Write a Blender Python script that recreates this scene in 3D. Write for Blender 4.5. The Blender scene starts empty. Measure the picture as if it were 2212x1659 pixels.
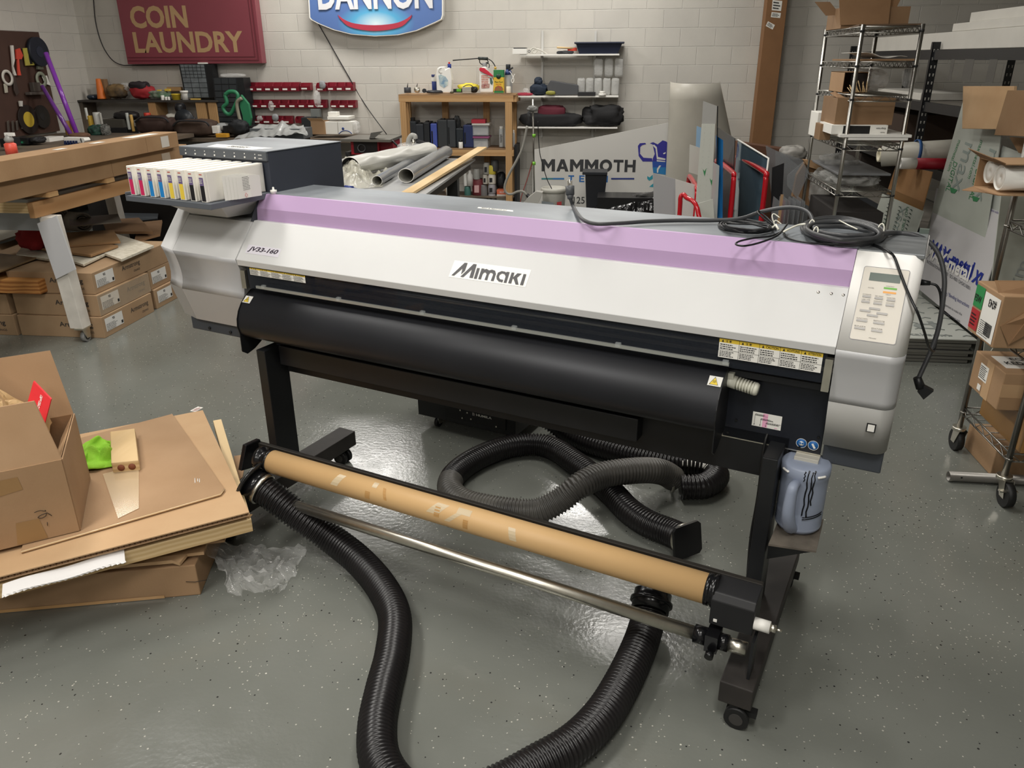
# Workshop with a wide-format printer, take-up roll, ducting hoses, benches and racks.
import bpy, bmesh, math, random
from mathutils import Vector, Matrix, noise as mnoise

SC = bpy.context.scene
COL = SC.collection
# ---------------------------------------------------------------- camera
F_PX, PITCH, ROLL, YAW, EYE = 1680.4, .3957, -.006, .1243, 1.72
_cp, _sp, _cy, _sy = math.cos(PITCH), math.sin(PITCH), math.cos(YAW), math.sin(YAW)
FWD = Vector((-_sy*_cp, _cy*_cp, -_sp))
_r = Vector((_cy, _sy, 0)); _u = _r.cross(FWD)
RIGHT = math.cos(ROLL)*_r + math.sin(ROLL)*_u
UP = -math.sin(ROLL)*_r + math.cos(ROLL)*_u
CAMP = Vector((0, 0, EYE))
cam_data = bpy.data.cameras.new('camera'); cam = bpy.data.objects.new('camera', cam_data); COL.objects.link(cam)
cam_data.sensor_width = 36; cam_data.lens = F_PX/2212*36; cam_data.clip_start = .05; cam_data.clip_end = 60
mw = Matrix((RIGHT, UP, -FWD)).transposed().to_4x4(); mw.translation = CAMP
cam.matrix_world = mw
SC.camera = cam
# ---------------------------------------------------------------- world, lights, exposure
SC.view_settings.view_transform = 'Standard'; SC.view_settings.look = 'None'
SC.view_settings.gamma = 1; SC.view_settings.exposure = 0.0
W = bpy.data.worlds.new('world'); SC.world = W; W.use_nodes = True
W.node_tree.nodes['Background'].inputs[0].default_value = (.55, .58, .62, 1)
W.node_tree.nodes['Background'].inputs[1].default_value = .05
CEIL = 3.75
# fluorescent ceiling fixtures: (x, y, watts)
LAMPS = [(-3.15, 9.3, 60, 1.2, .6), (-.3, 8.7, 58, 1.2, .6), (-5.2, 6.6, 24, .6, 1.2), (-2.9, 6.3, 36, .6, 1.2), (.3, 6.0, 34, .6, 1.2), (-2.8, 3.2, 58, .6, 1.2), (-.1, 3.4, 44, .6, 1.2), (-2.2, .5, 66, .6, 1.2), (.2, .1, 56, .6, 1.2), (-2.2, -2.6, 55, .6, 1.2), (.2, -2.6, 50, .6, 1.2)]
for lx, ly, lw, lsx, lsy in LAMPS:
    ld = bpy.data.lights.new('ceiling_lamp_light', 'AREA'); ld.shape = 'RECTANGLE'; ld.size = lsx-.08; ld.size_y = lsy-.08
    ld.energy = lw; ld.color = (1.0, .975, .93)
    lo = bpy.data.objects.new('ceiling_lamp_light', ld); COL.objects.link(lo); lo.location = (lx, ly, CEIL-.085)

# ---------------------------------------------------------------- image point to place in the room
def ray(x, y): return RIGHT*((x-1106)/F_PX) + UP*((829.5-y)/F_PX) + FWD
def hit(x, y, n, d):
    r = ray(x, y); n = Vector(n); return CAMP + r*((d-n.dot(CAMP))/n.dot(r))
def AX(x, y, v): return hit(x, y, (1, 0, 0), v)
def AY(x, y, v): return hit(x, y, (0, 1, 0), v)
def AZ(x, y, v=0): return hit(x, y, (0, 0, 1), v)
PO = Vector((.661, 2.143, 0)); PA = -.3655
EX = Vector((math.cos(PA), math.sin(PA), 0)); EY = Vector((-math.sin(PA), math.cos(PA), 0))
def loc(p): d = p-PO; return Vector((d.dot(EX), d.dot(EY), p.z))
def pw(x, y, z): return PO+EX*x+EY*y+Vector((0, 0, z))
def LX(x, y, v): return loc(hit(x, y, EX, v+EX.dot(PO)))
def LY(x, y, v): return loc(hit(x, y, EY, v+EY.dot(PO)))
def LZ(x, y, v): return loc(AZ(x, y, v))
def rect(x0, y0, x1, y1, Y):
    "room X0, Z0(bottom), X1, Z1(top) of an upright rectangle at depth Y"
    xm, ym = (x0+x1)/2, (y0+y1)/2
    return AY(x0, ym, Y).x, AY(xm, y1, Y).z, AY(x1, ym, Y).x, AY(xm, y0, Y).z

# ---------------------------------------------------------------- materials
def lin(c):
    if isinstance(c, str): c = tuple(int(c[i:i+2], 16)/255 for i in (0, 2, 4))
    return tuple((v/12.92 if v <= .04045 else ((v+.055)/1.055)**2.4) for v in c)
_M = {}
def mat(name, col, rough=.5, metal=0., var=.0, vs=6., col2=None, bump=0., bs=60., coat=0., trans=0., alpha=1., emit=0., ior=1.45, stretch=None):
    if name in _M: return _M[name]
    m = bpy.data.materials.new(name); m.use_nodes = True; nt = m.node_tree; N = nt.nodes; L = nt.links
    b = N['Principled BSDF']; c = lin(col)
    b.inputs['Roughness'].default_value = rough; b.inputs['Metallic'].default_value = metal
    b.inputs['IOR'].default_value = ior
    b.inputs['Coat Weight'].default_value = coat; b.inputs['Transmission Weight'].default_value = trans
    b.inputs['Alpha'].default_value = alpha
    b.inputs['Base Color'].default_value = (*c, 1)
    if emit: b.inputs['Emission Color'].default_value = (*c, 1); b.inputs['Emission Strength'].default_value = emit
    tc = N.new('ShaderNodeTexCoord'); vec = tc.outputs['Object']
    if stretch:
        mp = N.new('ShaderNodeMapping'); mp.inputs['Scale'].default_value = stretch; L.new(vec, mp.inputs[0]); vec = mp.outputs[0]
    if var or col2:
        no = N.new('ShaderNodeTexNoise'); no.inputs['Scale'].default_value = vs; no.inputs['Detail'].default_value = 5
        L.new(vec, no.inputs['Vector'])
        rp = N.new('ShaderNodeValToRGB'); rp.color_ramp.elements[0].position = .3; rp.color_ramp.elements[1].position = .7
        c2 = lin(col2) if col2 else tuple(v*(1-var) for v in c)
        c1 = c if col2 else tuple(min(1, v*(1+var*.5)) for v in c)
        rp.color_ramp.elements[0].color = (*c2, 1); rp.color_ramp.elements[1].color = (*c1, 1)
        L.new(no.outputs['Fac'], rp.inputs[0]); L.new(rp.outputs[0], b.inputs['Base Color'])
    if bump:
        n2 = N.new('ShaderNodeTexNoise'); n2.inputs['Scale'].default_value = bs; n2.inputs['Detail'].default_value = 3
        L.new(vec, n2.inputs['Vector'])
        bp = N.new('ShaderNodeBump'); bp.inputs['Strength'].default_value = bump; bp.inputs['Distance'].default_value = .01
        L.new(n2.outputs['Fac'], bp.inputs['Height']); L.new(bp.outputs[0], b.inputs['Normal'])
    _M[name] = m; return m

def wall_mat(name, swap, xs):
    m = bpy.data.materials.new(name); m.use_nodes = True; nt = m.node_tree; N = nt.nodes; L = nt.links; b = N['Principled BSDF']
    g = N.new('ShaderNodeNewGeometry'); s = N.new('ShaderNodeSeparateXYZ'); L.new(g.outputs['Position'], s.inputs[0])
    def add(o, v):
        a = N.new('ShaderNodeMath'); a.operation = 'ADD'; L.new(o, a.inputs[0]); a.inputs[1].default_value = v; return a.outputs[0]
    co = N.new('ShaderNodeCombineXYZ'); L.new(add(s.outputs['Y' if swap else 'X'], -xs), co.inputs[0]); L.new(add(s.outputs['Z'], .1894), co.inputs[1])
    br = N.new('ShaderNodeTexBrick'); L.new(co.outputs[0], br.inputs['Vector'])
    br.inputs['Scale'].default_value = 1; br.inputs['Brick Width'].default_value = .4064; br.inputs['Row Height'].default_value = .2032
    br.inputs['Mortar Size'].default_value = .0055; br.inputs['Mortar Smooth'].default_value = .5
    br.inputs['Color1'].default_value = (*lin('d3cfc6'), 1); br.inputs['Color2'].default_value = (*lin('cdc9c1'), 1); br.inputs['Mortar'].default_value = (*lin('dedbd3'), 1)
    no = N.new('ShaderNodeTexNoise'); no.inputs['Scale'].default_value = 2.2; no.inputs['Detail'].default_value = 6; L.new(g.outputs['Position'], no.inputs[0])
    mx = N.new('ShaderNodeMix'); mx.data_type = 'RGBA'; mx.blend_type = 'MULTIPLY'; mx.inputs[0].default_value = .25
    L.new(br.outputs['Color'], mx.inputs[6]); L.new(no.outputs['Fac'], mx.inputs[7]); L.new(mx.outputs[2], b.inputs['Base Color'])
    n2 = N.new('ShaderNodeTexNoise'); n2.inputs['Scale'].default_value = 90; n2.inputs['Detail'].default_value = 4; L.new(g.outputs['Position'], n2.inputs[0])
    h = N.new('ShaderNodeMath'); h.operation = 'MULTIPLY_ADD'; L.new(br.outputs['Fac'], h.inputs[0]); h.inputs[1].default_value = -1.0; L.new(n2.outputs['Fac'], h.inputs[2])
    sc2 = N.new('ShaderNodeMath'); sc2.operation = 'MULTIPLY_ADD'; L.new(n2.outputs['Fac'], sc2.inputs[0]); sc2.inputs[1].default_value = .18
    mul = N.new('ShaderNodeMath'); mul.operation = 'MULTIPLY'; L.new(br.outputs['Fac'], mul.inputs[0]); mul.inputs[1].default_value = -1.0
    L.new(mul.outputs[0], sc2.inputs[2])
    bp = N.new('ShaderNodeBump'); bp.inputs['Strength'].default_value = .9; bp.inputs['Distance'].default_value = .007
    L.new(sc2.outputs[0], bp.inputs['Height']); L.new(bp.outputs[0], b.inputs['Normal']); b.inputs['Roughness'].default_value = .55
    return m

def floor_mat():
    m = bpy.data.materials.new('epoxy_floor'); m.use_nodes = True; nt = m.node_tree; N = nt.nodes; L = nt.links; b = N['Principled BSDF']
    g = N.new('ShaderNodeNewGeometry'); P = g.outputs['Position']
    def nz(sc, det=4):
        n = N.new('ShaderNodeTexNoise'); n.inputs['Scale'].default_value = sc; n.inputs['Detail'].default_value = det; L.new(P, n.inputs[0]); return n.outputs['Fac']
    def ramp(o, p0, p1, c0, c1):
        r = N.new('ShaderNodeValToRGB'); r.color_ramp.elements[0].position = p0; r.color_ramp.elements[1].position = p1
        r.color_ramp.elements[0].color = c0; r.color_ramp.elements[1].color = c1; L.new(o, r.inputs[0]); return r.outputs[0]
    base = ramp(nz(1.3), .3, .7, (*lin('676963'), 1), (*lin('757771'), 1))
    def math2(op, a, bb):
        n = N.new('ShaderNodeMath'); n.operation = op
        for i, v in enumerate((a, bb)):
            if isinstance(v, (int, float)): n.inputs[i].default_value = v
            else: L.new(v, n.inputs[i])
        return n.outputs[0]
    def flakes(scale, thr, keep, seed, lo, hi):
        mp = N.new('ShaderNodeMapping'); mp.inputs['Location'].default_value = (seed, seed*2, 0); mp.inputs['Scale'].default_value = (1, 1, 0); L.new(P, mp.inputs[0])
        v = N.new('ShaderNodeTexVoronoi'); v.inputs['Scale'].default_value = scale; L.new(mp.outputs[0], v.inputs[0])
        s = N.new('ShaderNodeSeparateColor'); L.new(v.outputs['Color'], s.inputs[0])
        size = math2('MULTIPLY', s.outputs[1], thr)
        near = math2('LESS_THAN', v.outputs['Distance'], size)
        dens = N.new('ShaderNodeMapRange'); L.new(nz(1.1, 3), dens.inputs[0]); dens.inputs[1].default_value = .35; dens.inputs[2].default_value = .65; dens.inputs[3].default_value = lo; dens.inputs[4].default_value = hi
        k = math2('LESS_THAN', s.outputs[0], math2('MULTIPLY', dens.outputs[0], keep))
        return math2('MULTIPLY', near, k)
    def mix(f, a, c):
        x = N.new('ShaderNodeMix'); x.data_type = 'RGBA'; L.new(f, x.inputs[0]); L.new(a, x.inputs[6]); x.inputs[7].default_value = (*lin(c), 1); return x.outputs[2]
    c = mix(flakes(125, .36, .14, 3.1, .05, 1.5), base, 'aeaca2')
    c = mix(flakes(95, .34, .07, 9.7, .2, 1.4), c, '2a2b2a')
    c = mix(flakes(65, .20, .06, 5.3, .05, 1.3), c, 'c6c4ba')
    L.new(c, b.inputs['Base Color'])
    L.new(ramp(nz(7), .3, .7, (.13, .13, .13, 1), (.24, .24, .24, 1)), b.inputs['Roughness'])
    bp = N.new('ShaderNodeBump'); bp.inputs['Strength'].default_value = .2; bp.inputs['Distance'].default_value = .003
    L.new(nz(60, 2), bp.inputs['Height']); L.new(bp.outputs[0], b.inputs['Normal'])
    return m

def card_mat(name, c1, c2, rough=.8):
    return mat(name, c1, rough, col2=c2, vs=3.5, bump=.06, bs=140)
def wood_mat(name, c1, c2, scale=(1, 1, 1), dist=3.0, ws=6., bands='Z'):
    if name in _M: return _M[name]
    m = bpy.data.materials.new(name); m.use_nodes = True; nt = m.node_tree; N = nt.nodes; L = nt.links; b = N['Principled BSDF']
    tc = N.new('ShaderNodeTexCoord'); mp = N.new('ShaderNodeMapping'); mp.inputs['Scale'].default_value = scale; L.new(tc.outputs['Object'], mp.inputs[0])
    w = N.new('ShaderNodeTexWave'); w.inputs['Scale'].default_value = ws; w.inputs['Distortion'].default_value = dist; w.inputs['Detail'].default_value = 3; w.inputs['Detail Scale'].default_value = .6
    w.bands_direction = bands
    L.new(mp.outputs[0], w.inputs[0])
    r = N.new('ShaderNodeValToRGB'); r.color_ramp.elements[0].color = (*lin(c2), 1); r.color_ramp.elements[1].color = (*lin(c1), 1); L.new(w.outputs['Fac'], r.inputs[0])
    L.new(r.outputs[0], b.inputs['Base Color']); b.inputs['Roughness'].default_value = .65
    _M[name] = m; return m

# ---------------------------------------------------------------- mesh builder
class MB:
    def __init__(s): s.v = []; s.f = []; s.mi = []; s.k = 0; s.sm = []; s.smooth = False
    def add(s, vs, fs):
        o = len(s.v); s.v += [Vector(p) for p in vs]
        for f in fs: s.f.append([o+i for i in f]); s.mi.append(s.k); s.sm.append(s.smooth)
        return s
    def box(s, x0, y0, z0, x1, y1, z1):
        x0, x1 = sorted((x0, x1)); y0, y1 = sorted((y0, y1)); z0, z1 = sorted((z0, z1))
        return s.add([(x0, y0, z0), (x1, y0, z0), (x1, y1, z0), (x0, y1, z0), (x0, y0, z1), (x1, y0, z1), (x1, y1, z1), (x0, y1, z1)],
              [(0, 3, 2, 1), (4, 5, 6, 7), (0, 1, 5, 4), (1, 2, 6, 5), (2, 3, 7, 6), (3, 0, 4, 7)])
    def hexa(s, b, t):   # 4 bottom pts, 4 top pts, same winding (ccw from above)
        return s.add(list(b)+list(t), [(0, 3, 2, 1), (4, 5, 6, 7), (0, 1, 5, 4), (1, 2, 6, 5), (2, 3, 7, 6), (3, 0, 4, 7)])
    def slab(s, pts, n, t):   # polygon plate: points and thickness along vector n
        n = Vector(n).normalized()*t; k = len(pts); P = [Vector(p) for p in pts]
        return s.add(P+[p+n for p in P], [tuple(range(k))[::-1], tuple(range(k, 2*k))]+[(i, (i+1) % k, k+(i+1) % k, k+i) for i in range(k)])
    def prism(s, prof, x0, x1):   # profile of (y, z), extruded along x
        k = len(prof)
        return s.add([(x0, y, z) for y, z in prof]+[(x1, y, z) for y, z in prof],
              [tuple(range(k)), tuple(range(k, 2*k))[::-1]]+[(i, k+i, k+(i+1) % k, (i+1) % k) for i in range(k)])
    def cyl(s, a, b, r0, r1=None, n=16, cap=True):
        r1 = r0 if r1 is None else r1; a = Vector(a); b = Vector(b); d = (b-a).normalized()
        u = d.orthogonal().normalized(); w = d.cross(u); vs = []
        for p, r in ((a, r0), (b, r1)):
            vs += [p+u*r*math.cos(2*math.pi*i/n)+w*r*math.sin(2*math.pi*i/n) for i in range(n)]
        sm = s.smooth; s.smooth = n > 6
        s.add(vs, [(i, (i+1) % n, n+(i+1) % n, n+i) for i in range(n)]); s.smooth = False
        if cap:
            o = len(s.v)-2*n
            s.f.append([o+i for i in range(n)][::-1]); s.mi.append(s.k); s.sm.append(False)
            s.f.append([o+n+i for i in range(n)]); s.mi.append(s.k); s.sm.append(False)
        s.smooth = sm; return s
    def ring(s, a, b, ro, ri, n=24):   # open tube with wall thickness
        a = Vector(a); b = Vector(b); d = (b-a).normalized(); u = d.orthogonal().normalized(); w = d.cross(u); vs = []
        for p, r in ((a, ro), (b, ro), (b, ri), (a, ri)):
            vs += [p+u*r*math.cos(2*math.pi*i/n)+w*r*math.sin(2*math.pi*i/n) for i in range(n)]
        sm = s.smooth; s.smooth = True
        s.add(vs, [(j*n+i, j*n+(i+1) % n, ((j+1) % 4)*n+(i+1) % n, ((j+1) % 4)*n+i) for j in range(4) for i in range(n)]); s.smooth = sm; return s
    def lathe(s, prof, o, n=20, axis=(0, 0, 1), sx=1., sy=1.):   # prof (r, h)
        o = Vector(o); d = Vector(axis).normalized()
        u = Vector((1, 0, 0)) if abs(d.z) > .9 else d.orthogonal().normalized(); w = d.cross(u); vs = []
        for r, h in prof: vs += [o+d*h+u*r*sx*math.cos(2*math.pi*i/n)+w*r*sy*math.sin(2*math.pi*i/n) for i in range(n)]
        k = len(prof); sm = s.smooth; s.smooth = True
        s.add(vs, [(j*n+i, j*n+(i+1) % n, (j+1)*n+(i+1) % n, (j+1)*n+i) for j in range(k-1) for i in range(n)]+[tuple(range(n))[::-1], tuple(range((k-1)*n, k*n))])
        s.smooth = sm; return s
    def tube(s, pts, r, n=8, closed=False, rf=None):
        pts = [Vector(p) for p in pts]; k = len(pts); vs = []; u = None
        for i, p in enumerate(pts):
            a = pts[i-1] if i > 0 else (pts[-1] if closed else p); b = pts[(i+1) % k] if (i < k-1 or closed) else p
            d = (b-a).normalized()
            if u is None: u = d.orthogonal().normalized()
            u = (u-d*u.dot(d)); u = u.normalized() if u.length > 1e-6 else d.orthogonal().normalized()
            w = d.cross(u); rr = rf(i) if rf else r
            vs += [p+u*rr*math.cos(2*math.pi*j/n)+w*rr*math.sin(2*math.pi*j/n) for j in range(n)]
        fs = [(i*n+j, i*n+(j+1) % n, ((i+1) % k)*n+(j+1) % n, ((i+1) % k)*n+j) for i in range(k if closed else k-1) for j in range(n)]
        if not closed: fs += [tuple(range(n))[::-1], tuple(range((k-1)*n, k*n))]
        sm = s.smooth; s.smooth = True; s.add(vs, fs); s.smooth = sm; return s
    def grid(s, fn, nu, nv):
        vs = [fn(i/nu, j/nv) for j in range(nv+1) for i in range(nu+1)]
        return s.add(vs, [(j*(nu+1)+i, j*(nu+1)+i+1, (j+1)*(nu+1)+i+1, (j+1)*(nu+1)+i) for j in range(nv) for i in range(nu)])
    def build(s, name, m, parent=None, label=None, cat=None, group=None, kind=None, bevel=0, seg=2, solid=0, local=False):
        me = bpy.data.meshes.new(name); v = s.v; base = Vector((0, 0, 0))
        if parent is None and kind != 'structure':
            xs = [p.x for p in v]; ys = [p.y for p in v]; zs = [p.z for p in v]
            base = Vector(((min(xs)+max(xs))/2, (min(ys)+max(ys))/2, min(zs)))
        me.from_pydata([p-base for p in v], [], s.f)
        for mm in (m if isinstance(m, (list, tuple)) else [m]): me.materials.append(mm)
        me.polygons.foreach_set('material_index', s.mi); me.polygons.foreach_set('use_smooth', s.sm)
        bm = bmesh.new(); bm.from_mesh(me); bmesh.ops.recalc_face_normals(bm, faces=bm.faces); bm.to_mesh(me); bm.free()
        me.update(); o = bpy.data.objects.new(name, me); COL.objects.link(o); o.location = base
        if bevel:
            md = o.modifiers.new('bevel', 'BEVEL'); md.width = bevel; md.segments = seg; md.limit_method = 'ANGLE'; md.angle_limit = .6; md.harden_normals = False
        if solid: md = o.modifiers.new('solid', 'SOLIDIFY'); md.thickness = solid; md.offset = 0
        return put(o, parent, label, cat, group, kind, local)

_MW = {}
def put(o, parent=None, label=None, cat=None, group=None, kind=None, local=False):
    if parent is not None:
        o.parent = parent
        if not local: o.matrix_parent_inverse = _MW[parent.name].inverted() if parent.name in _MW else Matrix.Identity(4)
        _MW[o.name] = _MW.get(parent.name, Matrix.Identity(4)) if local else Matrix.Identity(4)
    else: _MW[o.name] = Matrix.Translation(o.location) @ o.rotation_euler.to_matrix().to_4x4()
    if label: o['label'] = label
    if cat: o['category'] = cat
    if group: o['group'] = group
    if kind: o['kind'] = kind
    return o
def thing(name, label, cat, at=(0, 0, 0), rz=0, group=None):
    o = bpy.data.objects.new(name, None); COL.objects.link(o); o.location = at; o.rotation_euler = (0, 0, rz); o.empty_display_size = .1
    return put(o, None, label, cat, group)
def dup(root, loc_=None, rz=None, label=None, group=None):
    r = root.copy(); COL.objects.link(r)
    if loc_ is not None: r.location = loc_
    if rz is not None: r.rotation_euler = (0, 0, rz)
    if label: r['label'] = label
    if group: r['group'] = group
    for ch in list(root.children):
        c = ch.copy(); COL.objects.link(c); c.parent = r; c.matrix_parent_inverse = ch.matrix_parent_inverse
        for g in ch.children: d = g.copy(); COL.objects.link(d); d.parent = c; d.matrix_parent_inverse = g.matrix_parent_inverse
    return r

def bez(pts, n=8, closed=False):   # Catmull-Rom
    P = [Vector(p) for p in pts]; out = []; k = len(P)
    for i in range(k if closed else k-1):
        a = P[(i-1) % k] if (closed or i > 0) else P[0]*2-P[1]; b = P[i]; c = P[(i+1) % k]; d = P[(i+2) % k] if (closed or i < k-2) else P[-1]*2-P[-2]
        for j in range(n):
            t = j/n; out.append(.5*((2*b)+(c-a)*t+(2*a-5*b+4*c-d)*t*t+(3*b-3*c+d-a)*t**3))
    if not closed: out.append(P[-1])
    return out
def resample(pts, step):
    out = [pts[0].copy()]; acc = 0
    for a, b in zip(pts, pts[1:]):
        L = (b-a).length
        if L < 1e-9: continue
        t = step-acc
        while t <= L: out.append(a.lerp(b, t/L)); t += step
        acc = L-(t-step)
    return out

# ---------------------------------------------------------------- lettering
def _txt_mesh(s, bold=0., shear=0., ext=.5):
    cu = bpy.data.curves.new('t', 'FONT'); cu.body = s; cu.size = 1; cu.offset = bold; cu.shear = shear; cu.extrude = 0; cu.resolution_u = 3
    o = bpy.data.objects.new('t', cu); COL.objects.link(o); bpy.context.view_layer.update()
    me = bpy.data.meshes.new_from_object(o.evaluated_get(bpy.context.evaluated_depsgraph_get()))
    vs = [v.co.copy() for v in me.vertices]; fs = [tuple(p.vertices) for p in me.polygons]
    bpy.data.objects.remove(o); bpy.data.curves.remove(cu); bpy.data.meshes.remove(me)
    return vs, fs
def text_into(mb, s, o, xd, yd, w, h, bold=0., shear=0., lift=.0012, thick=0.):
    "fit text into the parallelogram at o spanned by unit xd*w, yd*h"
    vs, fs = _txt_mesh(s, bold, shear)
    if not vs: return
    x0 = min(v.x for v in vs); x1 = max(v.x for v in vs); y0 = min(v.y for v in vs); y1 = max(v.y for v in vs)
    o = Vector(o); xd = Vector(xd).normalized(); yd = Vector(yd).normalized(); n = xd.cross(yd).normalized()
    P = [o+xd*((v.x-x0)/(x1-x0)*w)+yd*((v.y-y0)/(y1-y0)*h)+n*lift for v in vs]
    k = len(P)
    if thick: mb.add(P+[p+n*thick for p in P], [tuple(reversed(f)) for f in fs]+[tuple(i+k for i in f) for f in fs])
    else: mb.add(P, fs)
def fine_print(mb, o, xd, yd, w, h, rows, lift=.0012, fill=.45, seed=1):
    "rows of small printed words seen too small to read"
    rnd = random.Random(seed); o = Vector(o); xd = Vector(xd).normalized(); yd = Vector(yd).normalized(); n = xd.cross(yd)*lift
    rh = h/rows
    for r in range(rows):
        x = 0; end = w*rnd.uniform(.7, 1)
        while x < end-.02*w:
            ww = min(rnd.uniform(.05, .16)*w, end-x); a = o+xd*x+yd*(h-(r+1)*rh+rh*(1-fill)/2)+n
            mb.add([a, a+xd*ww, a+xd*ww+yd*rh*fill, a+yd*rh*fill], [(0, 1, 2, 3)]); x += ww+.03*w
def decal(mb, o, xd, yd, w, h, lift=.0006):
    o = Vector(o); xd = Vector(xd).normalized(); yd = Vector(yd).normalized(); n = xd.cross(yd)*lift
    mb.add([o+n, o+n+xd*w, o+n+xd*w+yd*h, o+n+yd*h], [(0, 1, 2, 3)])
X_, Y_, Z_ = Vector((1, 0, 0)), Vector((0, 1, 0)), Vector((0, 0, 1))

# ---------------------------------------------------------------- shared materials
black = mat('black_powdercoat', '1a1b1d', .42, var=.2, vs=9)
black_gloss = mat('black_gloss_plastic', '121214', .22, var=.1)
darkgrey = mat('dark_grey_metal', '3c4046', .5, var=.12, vs=5)
card = card_mat('cardboard', 'ab8b6a', '9d7d5c')
card_dark = card_mat('cardboard_inside', '967555', '826345')
card_light = card_mat('cardboard_light', 'c3a27c', 'b7946e')
kraft = mat('kraft_paper', 'c9a679', .75, var=.1, vs=8)
tape = mat('brown_packing_tape', '9d7b52', .3, var=.1)
white_plastic = mat('white_plastic', 'e9e7e1', .4, var=.03)
white_paper = mat('white_paper', 'e8e6df', .7, var=.03)
chrome = mat('chrome_wire', '9f9d97', .3, 1.0)
steel = mat('brushed_steel', 'd9d5c9', .33, 1.0, var=.08, vs=30, stretch=(1, 1, 1))
ink_black = mat('printed_black', '1b1b1d', .6)
pine = wood_mat('pine_wood', 'ddc193', 'cbab79', (6, 1, 6), 2.2, 3)
lumber = wood_mat('framing_lumber', 'bd9768', 'ad8557', (1, 6, 1.2), 2.5, 4)
lumber_v = wood_mat('framing_lumber_upright', 'bd9768', 'ad8557', (1.5, 1.5, .12), 2.0, 9, 'X')
rubber = mat('black_rubber', '161616', .55, bump=.1, bs=90)
red_paint = mat('red_painted_steel', 'b3121f', .25, coat=.4)
clear = mat('clear_acrylic', 'e8eeee', .04, trans=.0, alpha=.16, ior=1.45)
film = mat('clear_plastic_film', 'f4f4f2', .12, alpha=.28, bump=.2, bs=40)
bubble = mat('bubble_wrap', 'cfcfcb', .12, alpha=.42, bump=1.0, bs=230)
# ---------------------------------------------------------------- room
XL, XR, YB, YF = -6.85, 5.6, 10.2, -5.0
def struct(name, mb, m): return mb.build(name, m, kind='structure')
struct('floor', MB().box(XL-.2, YF-.2, -.12, XR+.2, YB+.2, 0), floor_mat())
struct('wall_back', MB().box(XL-.2, YB, 0, XR+.2, YB+.2, CEIL), wall_mat('painted_block_back', False, -4.33))
struct('wall_left', MB().box(XL-.2, YF, 0, XL, YB, CEIL), wall_mat('painted_block_left', True, .1))
struct('wall_right', MB().box(XR, YF, 0, XR+.2, YB, CEIL), wall_mat('painted_block_right', True, 0))
struct('wall_front', MB().box(XL-.2, YF-.2, 0, XR+.2, YF, CEIL), wall_mat('painted_block_front', False, 0))
struct('ceiling', MB().box(XL-.2, YF-.2, CEIL, XR+.2, YB+.2, CEIL+.1), mat('ceiling_tile', 'b9b6ae', .9, var=.05))
lamp_housing = mat('lamp_housing', 'dddbd5', .5); tube_glass = mat('lamp_diffuser', 'fff3df', .5, emit=2.2)
lamp_root = None
for i, (lx, ly, lw, sx, sy) in enumerate(LAMPS):
    t = thing('ceiling_light', 'white ceiling light fixture with a lit diffuser', 'ceiling light', (lx, ly, CEIL), group='ceiling light fixtures')
    MB().box(lx-sx/2, ly-sy/2, CEIL-.07, lx+sx/2, ly+sy/2, CEIL).build('housing', lamp_housing, t)
    MB().box(lx-sx/2+.04, ly-sy/2+.04, CEIL-.078, lx+sx/2-.04, ly+sy/2-.04, CEIL-.0705).build('diffuser', tube_glass, t)
# ---------------------------------------------------------------- the printer
pr = thing('large_format_printer', 'silver and purple wide format printer on black stand with control panel', 'printer', PO, PA)
silver = mat('silver_paint', 'd0d0cf', .42, metal=.0, var=.03, vs=4)
silver_dk = mat('silver_grey_plastic', 'b9b9ba', .42, metal=.1, var=.03)
bezm = mat('white_silver_bezel', 'f3f1ed', .5)
purple = mat('purple_panel_paint', 'b99cc2', .45, var=.03, vs=4)
dkblue = mat('inner_dark_panel', '262a33', .4, var=.1)
grey_top = mat('dusty_grey_top', '7d8287', .45, var=.3, vs=3, stretch=(1, 2, 1))
box_side = mat('charcoal_box_paint', '3b3f49', .5, var=.05)
def P(mb, name, m, parent=pr, label=None, **k): return mb.build(name, m, parent, label, local=True, **k)
LW, LE = -2.134, -2.587
upper = [(-.03, 1.195), (-.072, 1.157), (-.172, 1.027)]
lower = [(-.172, 1.027), (-.163, 1.005), (-.154, .975), (-.148, .945), (-.146, .915), (-.150, .89), (-.160, .867)]
bottom = [(-.160, .867), (-.112, .725)]
def shell(mb, prof, x0, x1, back=.3, yo0=0., yo1=0., smooth=False):
    k = len(prof); vs = [(x0, y+yo0, z) for y, z in prof]+[(x1, y+yo1, z) for y, z in prof]+[(x0, back, z) for y, z in prof]+[(x1, back, z) for y, z in prof]
    mb.smooth = smooth; mb.add(vs, [(i, i+1, k+i+1, k+i) for i in range(k-1)]); mb.smooth = False
    n = len(mb.v)-4*k
    for i in range(k-1):
        mb.f += [[n+i, n+2*k+i, n+2*k+i+1, n+i+1], [n+k+i, n+k+i+1, n+3*k+i+1, n+3*k+i]]; mb.mi += [mb.k]*2; mb.sm += [False]*2
    mb.f += [[n, n+k, n+3*k, n+2*k], [n+k-1, n+3*k-1, n+4*k-1, n+2*k-1], [n+2*k, n+3*k, n+4*k-1, n+3*k-1]]; mb.mi += [mb.k]*3; mb.sm += [False]*3
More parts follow.
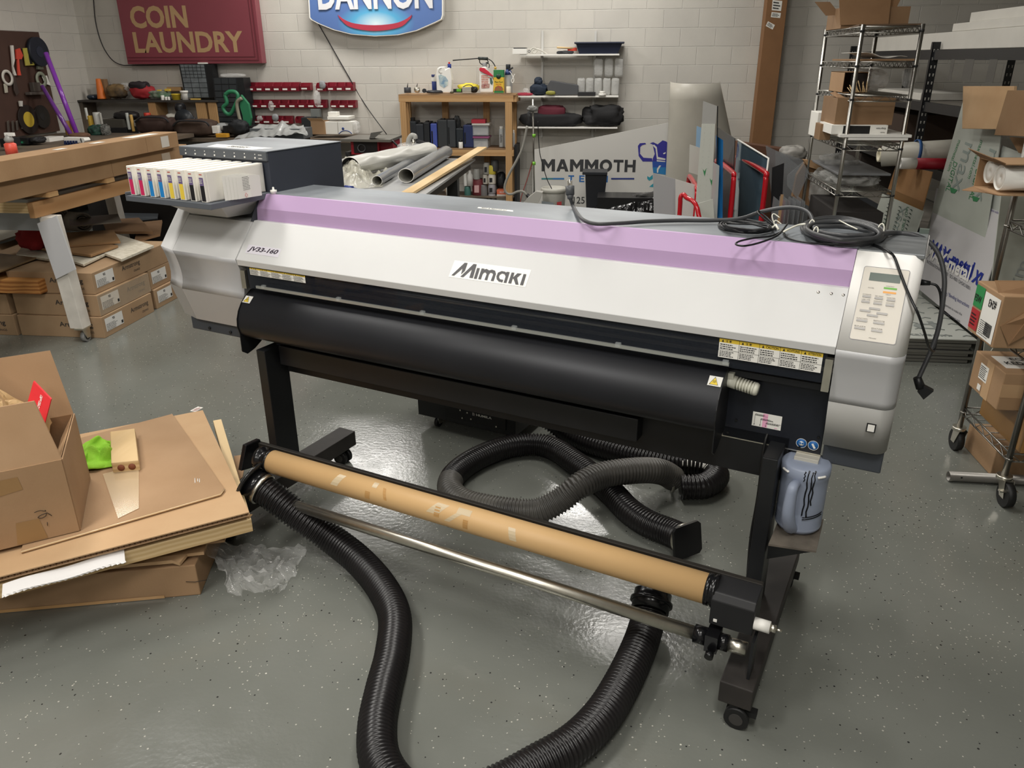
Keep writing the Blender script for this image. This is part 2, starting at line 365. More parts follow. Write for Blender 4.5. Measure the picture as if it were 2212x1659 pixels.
# left cover: main, curved end strip
b = MB(); b.k = 0; shell(b, [(-.066, 1.150), (-.172, 1.027)], -2.476, LW-.002); b.k = 1
shell(b, lower, -2.476, LW-.002, smooth=True); shell(b, bottom, -2.476, LW-.002)
P(b, 'left_cover', [silver, silver_dk], label='silver sculpted left cover')
b = MB(); b.k = 0; shell(b, [(-.035, 1.188), (-.172, 1.027)], LE, -2.477, yo0=.035, yo1=0); b.k = 1
shell(b, lower, LE, -2.477, yo0=.035, smooth=True); shell(b, bottom, LE, -2.477, yo0=.035)
P(b, 'left_end_cover', [silver, silver_dk], label='bright silver end strip')
P(MB().box(LE+.02, .0, 1.02, LW-.004, .3, 1.2), 'left_body', darkgrey, bevel=.004)
P(MB().box(LE+.06, -.10, .672, LW-.03, .28, .727), 'left_base', darkgrey, bevel=.004)
for x in (-2.42, -2.30): P(MB().cyl((x, -.1005, .69), (x, -.106, .69), .006, n=8), 'screw', black)
# grey hopper bracket that carries the tray
b = MB(); b.hexa([(-2.42, -.10, 1.165), (-2.22, -.10, 1.165), (-2.20, .0, 1.165), (-2.44, .0, 1.165)], [(-2.50, -.20, 1.228), (-2.14, -.20, 1.228), (-2.13, .0, 1.228), (-2.52, .0, 1.228)])
P(b, 'tray_bracket', silver_dk, bevel=.004)
P(MB().box(-2.562, -.272, 1.229, -2.108, .03, 1.25).box(-2.562, -.272, 1.25, -2.556, .03, 1.262), 'ink_tray', mat('tray_grey', '5b6067', .45, var=.05), bevel=.002)
# ink box
b = MB(); b.k = 0
b.box(-2.582, .035, 1.2, -2.11, .465, 1.398)
P(b, 'ink_box', box_side, bevel=.003)
P(MB().box(-2.584, .03, 1.399, -2.108, .468, 1.402), 'ink_box_lid', grey_top, label='dusty grey lid of the ink box')
P(MB().box(-2.582, .026, 1.367, -2.11, .0345, 1.399), 'ink_box_light_strip', mat('light_strip_grey', '55595e', .45))
for i in range(8):
    x = -2.545+i*.054
    P(MB().cyl((x, .0262, 1.376), (x, .0235, 1.376), .0035, n=10), 'indicator_light', white_plastic); P(MB().cyl((x, .0262, 1.389), (x, .0245, 1.389), .0022, n=8), 'indicator_light', white_plastic)
b = MB(); fine_print(b, (-2.15, .0258, 1.384), X_, Z_, .025, .007, 1); fine_print(b, (-2.15, .0258, 1.371), X_, Z_, .025, .007, 1, seed=3); P(b, 'strip_lettering', white_plastic)
b = MB(); b.add([(-2.46, .06, 1.4025), (-2.2, .05, 1.4025), (-2.17, .13, 1.4025), (-2.5, .15, 1.4025)], [(0, 1, 2, 3)])
P(b, 'lid_label', white_paper, label='white paper label lying flat')
b = MB(); fine_print(b, (-2.38, .08, 1.4025), X_, Y_, .13, .04, 3, lift=.0008); P(b, 'lid_label_print', ink_black)
# side plate between tray and purple panel
P(MB().slab([(LW-.001, .03, 1.249), (LW-.001, -.005, 1.247), (LW-.001, -.036, 1.2), (LW-.001, -.066, 1.153), (LW-.001, .03, 1.1)], (-1, 0, 0), .004), 'side_plate', darkgrey)
# top, purple and silver covers
P(MB().box(LW, .006, 1.236, .0, .275, 1.2465), 'top_cover', grey_top, label='long dusty grey top cover', bevel=.002)
P(MB().box(.0, .004, 1.236, .162, .31, 1.249), 'right_top_cover', mat('scuffed_grey_top', '6f7274', .3, metal=.3, col2='8d9092', vs=9, stretch=(1, 4, 1)), bevel=.003)
b = MB(); shell(b, [(0, 1.2475), (-.031, 1.197), (-.036, 1.150)], LW, -.0015, back=.012)
P(b, 'purple_panel', purple, label='purple upper front panel')
b = MB(); shell(b, [(-.054, 1.1535), (-.1695, 1.026), (-.165, 1.003)], LW, -.0015, back=-.03)
P(b, 'front_cover', silver, label='long pale silver front cover', bevel=.0015)
for x in (-.012, -.042, -.075):
    t = .12; y = -.054-.1155*t; z = 1.1535-.1275*t; P(MB().lathe([(.0001, .0), (.004, .0002), (.004, .001), (.0001, .0012)], (x, y, z), 10, axis=(0, -.741, .671)), 'screw', steel)
S0 = Vector((0, -.054, 1.1535)); SD = Vector((0, -.1155, -.1275)).normalized(); SN = X_.cross(-SD)
def slope(x, t): return S0+SD*t+Vector((x, 0, 0))       # t metres down the slope
def s_of_z(z): return (1.1535-z)/.1275*.17205
# maker's logo plate and model plate
b = MB(); o = slope(-1.205, s_of_z(1.062)); decal(b, o, X_, -SD, .283, .062); P(b, 'logo_plate', mat('logo_white', 'efeee8', .5))
NS = EX*SN.x+EY*SN.y+Z_*SN.z
LOGO = [[(258, 402), (470, 203), (517, 207), (474, 330), (410, 390), (437, 292), (300, 408)], [(400, 425), (612, 222), (662, 228), (600, 447), (543, 440), (585, 308), (447, 432)], [(615, 455), (668, 286), (712, 290), (660, 460)],
  [(685, 462), (740, 293), (785, 297), (780, 312), (820, 300), (862, 325), (905, 312), (955, 330), (968, 380), (930, 495), (885, 490), (922, 390), (908, 365), (878, 362), (857, 385), (828, 480), (785, 475), (820, 385), (805, 357), (778, 358), (755, 385), (728, 467)],
  [(975, 420), (1000, 360), (1060, 335), (1115, 345), (1130, 360), (1140, 347), (1187, 352), (1135, 523), (1090, 520), (1122, 420), (1105, 385), (1065, 372), (1028, 395), (1016, 430), (1032, 465), (1085, 475), (1070, 515), (1010, 500), (980, 465)],
  [(1162, 527), (1218, 358), (1262, 362), (1240, 440), (1248, 430), (1310, 370), (1380, 377), (1305, 440), (1328, 553), (1280, 548), (1250, 462), (1236, 452), (1210, 535)], [(1350, 557), (1408, 382), (1453, 386), (1400, 562)]]
b = MB()
for pg in LOGO: b.add([loc(hit(940+x*.1356, 540+y*.1356, NS, NS.dot(pw(*(S0+SN*.0016))))) for x, y in pg], [tuple(range(len(pg)))])
P(b, 'logo_lettering', mat('logo_grey', '4f4e50', .5))
b = MB(); o = slope(-2.105, s_of_z(1.050)); decal(b, o, X_, -SD, .165, .036); P(b, 'model_plate', mat('model_plate_white', 'd8d4dc', .5))
b = MB(); o = slope(-2.097, s_of_z(1.0545)); text_into(b, 'JV33-160', o, X_, -SD, .148, .024, bold=.02, shear=.3, lift=.0014); P(b, 'model_lettering', mat('model_ink', '2d2230', .5))
# opening under the cover
P(MB().box(LW, .0, .87, .0, .03, 1.0).box(LW, -.03, 1.0, 0, .03, 1.02), 'inner_wall', dkblue)
P(MB().box(LW, -.10, .872, .0, .0, .89), 'platen', mat('platen_grey', '2c2d31', .35, metal=.3))
for i in range(34):
    x = LW+.06+i*.06; P(MB().box(x, -.025, .955, x+.018, -.001, .975), 'pinch_roller', black_gloss)
P(MB().cyl((LW, -.035, .94), (0, -.035, .94), .009, n=10), 'guide_rail', steel); P(MB().box(LW, -.02, .9, 0, -.005, .912), 'guide_rail', steel)
P(MB().slab([(-2.10, -.158, 1.003), (-.02, -.158, 1.003), (-.02, -.152, .915), (-2.10, -.152, .915)], (0, 1, .06), .003), 'clear_window', mat('smoked_window', '2a2e37', .05, alpha=.42), label='clear plastic window')
P(MB().box(-2.06, -.160, .921, -.27, -.153, .931), 'window_edge_strip', mat('pale_strip', 'aeb0ab', .3, metal=.5))
for x in (-2.02, -1.66, -1.30, -.95, -.60, -.28): P(MB().box(x-.008, -.164, .926, x+.008, -.154, .938), 'clip', clear)
P(MB().box(-2.126, -.166, .915, -2.103, -.150, .985), 'window_hinge', steel); P(MB().box(-.022, -.17, .898, -.003, -.150, .99), 'window_hinge', steel)
yel = mat('warning_yellow', 'd8b93c', .5)
def caution(x0, x1, z0, z1, heads, seed):
    w = x1-x0; h = z1-z0; n = len(heads); y = -.1592
    b = MB(); decal(b, (x0, y, z0), X_, Z_, w, h*.8); P(b, 'warning_label', white_paper)
    b = MB(); decal(b, (x0, y, z0+h*.8), X_, Z_, w, h*.2); P(b, 'warning_label_header', yel)
    b = MB(); cw = w/n
    for i, t in enumerate(heads):
        x = x0+i*cw
        b.add([(x+cw*.12, y-.001, z0+h*.83), (x+cw*.24, y-.001, z0+h*.83), (x+cw*.18, y-.001, z0+h*.97)], [(0, 1, 2)])
        text_into(b, t, (x+cw*.32, y, z0+h*.84), X_, Z_, cw*(.6 if len(t) > 3 else .3), h*.12, bold=.01)
        fine_print(b, (x+cw*.06, y, z0+h*.44), X_, Z_, cw*.84, h*.32, 3, seed=seed+i); fine_print(b, (x+cw*.06, y, z0+h*.05), X_, Z_, cw*.84, h*.32, 4, seed=seed+i+9)
        if i: b.box(x, y-.0012, z0, x+.0008, y-.0007, z1)
    b.box(x0, y-.0012, z0+h*.41, x1, y-.0007, z0+h*.42)
    P(b, 'warning_label_print', ink_black)
caution(-.303, -.03, .945, 1.0, ['注 意', '注 意', 'CAUTION', 'ACHTUNG', 'ATTENTION'], 1)
caution(-2.08, -1.807, .972, .999, ['注 意', '注 意', 'CAUTION', 'ACHTUNG', 'ATTENTION'], 30)
# curved black paper guide
prof = [(-.09, .906), (-.125, .901), (-.155, .885), (-.182, .862), (-.202, .835), (-.214, .805), (-.218, .775), (-.210, .745), (-.192, .728), (-.16, .715), (-.09, .70)]
skirt = mat('black_paper_guide', '232428', .42, metal=.3, var=.25, vs=2.5)
b = MB(); k = len(prof); b.smooth = True
b.add([(-2.12, y, z) for y, z in prof]+[(-.279, y, z) for y, z in prof], [(i, i+1, k+i+1, k+i) for i in range(k-1)]); b.smooth = False
b.add([(-2.12, y, z) for y, z in prof]+[(-.279, y, z) for y, z in prof], [tuple(range(k)), tuple(range(k, 2*k))])
P(b, 'paper_guide', skirt, label='long curved black paper guide')
for x in (-2.121, -.278):
    P(MB().slab([(x, y-.004, z) for y, z in prof[:8]]+[(x, -.215, .672), (x, -.19, .655), (x, -.15, .665), (x, -.08, .70), (x, -.07, .9)], (-1, 0, 0), .003), 'guide_end_plate', black)
def hot(o, u, v, w, h):
    b = MB(); decal(b, o, u, v, w, h, .0012); P(b, 'hot_surface_label', white_paper)
    u = Vector(u).normalized(); v = Vector(v).normalized(); n = u.cross(v)*.0018; o = Vector(o)
    b = MB(); b.add([o+n+u*w*.15+v*h*.15, o+n+u*w*.75+v*h*.15, o+n+u*w*.45+v*h*.85], [(0, 1, 2)]); P(b, 'hot_surface_triangle', mat('label_yellow', 'f0d24a', .5))
    b = MB(); n = n*1.3
    for i in range(3): b.add([o+n+u*w*(.36+.08*i)+v*h*.3, o+n+u*w*(.39+.08*i)+v*h*.3, o+n+u*w*(.39+.08*i)+v*h*.58, o+n+u*w*(.36+.08*i)+v*h*.58], [(0, 1, 2, 3)])
    tri = [o+n+u*w*.13+v*h*.12, o+n+u*w*.77+v*h*.12, o+n+u*w*.45+v*h*.9]
    b.tube([p for p in tri], .0008, 4, closed=True); P(b, 'hot_surface_symbol', ink_black)
g = Vector((0, .0295, .024)).normalized()
hot((-.320, -.1825, .8635), X_, g, .038, .032); hot((-2.119, -.1825, .8635), X_, g, .038, .032)
# right side: black panel, lever, labels
P(MB().box(-.284, -.075, .665, -.004, -.06, .888).box(-.284, -.09, .882, 0, -.05, .89), 'lower_front_panel', mat('blue_black_panel', '1f222a', .4, metal=.2, var=.1), bevel=.001)
P(MB().box(-.284, -.0765, .664, -.002, -.074, .667).box(-.2855, -.0765, .664, -.2835, -.074, .705), 'panel_edge', steel)
for x, z in ((-.268, .68), (-.248, .725), (-.015, .72), (-.062, .677)): P(MB().cyl((x, -.0755, z), (x, -.079, z), .004, n=10), 'screw', black_gloss)
lev = mat('cream_lever_plastic', 'd6d5c6', .4)
b = MB(); a = Vector((-.292, -.10, .858)); d = Vector((.092, -.006, -.012)); u = d.normalized()
b.cyl(a, a+d*.42, .0195, n=20)
for i in range(6):
    c = a+d*(.46+i*.09); b.cyl(c, c+u*.0048, .0195, n=20)
b.cyl(a+d*.40, a+d*.98, .014, n=14); b.lathe([(.0195, 0), (.0195, .006), (.016, .012), (.001, .013)], a+d*.97, 20, axis=u)
b.box(-.292, -.118, .868, -.262, -.09, .884)
P(b, 'clamp_lever', lev, label='cream ribbed lever')
b = MB(); decal(b, (-.2025, -.0755, .718), X_, Z_, .0825, .045); P(b, 'paper_position_label', white_paper)
b = MB(); decal(b, (-.173, -.0762, .719), X_, Z_, .014, .043); decal(b, (-.138, -.0762, .7215), X_, Z_, .008, .002); P(b, 'label_pink_band', mat('pink_print', 'e9a9c6', .6))
b = MB()
for i, (x, z) in enumerate(((-.196, .754), (-.179, .742), (-.163, .732))):
    fine_print(b, (x+.001, -.0765, z), X_, Z_, .03+.006*i, .005, 2, seed=i); b.box(x, -.0772, .722, x+.0006, -.0766, z+.002)
    b.box(x, -.0772, z-.001, x+.036, -.0766, z-.0004); b.add([(x-.0015, -.0772, .725), (x+.002, -.0772, .725), (x, -.0772, .721)], [(0, 1, 2)])
P(b, 'label_print', ink_black)
blu = mat('safety_blue', '1f62a5', .5)
w_ = MB()
for x in (-.058, -.0255):
    P(MB().lathe([(.0001, 0), (.014, 0), (.014, .0008), (.0001, .0008)], (x, -.0755, .692), 24, axis=(0, -1, 0)), 'safety_sticker', blu); w_.ring((x, -.0756, .692), (x, -.0766, .692), .0148, .0138)
w_.lathe([(.0001, 0), (.007, 0), (.007, .0004), (.0001, .0004)], (-.058, -.0763, .691), 14, axis=(0, -1, 0)); w_.slab([(-.031, -.0765, .696), (-.026, -.0765, .698), (-.018, -.0765, .685), (-.023, -.0765, .682)], (0, -1, 0), .0004)
P(w_, 'safety_sticker_symbols', white_paper)
b = MB(); b.box(-.065, -.0767, .6925, -.051, -.0768, .694).cyl((-.0615, -.0766, .692), (-.0615, -.077, .692), .003, n=10).cyl((-.0545, -.0766, .692), (-.0545, -.077, .692), .003, n=10); P(b, 'goggles_symbol', blu)
P(MB().box(-.068, -.115, .650, -.002, -.062, .6625).box(-.068, -.118, .650, -.002, -.115, .668), 'bottle_holder_plate', mat('pale_holder', 'c6c2b6', .4, metal=.2), bevel=.001)
b = MB().tube(bez([(-.155, -.072, .7), (-.157, -.09, .66), (-.155, -.10, .5), (-.158, -.11, .36), (-.145, -.16, .25), (-.12, -.30, .24), (-.10, -.40, .30)]), .004, 8)
P(b, 'take_up_cable', rubber)
# right hand control unit
cols = [(.0, 0), (.001, 0), (.128, 0), (.132, .0008), (.140, .003), (.150, .011), (.159, .024), (.163, .045)]
def rounded(mb, prof, smooth=True):
    k = len(cols); vs = []
    for y, z in prof: vs += [(x, y+dy, z) for x, dy in cols]+[(.164, .3, z), (0.0, .3, z)]
    k2 = k+2; mb.smooth = smooth
    mb.add(vs, [(j*k2+i, j*k2+i+1, (j+1)*k2+i+1, (j+1)*k2+i) for j in range(len(prof)-1) for i in range(k2-1)]); mb.smooth = False
    n = len(mb.v)-len(vs); mb.f += [[n+i for i in range(k2)], [n+(len(prof)-1)*k2+i for i in range(k2)]]; mb.mi += [mb.k]*2; mb.sm += [False]*2
b = MB(); rounded(b, [(.002, 1.245), (-.1775, 1.0235)], True); P(b, 'control_unit_cover', bezm, label='white control panel bezel')
b = MB(); rounded(b, [(-.1775, 1.023), (-.172, 1.0), (-.163, .97), (-.157, .94), (-.153, .91), (-.150, .885), (-.149, .8655)]); P(b, 'right_lower_cover', silver_dk, label='curved silver lower cover')
b = MB(); rounded(b, [(-.149, .865), (-.100, .713)], True); P(b, 'right_bottom_cover', mat('warm_silver_plastic', '9a9995', .5, metal=.05))
P(MB().box(.002, -.075, .645, .158, .28, .7125), 'right_base', darkgrey, bevel=.004)
b = MB(); nrm = Vector((0, -.222, .18)).normalized()
P(MB().box(.103, -.1355, .792, .126, -.131, .817), 'power_switch_frame', black_gloss); P(MB().box(.106, -.138, .795, .123, -.134, .814), 'power_switch', white_plastic)
# panel inset
A0 = Vector((0, .002, 1.245)); AD = Vector((0, -.1795, -.2215)); AL = AD.length; AD.normalize(); AN = X_.cross(-AD)
def ap(x, z, lift=0.): t = (1.245-z)/.2215*AL; return A0+AD*t+Vector((x, 0, 0))+AN*lift
def rrect(x0, z0, x1, z1, r, lift, th):
    pts = []; 
    tz0 = (1.245-z1)/.2215*AL; tz1 = (1.245-z0)/.2215*AL
    for cx, ct, a0 in ((x1-r, tz0+r, 0), (x0+r, tz0+r, 90), (x0+r, tz1-r, 180), (x1-r, tz1-r, 270)):
        for q in range(5):
            a = math.radians(a0+q*22.5); pts.append(A0+Vector((cx+r*math.cos(a), 0, 0))+AD*(ct-r*math.sin(a))+AN*lift)
    return MB().slab(pts, AN, th)
P(rrect(.0245, 1.0485, .1345, 1.2115, .006, .0002, .0006), 'panel_rim', mat('panel_rim_grey', '8b8a8c', .5))
cp = P(rrect(.026, 1.050, .133, 1.210, .005, .0008, .0008), 'control_panel', mat('panel_beige', 'd3cdc2', .5), label='beige control panel')
pc = lambda mb, n, m: mb.build(n, m, cp, local=True)
pc(rrect(.042, 1.180, .116, 1.198, .001, .0018, .0004), 'display', mat('lcd_green_grey', '66706a', .2))
pc(rrect(.081, 1.165, .112, 1.169, .0005, .0018, .0003), 'status_bar', mat('status_green', '6cae4a', .5))
pc(rrect(.081, 1.156, .112, 1.160, .0005, .0018, .0003), 'heater_bar', mat('status_orange', 'e5a252', .5))
b = MB(); tx = MB()
def btn(x, z, w, lab=None):
    pc(rrect(x-w/2, z-.0022, x+w/2, z+.0022, .0013, .0018, .0016), 'button', mat('button_grey', 'a3a09c', .35))
    if lab: text_into(tx, lab, ap(x-w*.5, z+.0035, .0016), X_, -AD, w, .003)
for z, labs in ((1.144, ('ST.MAINTE', 'TEST DRAW', 'HEATER')), (1.1325, ('USER TYPE', 'CLEANING', 'DATA CLEAR'))):
    for i, lb in enumerate(labs): btn(.045+i*.029, z-.001*i, .020, lb)
btn(.0695, 1.1195, .026); btn(.0485, 1.113, .026); btn(.089, 1.111, .026); btn(.0675, 1.1045, .026)
btn(.0455, 1.091, .026, 'FUNCTION'); btn(.086, 1.090, .026, 'REMOTE'); btn(.0445, 1.074, .026, 'END'); btn(.085, 1.073, .026, 'ENTER')
text_into(tx, 'Mimaki', ap(.07, 1.0555, .0016), X_, -AD, .018, .003, shear=.3)
text_into(tx, 'ACCESS', ap(.044, 1.163, .0016), X_, -AD, .014, .0028); text_into(tx, 'CONSTANT', ap(.085, 1.1705, .0016), X_, -AD, .02, .0025); text_into(tx, 'HEAT', ap(.089, 1.152, .0016), X_, -AD, .012, .0028)
pc(tx, 'panel_lettering', mat('panel_print_grey', '7b7874', .6))
# paper sticker on top cover
b = MB(); b.add([(-1.235, .118, 1.2466), (-1.228, .098, 1.2466), (-1.085, .092, 1.2466), (-1.098, .115, 1.2466)], [(0, 1, 2, 3)]); b = P(b, 'paper_sticker', white_paper)
b = MB(); text_into(b, 'MS2 & MS2102 b2', (-1.215, .101, 1.2466), Vector((1, -.04, 0)), Y_, .10, .009, bold=.02); P(b, 'sticker_print', ink_black)
b = MB().lathe([(.010, 0), (.010, .006), (.013, .008), (.013, .016), (.004, .018), (.004, .026), (.001, .028)], (-2.08, .012, 1.2465), 12)
P(b, 'cover_knob', white_plastic)
P(MB().box(.135, .29, 1.249, .16, .306, 1.262), 'rear_clip', mat('rear_clip_green', '59635c', .5))
# under-slung parts, beams and legs
P(MB().box(-2.02, -.125, .605, -.535, -.07, .685), 'heater_box', black, bevel=.003)
P(MB().cyl((-2.045, -.09, .668), (-2.0, -.09, .668), .024, n=20), 'roll_end', darkgrey)
P(MB().box(-2.10, -.065, .6, -.05, .25, .87), 'lower_body', black)
P(MB().box(-2.045, -.075, .557, -.09, -.01, .70), 'cross_beam', black, bevel=.002)
for x, s in ((-2.05, 1), (-.085, -1)):
    xl = -2.052 if s > 0 else -.122
    P(MB().box(xl-.022, -.19, .135, xl+.022, -.07, .68), 'leg', black, bevel=.003)
    P(MB().box(x-.045, -.515, .075, x+.045, .265, .145), 'foot', mat('dusty_black_steel', '36322f', .6, col2='24211f', vs=7), bevel=.003)
    for y in (-.492, .205):
        b = MB()
        for dx in (-.017, .017): b.cyl((x+.01, y+dx-.009, .034), (x+.01, y+dx+.009, .034), .034, n=22)
        b.smooth = False; b.box(x-.012, y-.02, .034, x+.012, y+.02, .074).box(x+.02, y-.012, .045, x+.06, y+.012, .062) if y < 0 or s < 0 else b.box(x-.012, y-.02, .034, x+.012, y+.02, .074)
        P(b, 'caster', rubber); P(MB().cyl((x+.01, y-.0275, .034), (x+.01, y-.026, .034), .019, n=18), 'wheel_hub', mat('caster_hub_grey', '3b3937', .5))
# waste bottle shelf
b = MB().hexa([(-.088, -.245, .434), (.038, -.219, .434), (.033, -.038, .434), (-.086, -.05, .434)], [(-.088, -.245, .44), (.038, -.219, .44), (.033, -.038, .44), (-.086, -.05, .44)])
P(b, 'bottle_shelf', mat('dusty_shelf', '6f675d', .7, col2='4a443d', vs=14), label='dusty small bottle shelf')
P(MB().add([(-.088, -.24, .433), (.03, -.215, .433), (-.08, -.08, .433), (-.09, -.22, .372), (-.085, -.08, .34)], [(0, 1, 2), (0, 3, 4, 2), (0, 1, 3), (1, 2, 4, 3)]), 'shelf_bracket', black)
# take-up unit
P(MB().box(-1.99, -.352, .318, -.075, -.335, .374), 'take_up_beam', mat('dusty_black_beam', '26231f', .5), bevel=.002)
b = MB().slab([(-1.955, -.45, .30), (-1.955, -.36, .28), (-1.955, -.325, .32), (-1.955, -.34, .385), (-1.955, -.41, .39)], (-1, 0, 0), .02); P(b, 'take_up_end_block', black_gloss, bevel=.003)
b = MB().lathe([(.02, 0), (.046, .004), (.046, .02), (.038, .026), (.038, .05), (.046, .055), (.046, .065)], (-1.905, -.4, .345), 24, axis=(1, 0, 0)); P(b, 'left_flange', black_gloss)
b = MB().lathe([(.046, 0), (.046, .012), (.04, .014), (.048, .02), (.048, .03)], (-.215, -.4, .345), 24, axis=(1, 0, 0)); P(b, 'right_flange', black_gloss)
b = MB().slab([(-.19, -.452, .272), (-.19, -.452, .352), (-.19, -.438, .372), (-.19, -.36, .376), (-.19, -.35, .37), (-.19, -.35, .272)], (1, 0, 0), .118)
P(b, 'take_up_motor', mat('motor_housing', '1c1c1e', .5, var=.15), bevel=.003)
P(MB().box(-.178, -.4545, .285, -.168, -.452, .293), 'motor_switch', white_plastic)
P(MB().cyl((-.072, -.44, .31), (-.03, -.44, .31), .017, n=18), 'knob', white_plastic, label='white round knob')
P(MB().cyl((-.03, -.44, .31), (-.015, -.44, .31), .011, n=12).cyl((-.015, -.44, .31), (.0, -.44, .31), .004, n=8), 'knob_axle', steel)
P(MB().cyl((-2.0, -.452, .225), (-.215, -.452, .225), .0195, n=24), 'tension_bar', steel, label='long polished steel bar')
b = MB().cyl((-.225, -.452, .225), (-.19, -.452, .225), .026, n=18).box(-.19, -.48, .198, -.155, -.42, .252).cyl((-.155, -.452, .225), (-.13, -.452, .225), .024, n=18).cyl((-.17, -.49, .205), (-.17, -.505, .2), .012, n=12)
P(b, 'bar_clamp', black_gloss); P(MB().cyl((-.13, -.452, .225), (-.08, -.452, .225), .02, n=18), 'bar_end', steel)
P(MB().box(-.068, -.475, .145, -.060, -.42, .27), 'bar_support', black)

# ---------------------------------------------------------------- ink cartridges (each lifts out)
cw = mat('cartridge_white', 'ece8df', .45); cpl = mat('cartridge_purple_band', '74648f', .5)
inks = [('magenta', 'd42a62', 'leftmost of all the cartridges'), ('magenta', 'd42a62', 'second from the left'), ('cyan', '1f88d2', 'left one of the two blue ones'), ('cyan', '1f88d2', 'right one of the two blue ones'),
        ('yellow', 'f2dc2e', 'left one of the two yellow ones'), ('yellow', 'f2dc2e', 'right one of the two yellow ones'), ('black', '1d1d22', 'left one of the two black ones'), ('black', '1d1d22', 'nearest, beside the folded leaflets')]
for i, (nm, c, where) in enumerate(inks):
    x = -2.543+i*.054; at = pw(x+.015, -.26, 1.251)
    t = thing('ink_cartridge', f'white ink cartridge with {nm} label, {where}', 'ink cartridge', at, PA, 'ink cartridges in the tray')
    q = lambda mb, n, m: mb.build(n, m, t, local=True)
    q(MB().box(-.0145, .0, .0, .0145, .288, .108), 'body', cw).modifiers.new('bevel', 'BEVEL').width = .0015
    q(MB().box(.0145, .012, .004, .0165, .28, .104), 'side_rib', cw)
    b = MB(); decal(b, (-.010, -.0002, .004), X_, Z_, .020, .055); q(b, 'colour_label', mat('label_'+nm, c, .5))
    b = MB(); decal(b, (-.010, -.0002, .059), X_, Z_, .020, .028); q(b, 'purple_band', cpl)
    b = MB(); fine_print(b, (-.009, -.0006, .066), X_, Z_, .018, .016, 3, seed=i); q(b, 'band_print', white_paper)
    b = MB(); decal(b, (-.007, -.0004, .096), X_, Z_, .014, .003); q(b, 'red_print', mat('label_red_print', 'c1452f', .5))
lf = thing('leaflet', 'white folded safety leaflets stuck to the side of the last black cartridge', 'leaflet', pw(-2.10, -.2, 1.251), PA)
b = MB()
for i in range(5):
    x = -.004+i*.0045; y = .0+.012*i
    b.add([(x-.008, y, .0), (x-.008, y, .088-.003*i), (x+.006, y+.05, .09-.002*i), (x+.006, y+.05, .002), (x-.002, y+.11, .086-.003*i), (x-.002, y+.11, -.001)], [(0, 1, 2, 3), (3, 2, 4, 5)])
b.build('folded_sheets', white_paper, lf, local=True, solid=.0006)
b = MB(); fine_print(b, (-.0105, .004, .03), (.014, .05, 0), Z_, .04, .05, 9, lift=-.0012, fill=.3); fine_print(b, (.0232, .058, .03), (-.008, .06, 0), Z_, .045, .05, 9, lift=.0022, fill=.3); b.build('printed_text', ink_black, lf, local=True)
b = MB(); c0 = Vector((.0185, .075, .012))
b.tube([c0+Vector((0, 0, -.008)), c0+Vector((-.0015, .008, 0)), c0+Vector((0, 0, .008)), c0+Vector((.0015, -.008, 0))], .0007, 4, closed=True); b.build('hazard_symbol', mat('hazard_red', 'c8322c', .5), lf, local=True)

# ---------------------------------------------------------------- cardboard core, waste bottle
b = MB(); b.ring(pw(-1.845, -.4, .345), pw(-.213, -.4, .345), .0435, .037, 40)
core = b.build('cardboard_core', mat('core_paper', 'd0aa77', .5, var=.07, vs=3), None, 'long tan cardboard roll core on the take-up unit, taped in places', 'cardboard tube')
def patch(mb, x, a, w, h, rot=0.):
    for i in range(4):
        for s in (0,):
            a0 = a+h*i/4; a1 = a+h*(i+1)/4; r = .0441
            f = lambda X, A: pw(X, -.4-r*math.cos(A), .345+r*math.sin(A))
            mb.add([f(x+rot*i, a0), f(x+w+rot*i, a0), f(x+w+rot*(i+1), a1), f(x+rot*(i+1), a1)], [(0, 1, 2, 3)])
for x, a, w, h, r in ((-1.53, .2, .03, 1.0, .006), (-1.36, .9, .02, .5, 0), (-1.13, .3, .045, .9, .008), (-1.06, .0, .02, .8, .01), (-.82, .0, .025, .9, -.003), (-1.02, .8, .05, .5, 0)):
    b = MB(); patch(b, x, a, w, h, r); b.build('tape_remnant', mat('pale_tape', 'd9c6a4', .35, alpha=.8), core)
for x, a, w, h, r in ((-1.38, -.1, .02, .6, .0), (-1.30, .2, .012, .9, -.004), (-1.10, .1, .02, .9, .0), (-.99, -.2, .018, .7, 0)):
    b = MB(); patch(b, x, a, w, h, r); b.build('torn_paper_scar', mat('core_scar', 'b98d55', .7), core)
wb = mat('bottle_blue_grey', '8f98ab', .45, var=.05)
jug = thing('waste_ink_bottle', 'grey plastic waste ink bottle with black ink drips, hanging under the printer', 'bottle', pw(-.033, -.105, .4415), PA); jug.scale = (1.06, 1.06, .88)
prof = [(.001, 0), (.052, .0), (.060, .012)]
for i in range(5): prof += [(.0615, .02+i*.011), (.0595, .0255+i*.011)]
prof += [(.0615, .082), (.061, .16), (.062, .2), (.064, .205), (.064, .236), (.058, .243), (.03, .245)]
b = MB().lathe(prof, (0, 0, 0), 40); b.build('body', wb, jug, local=True)
b = MB().tube(bez([(-.012, -.055, .19), (-.016, -.088, .195), (-.018, -.094, .16), (-.018, -.092, .10), (-.014, -.075, .05), (-.01, -.052, .02)]), .015, 12, rf=lambda i: .012+.0002*i); b.build('handle', wb, jug, local=True)
b = MB()
for x, z0, z1 in ((.006, .24, .205), (.014, .245, .08), (.024, .24, .075), (.030, .245, .12)):
    pts = []
    for j in range(9):
        z = z0+(z1-z0)*j/8; xx = x+.0015*math.sin(j*2.1+x*99); pts.append((xx, -math.sqrt(.0632**2-xx*xx)+.0005, z))
    b.tube(pts, .002, 6)
for zz in (.072, .064): b.tube([(.0625*math.sin(a), -.0625*math.cos(a), zz+.012*(a-.2)) for a in [.25+.12*j for j in range(9)]], .0014, 6)
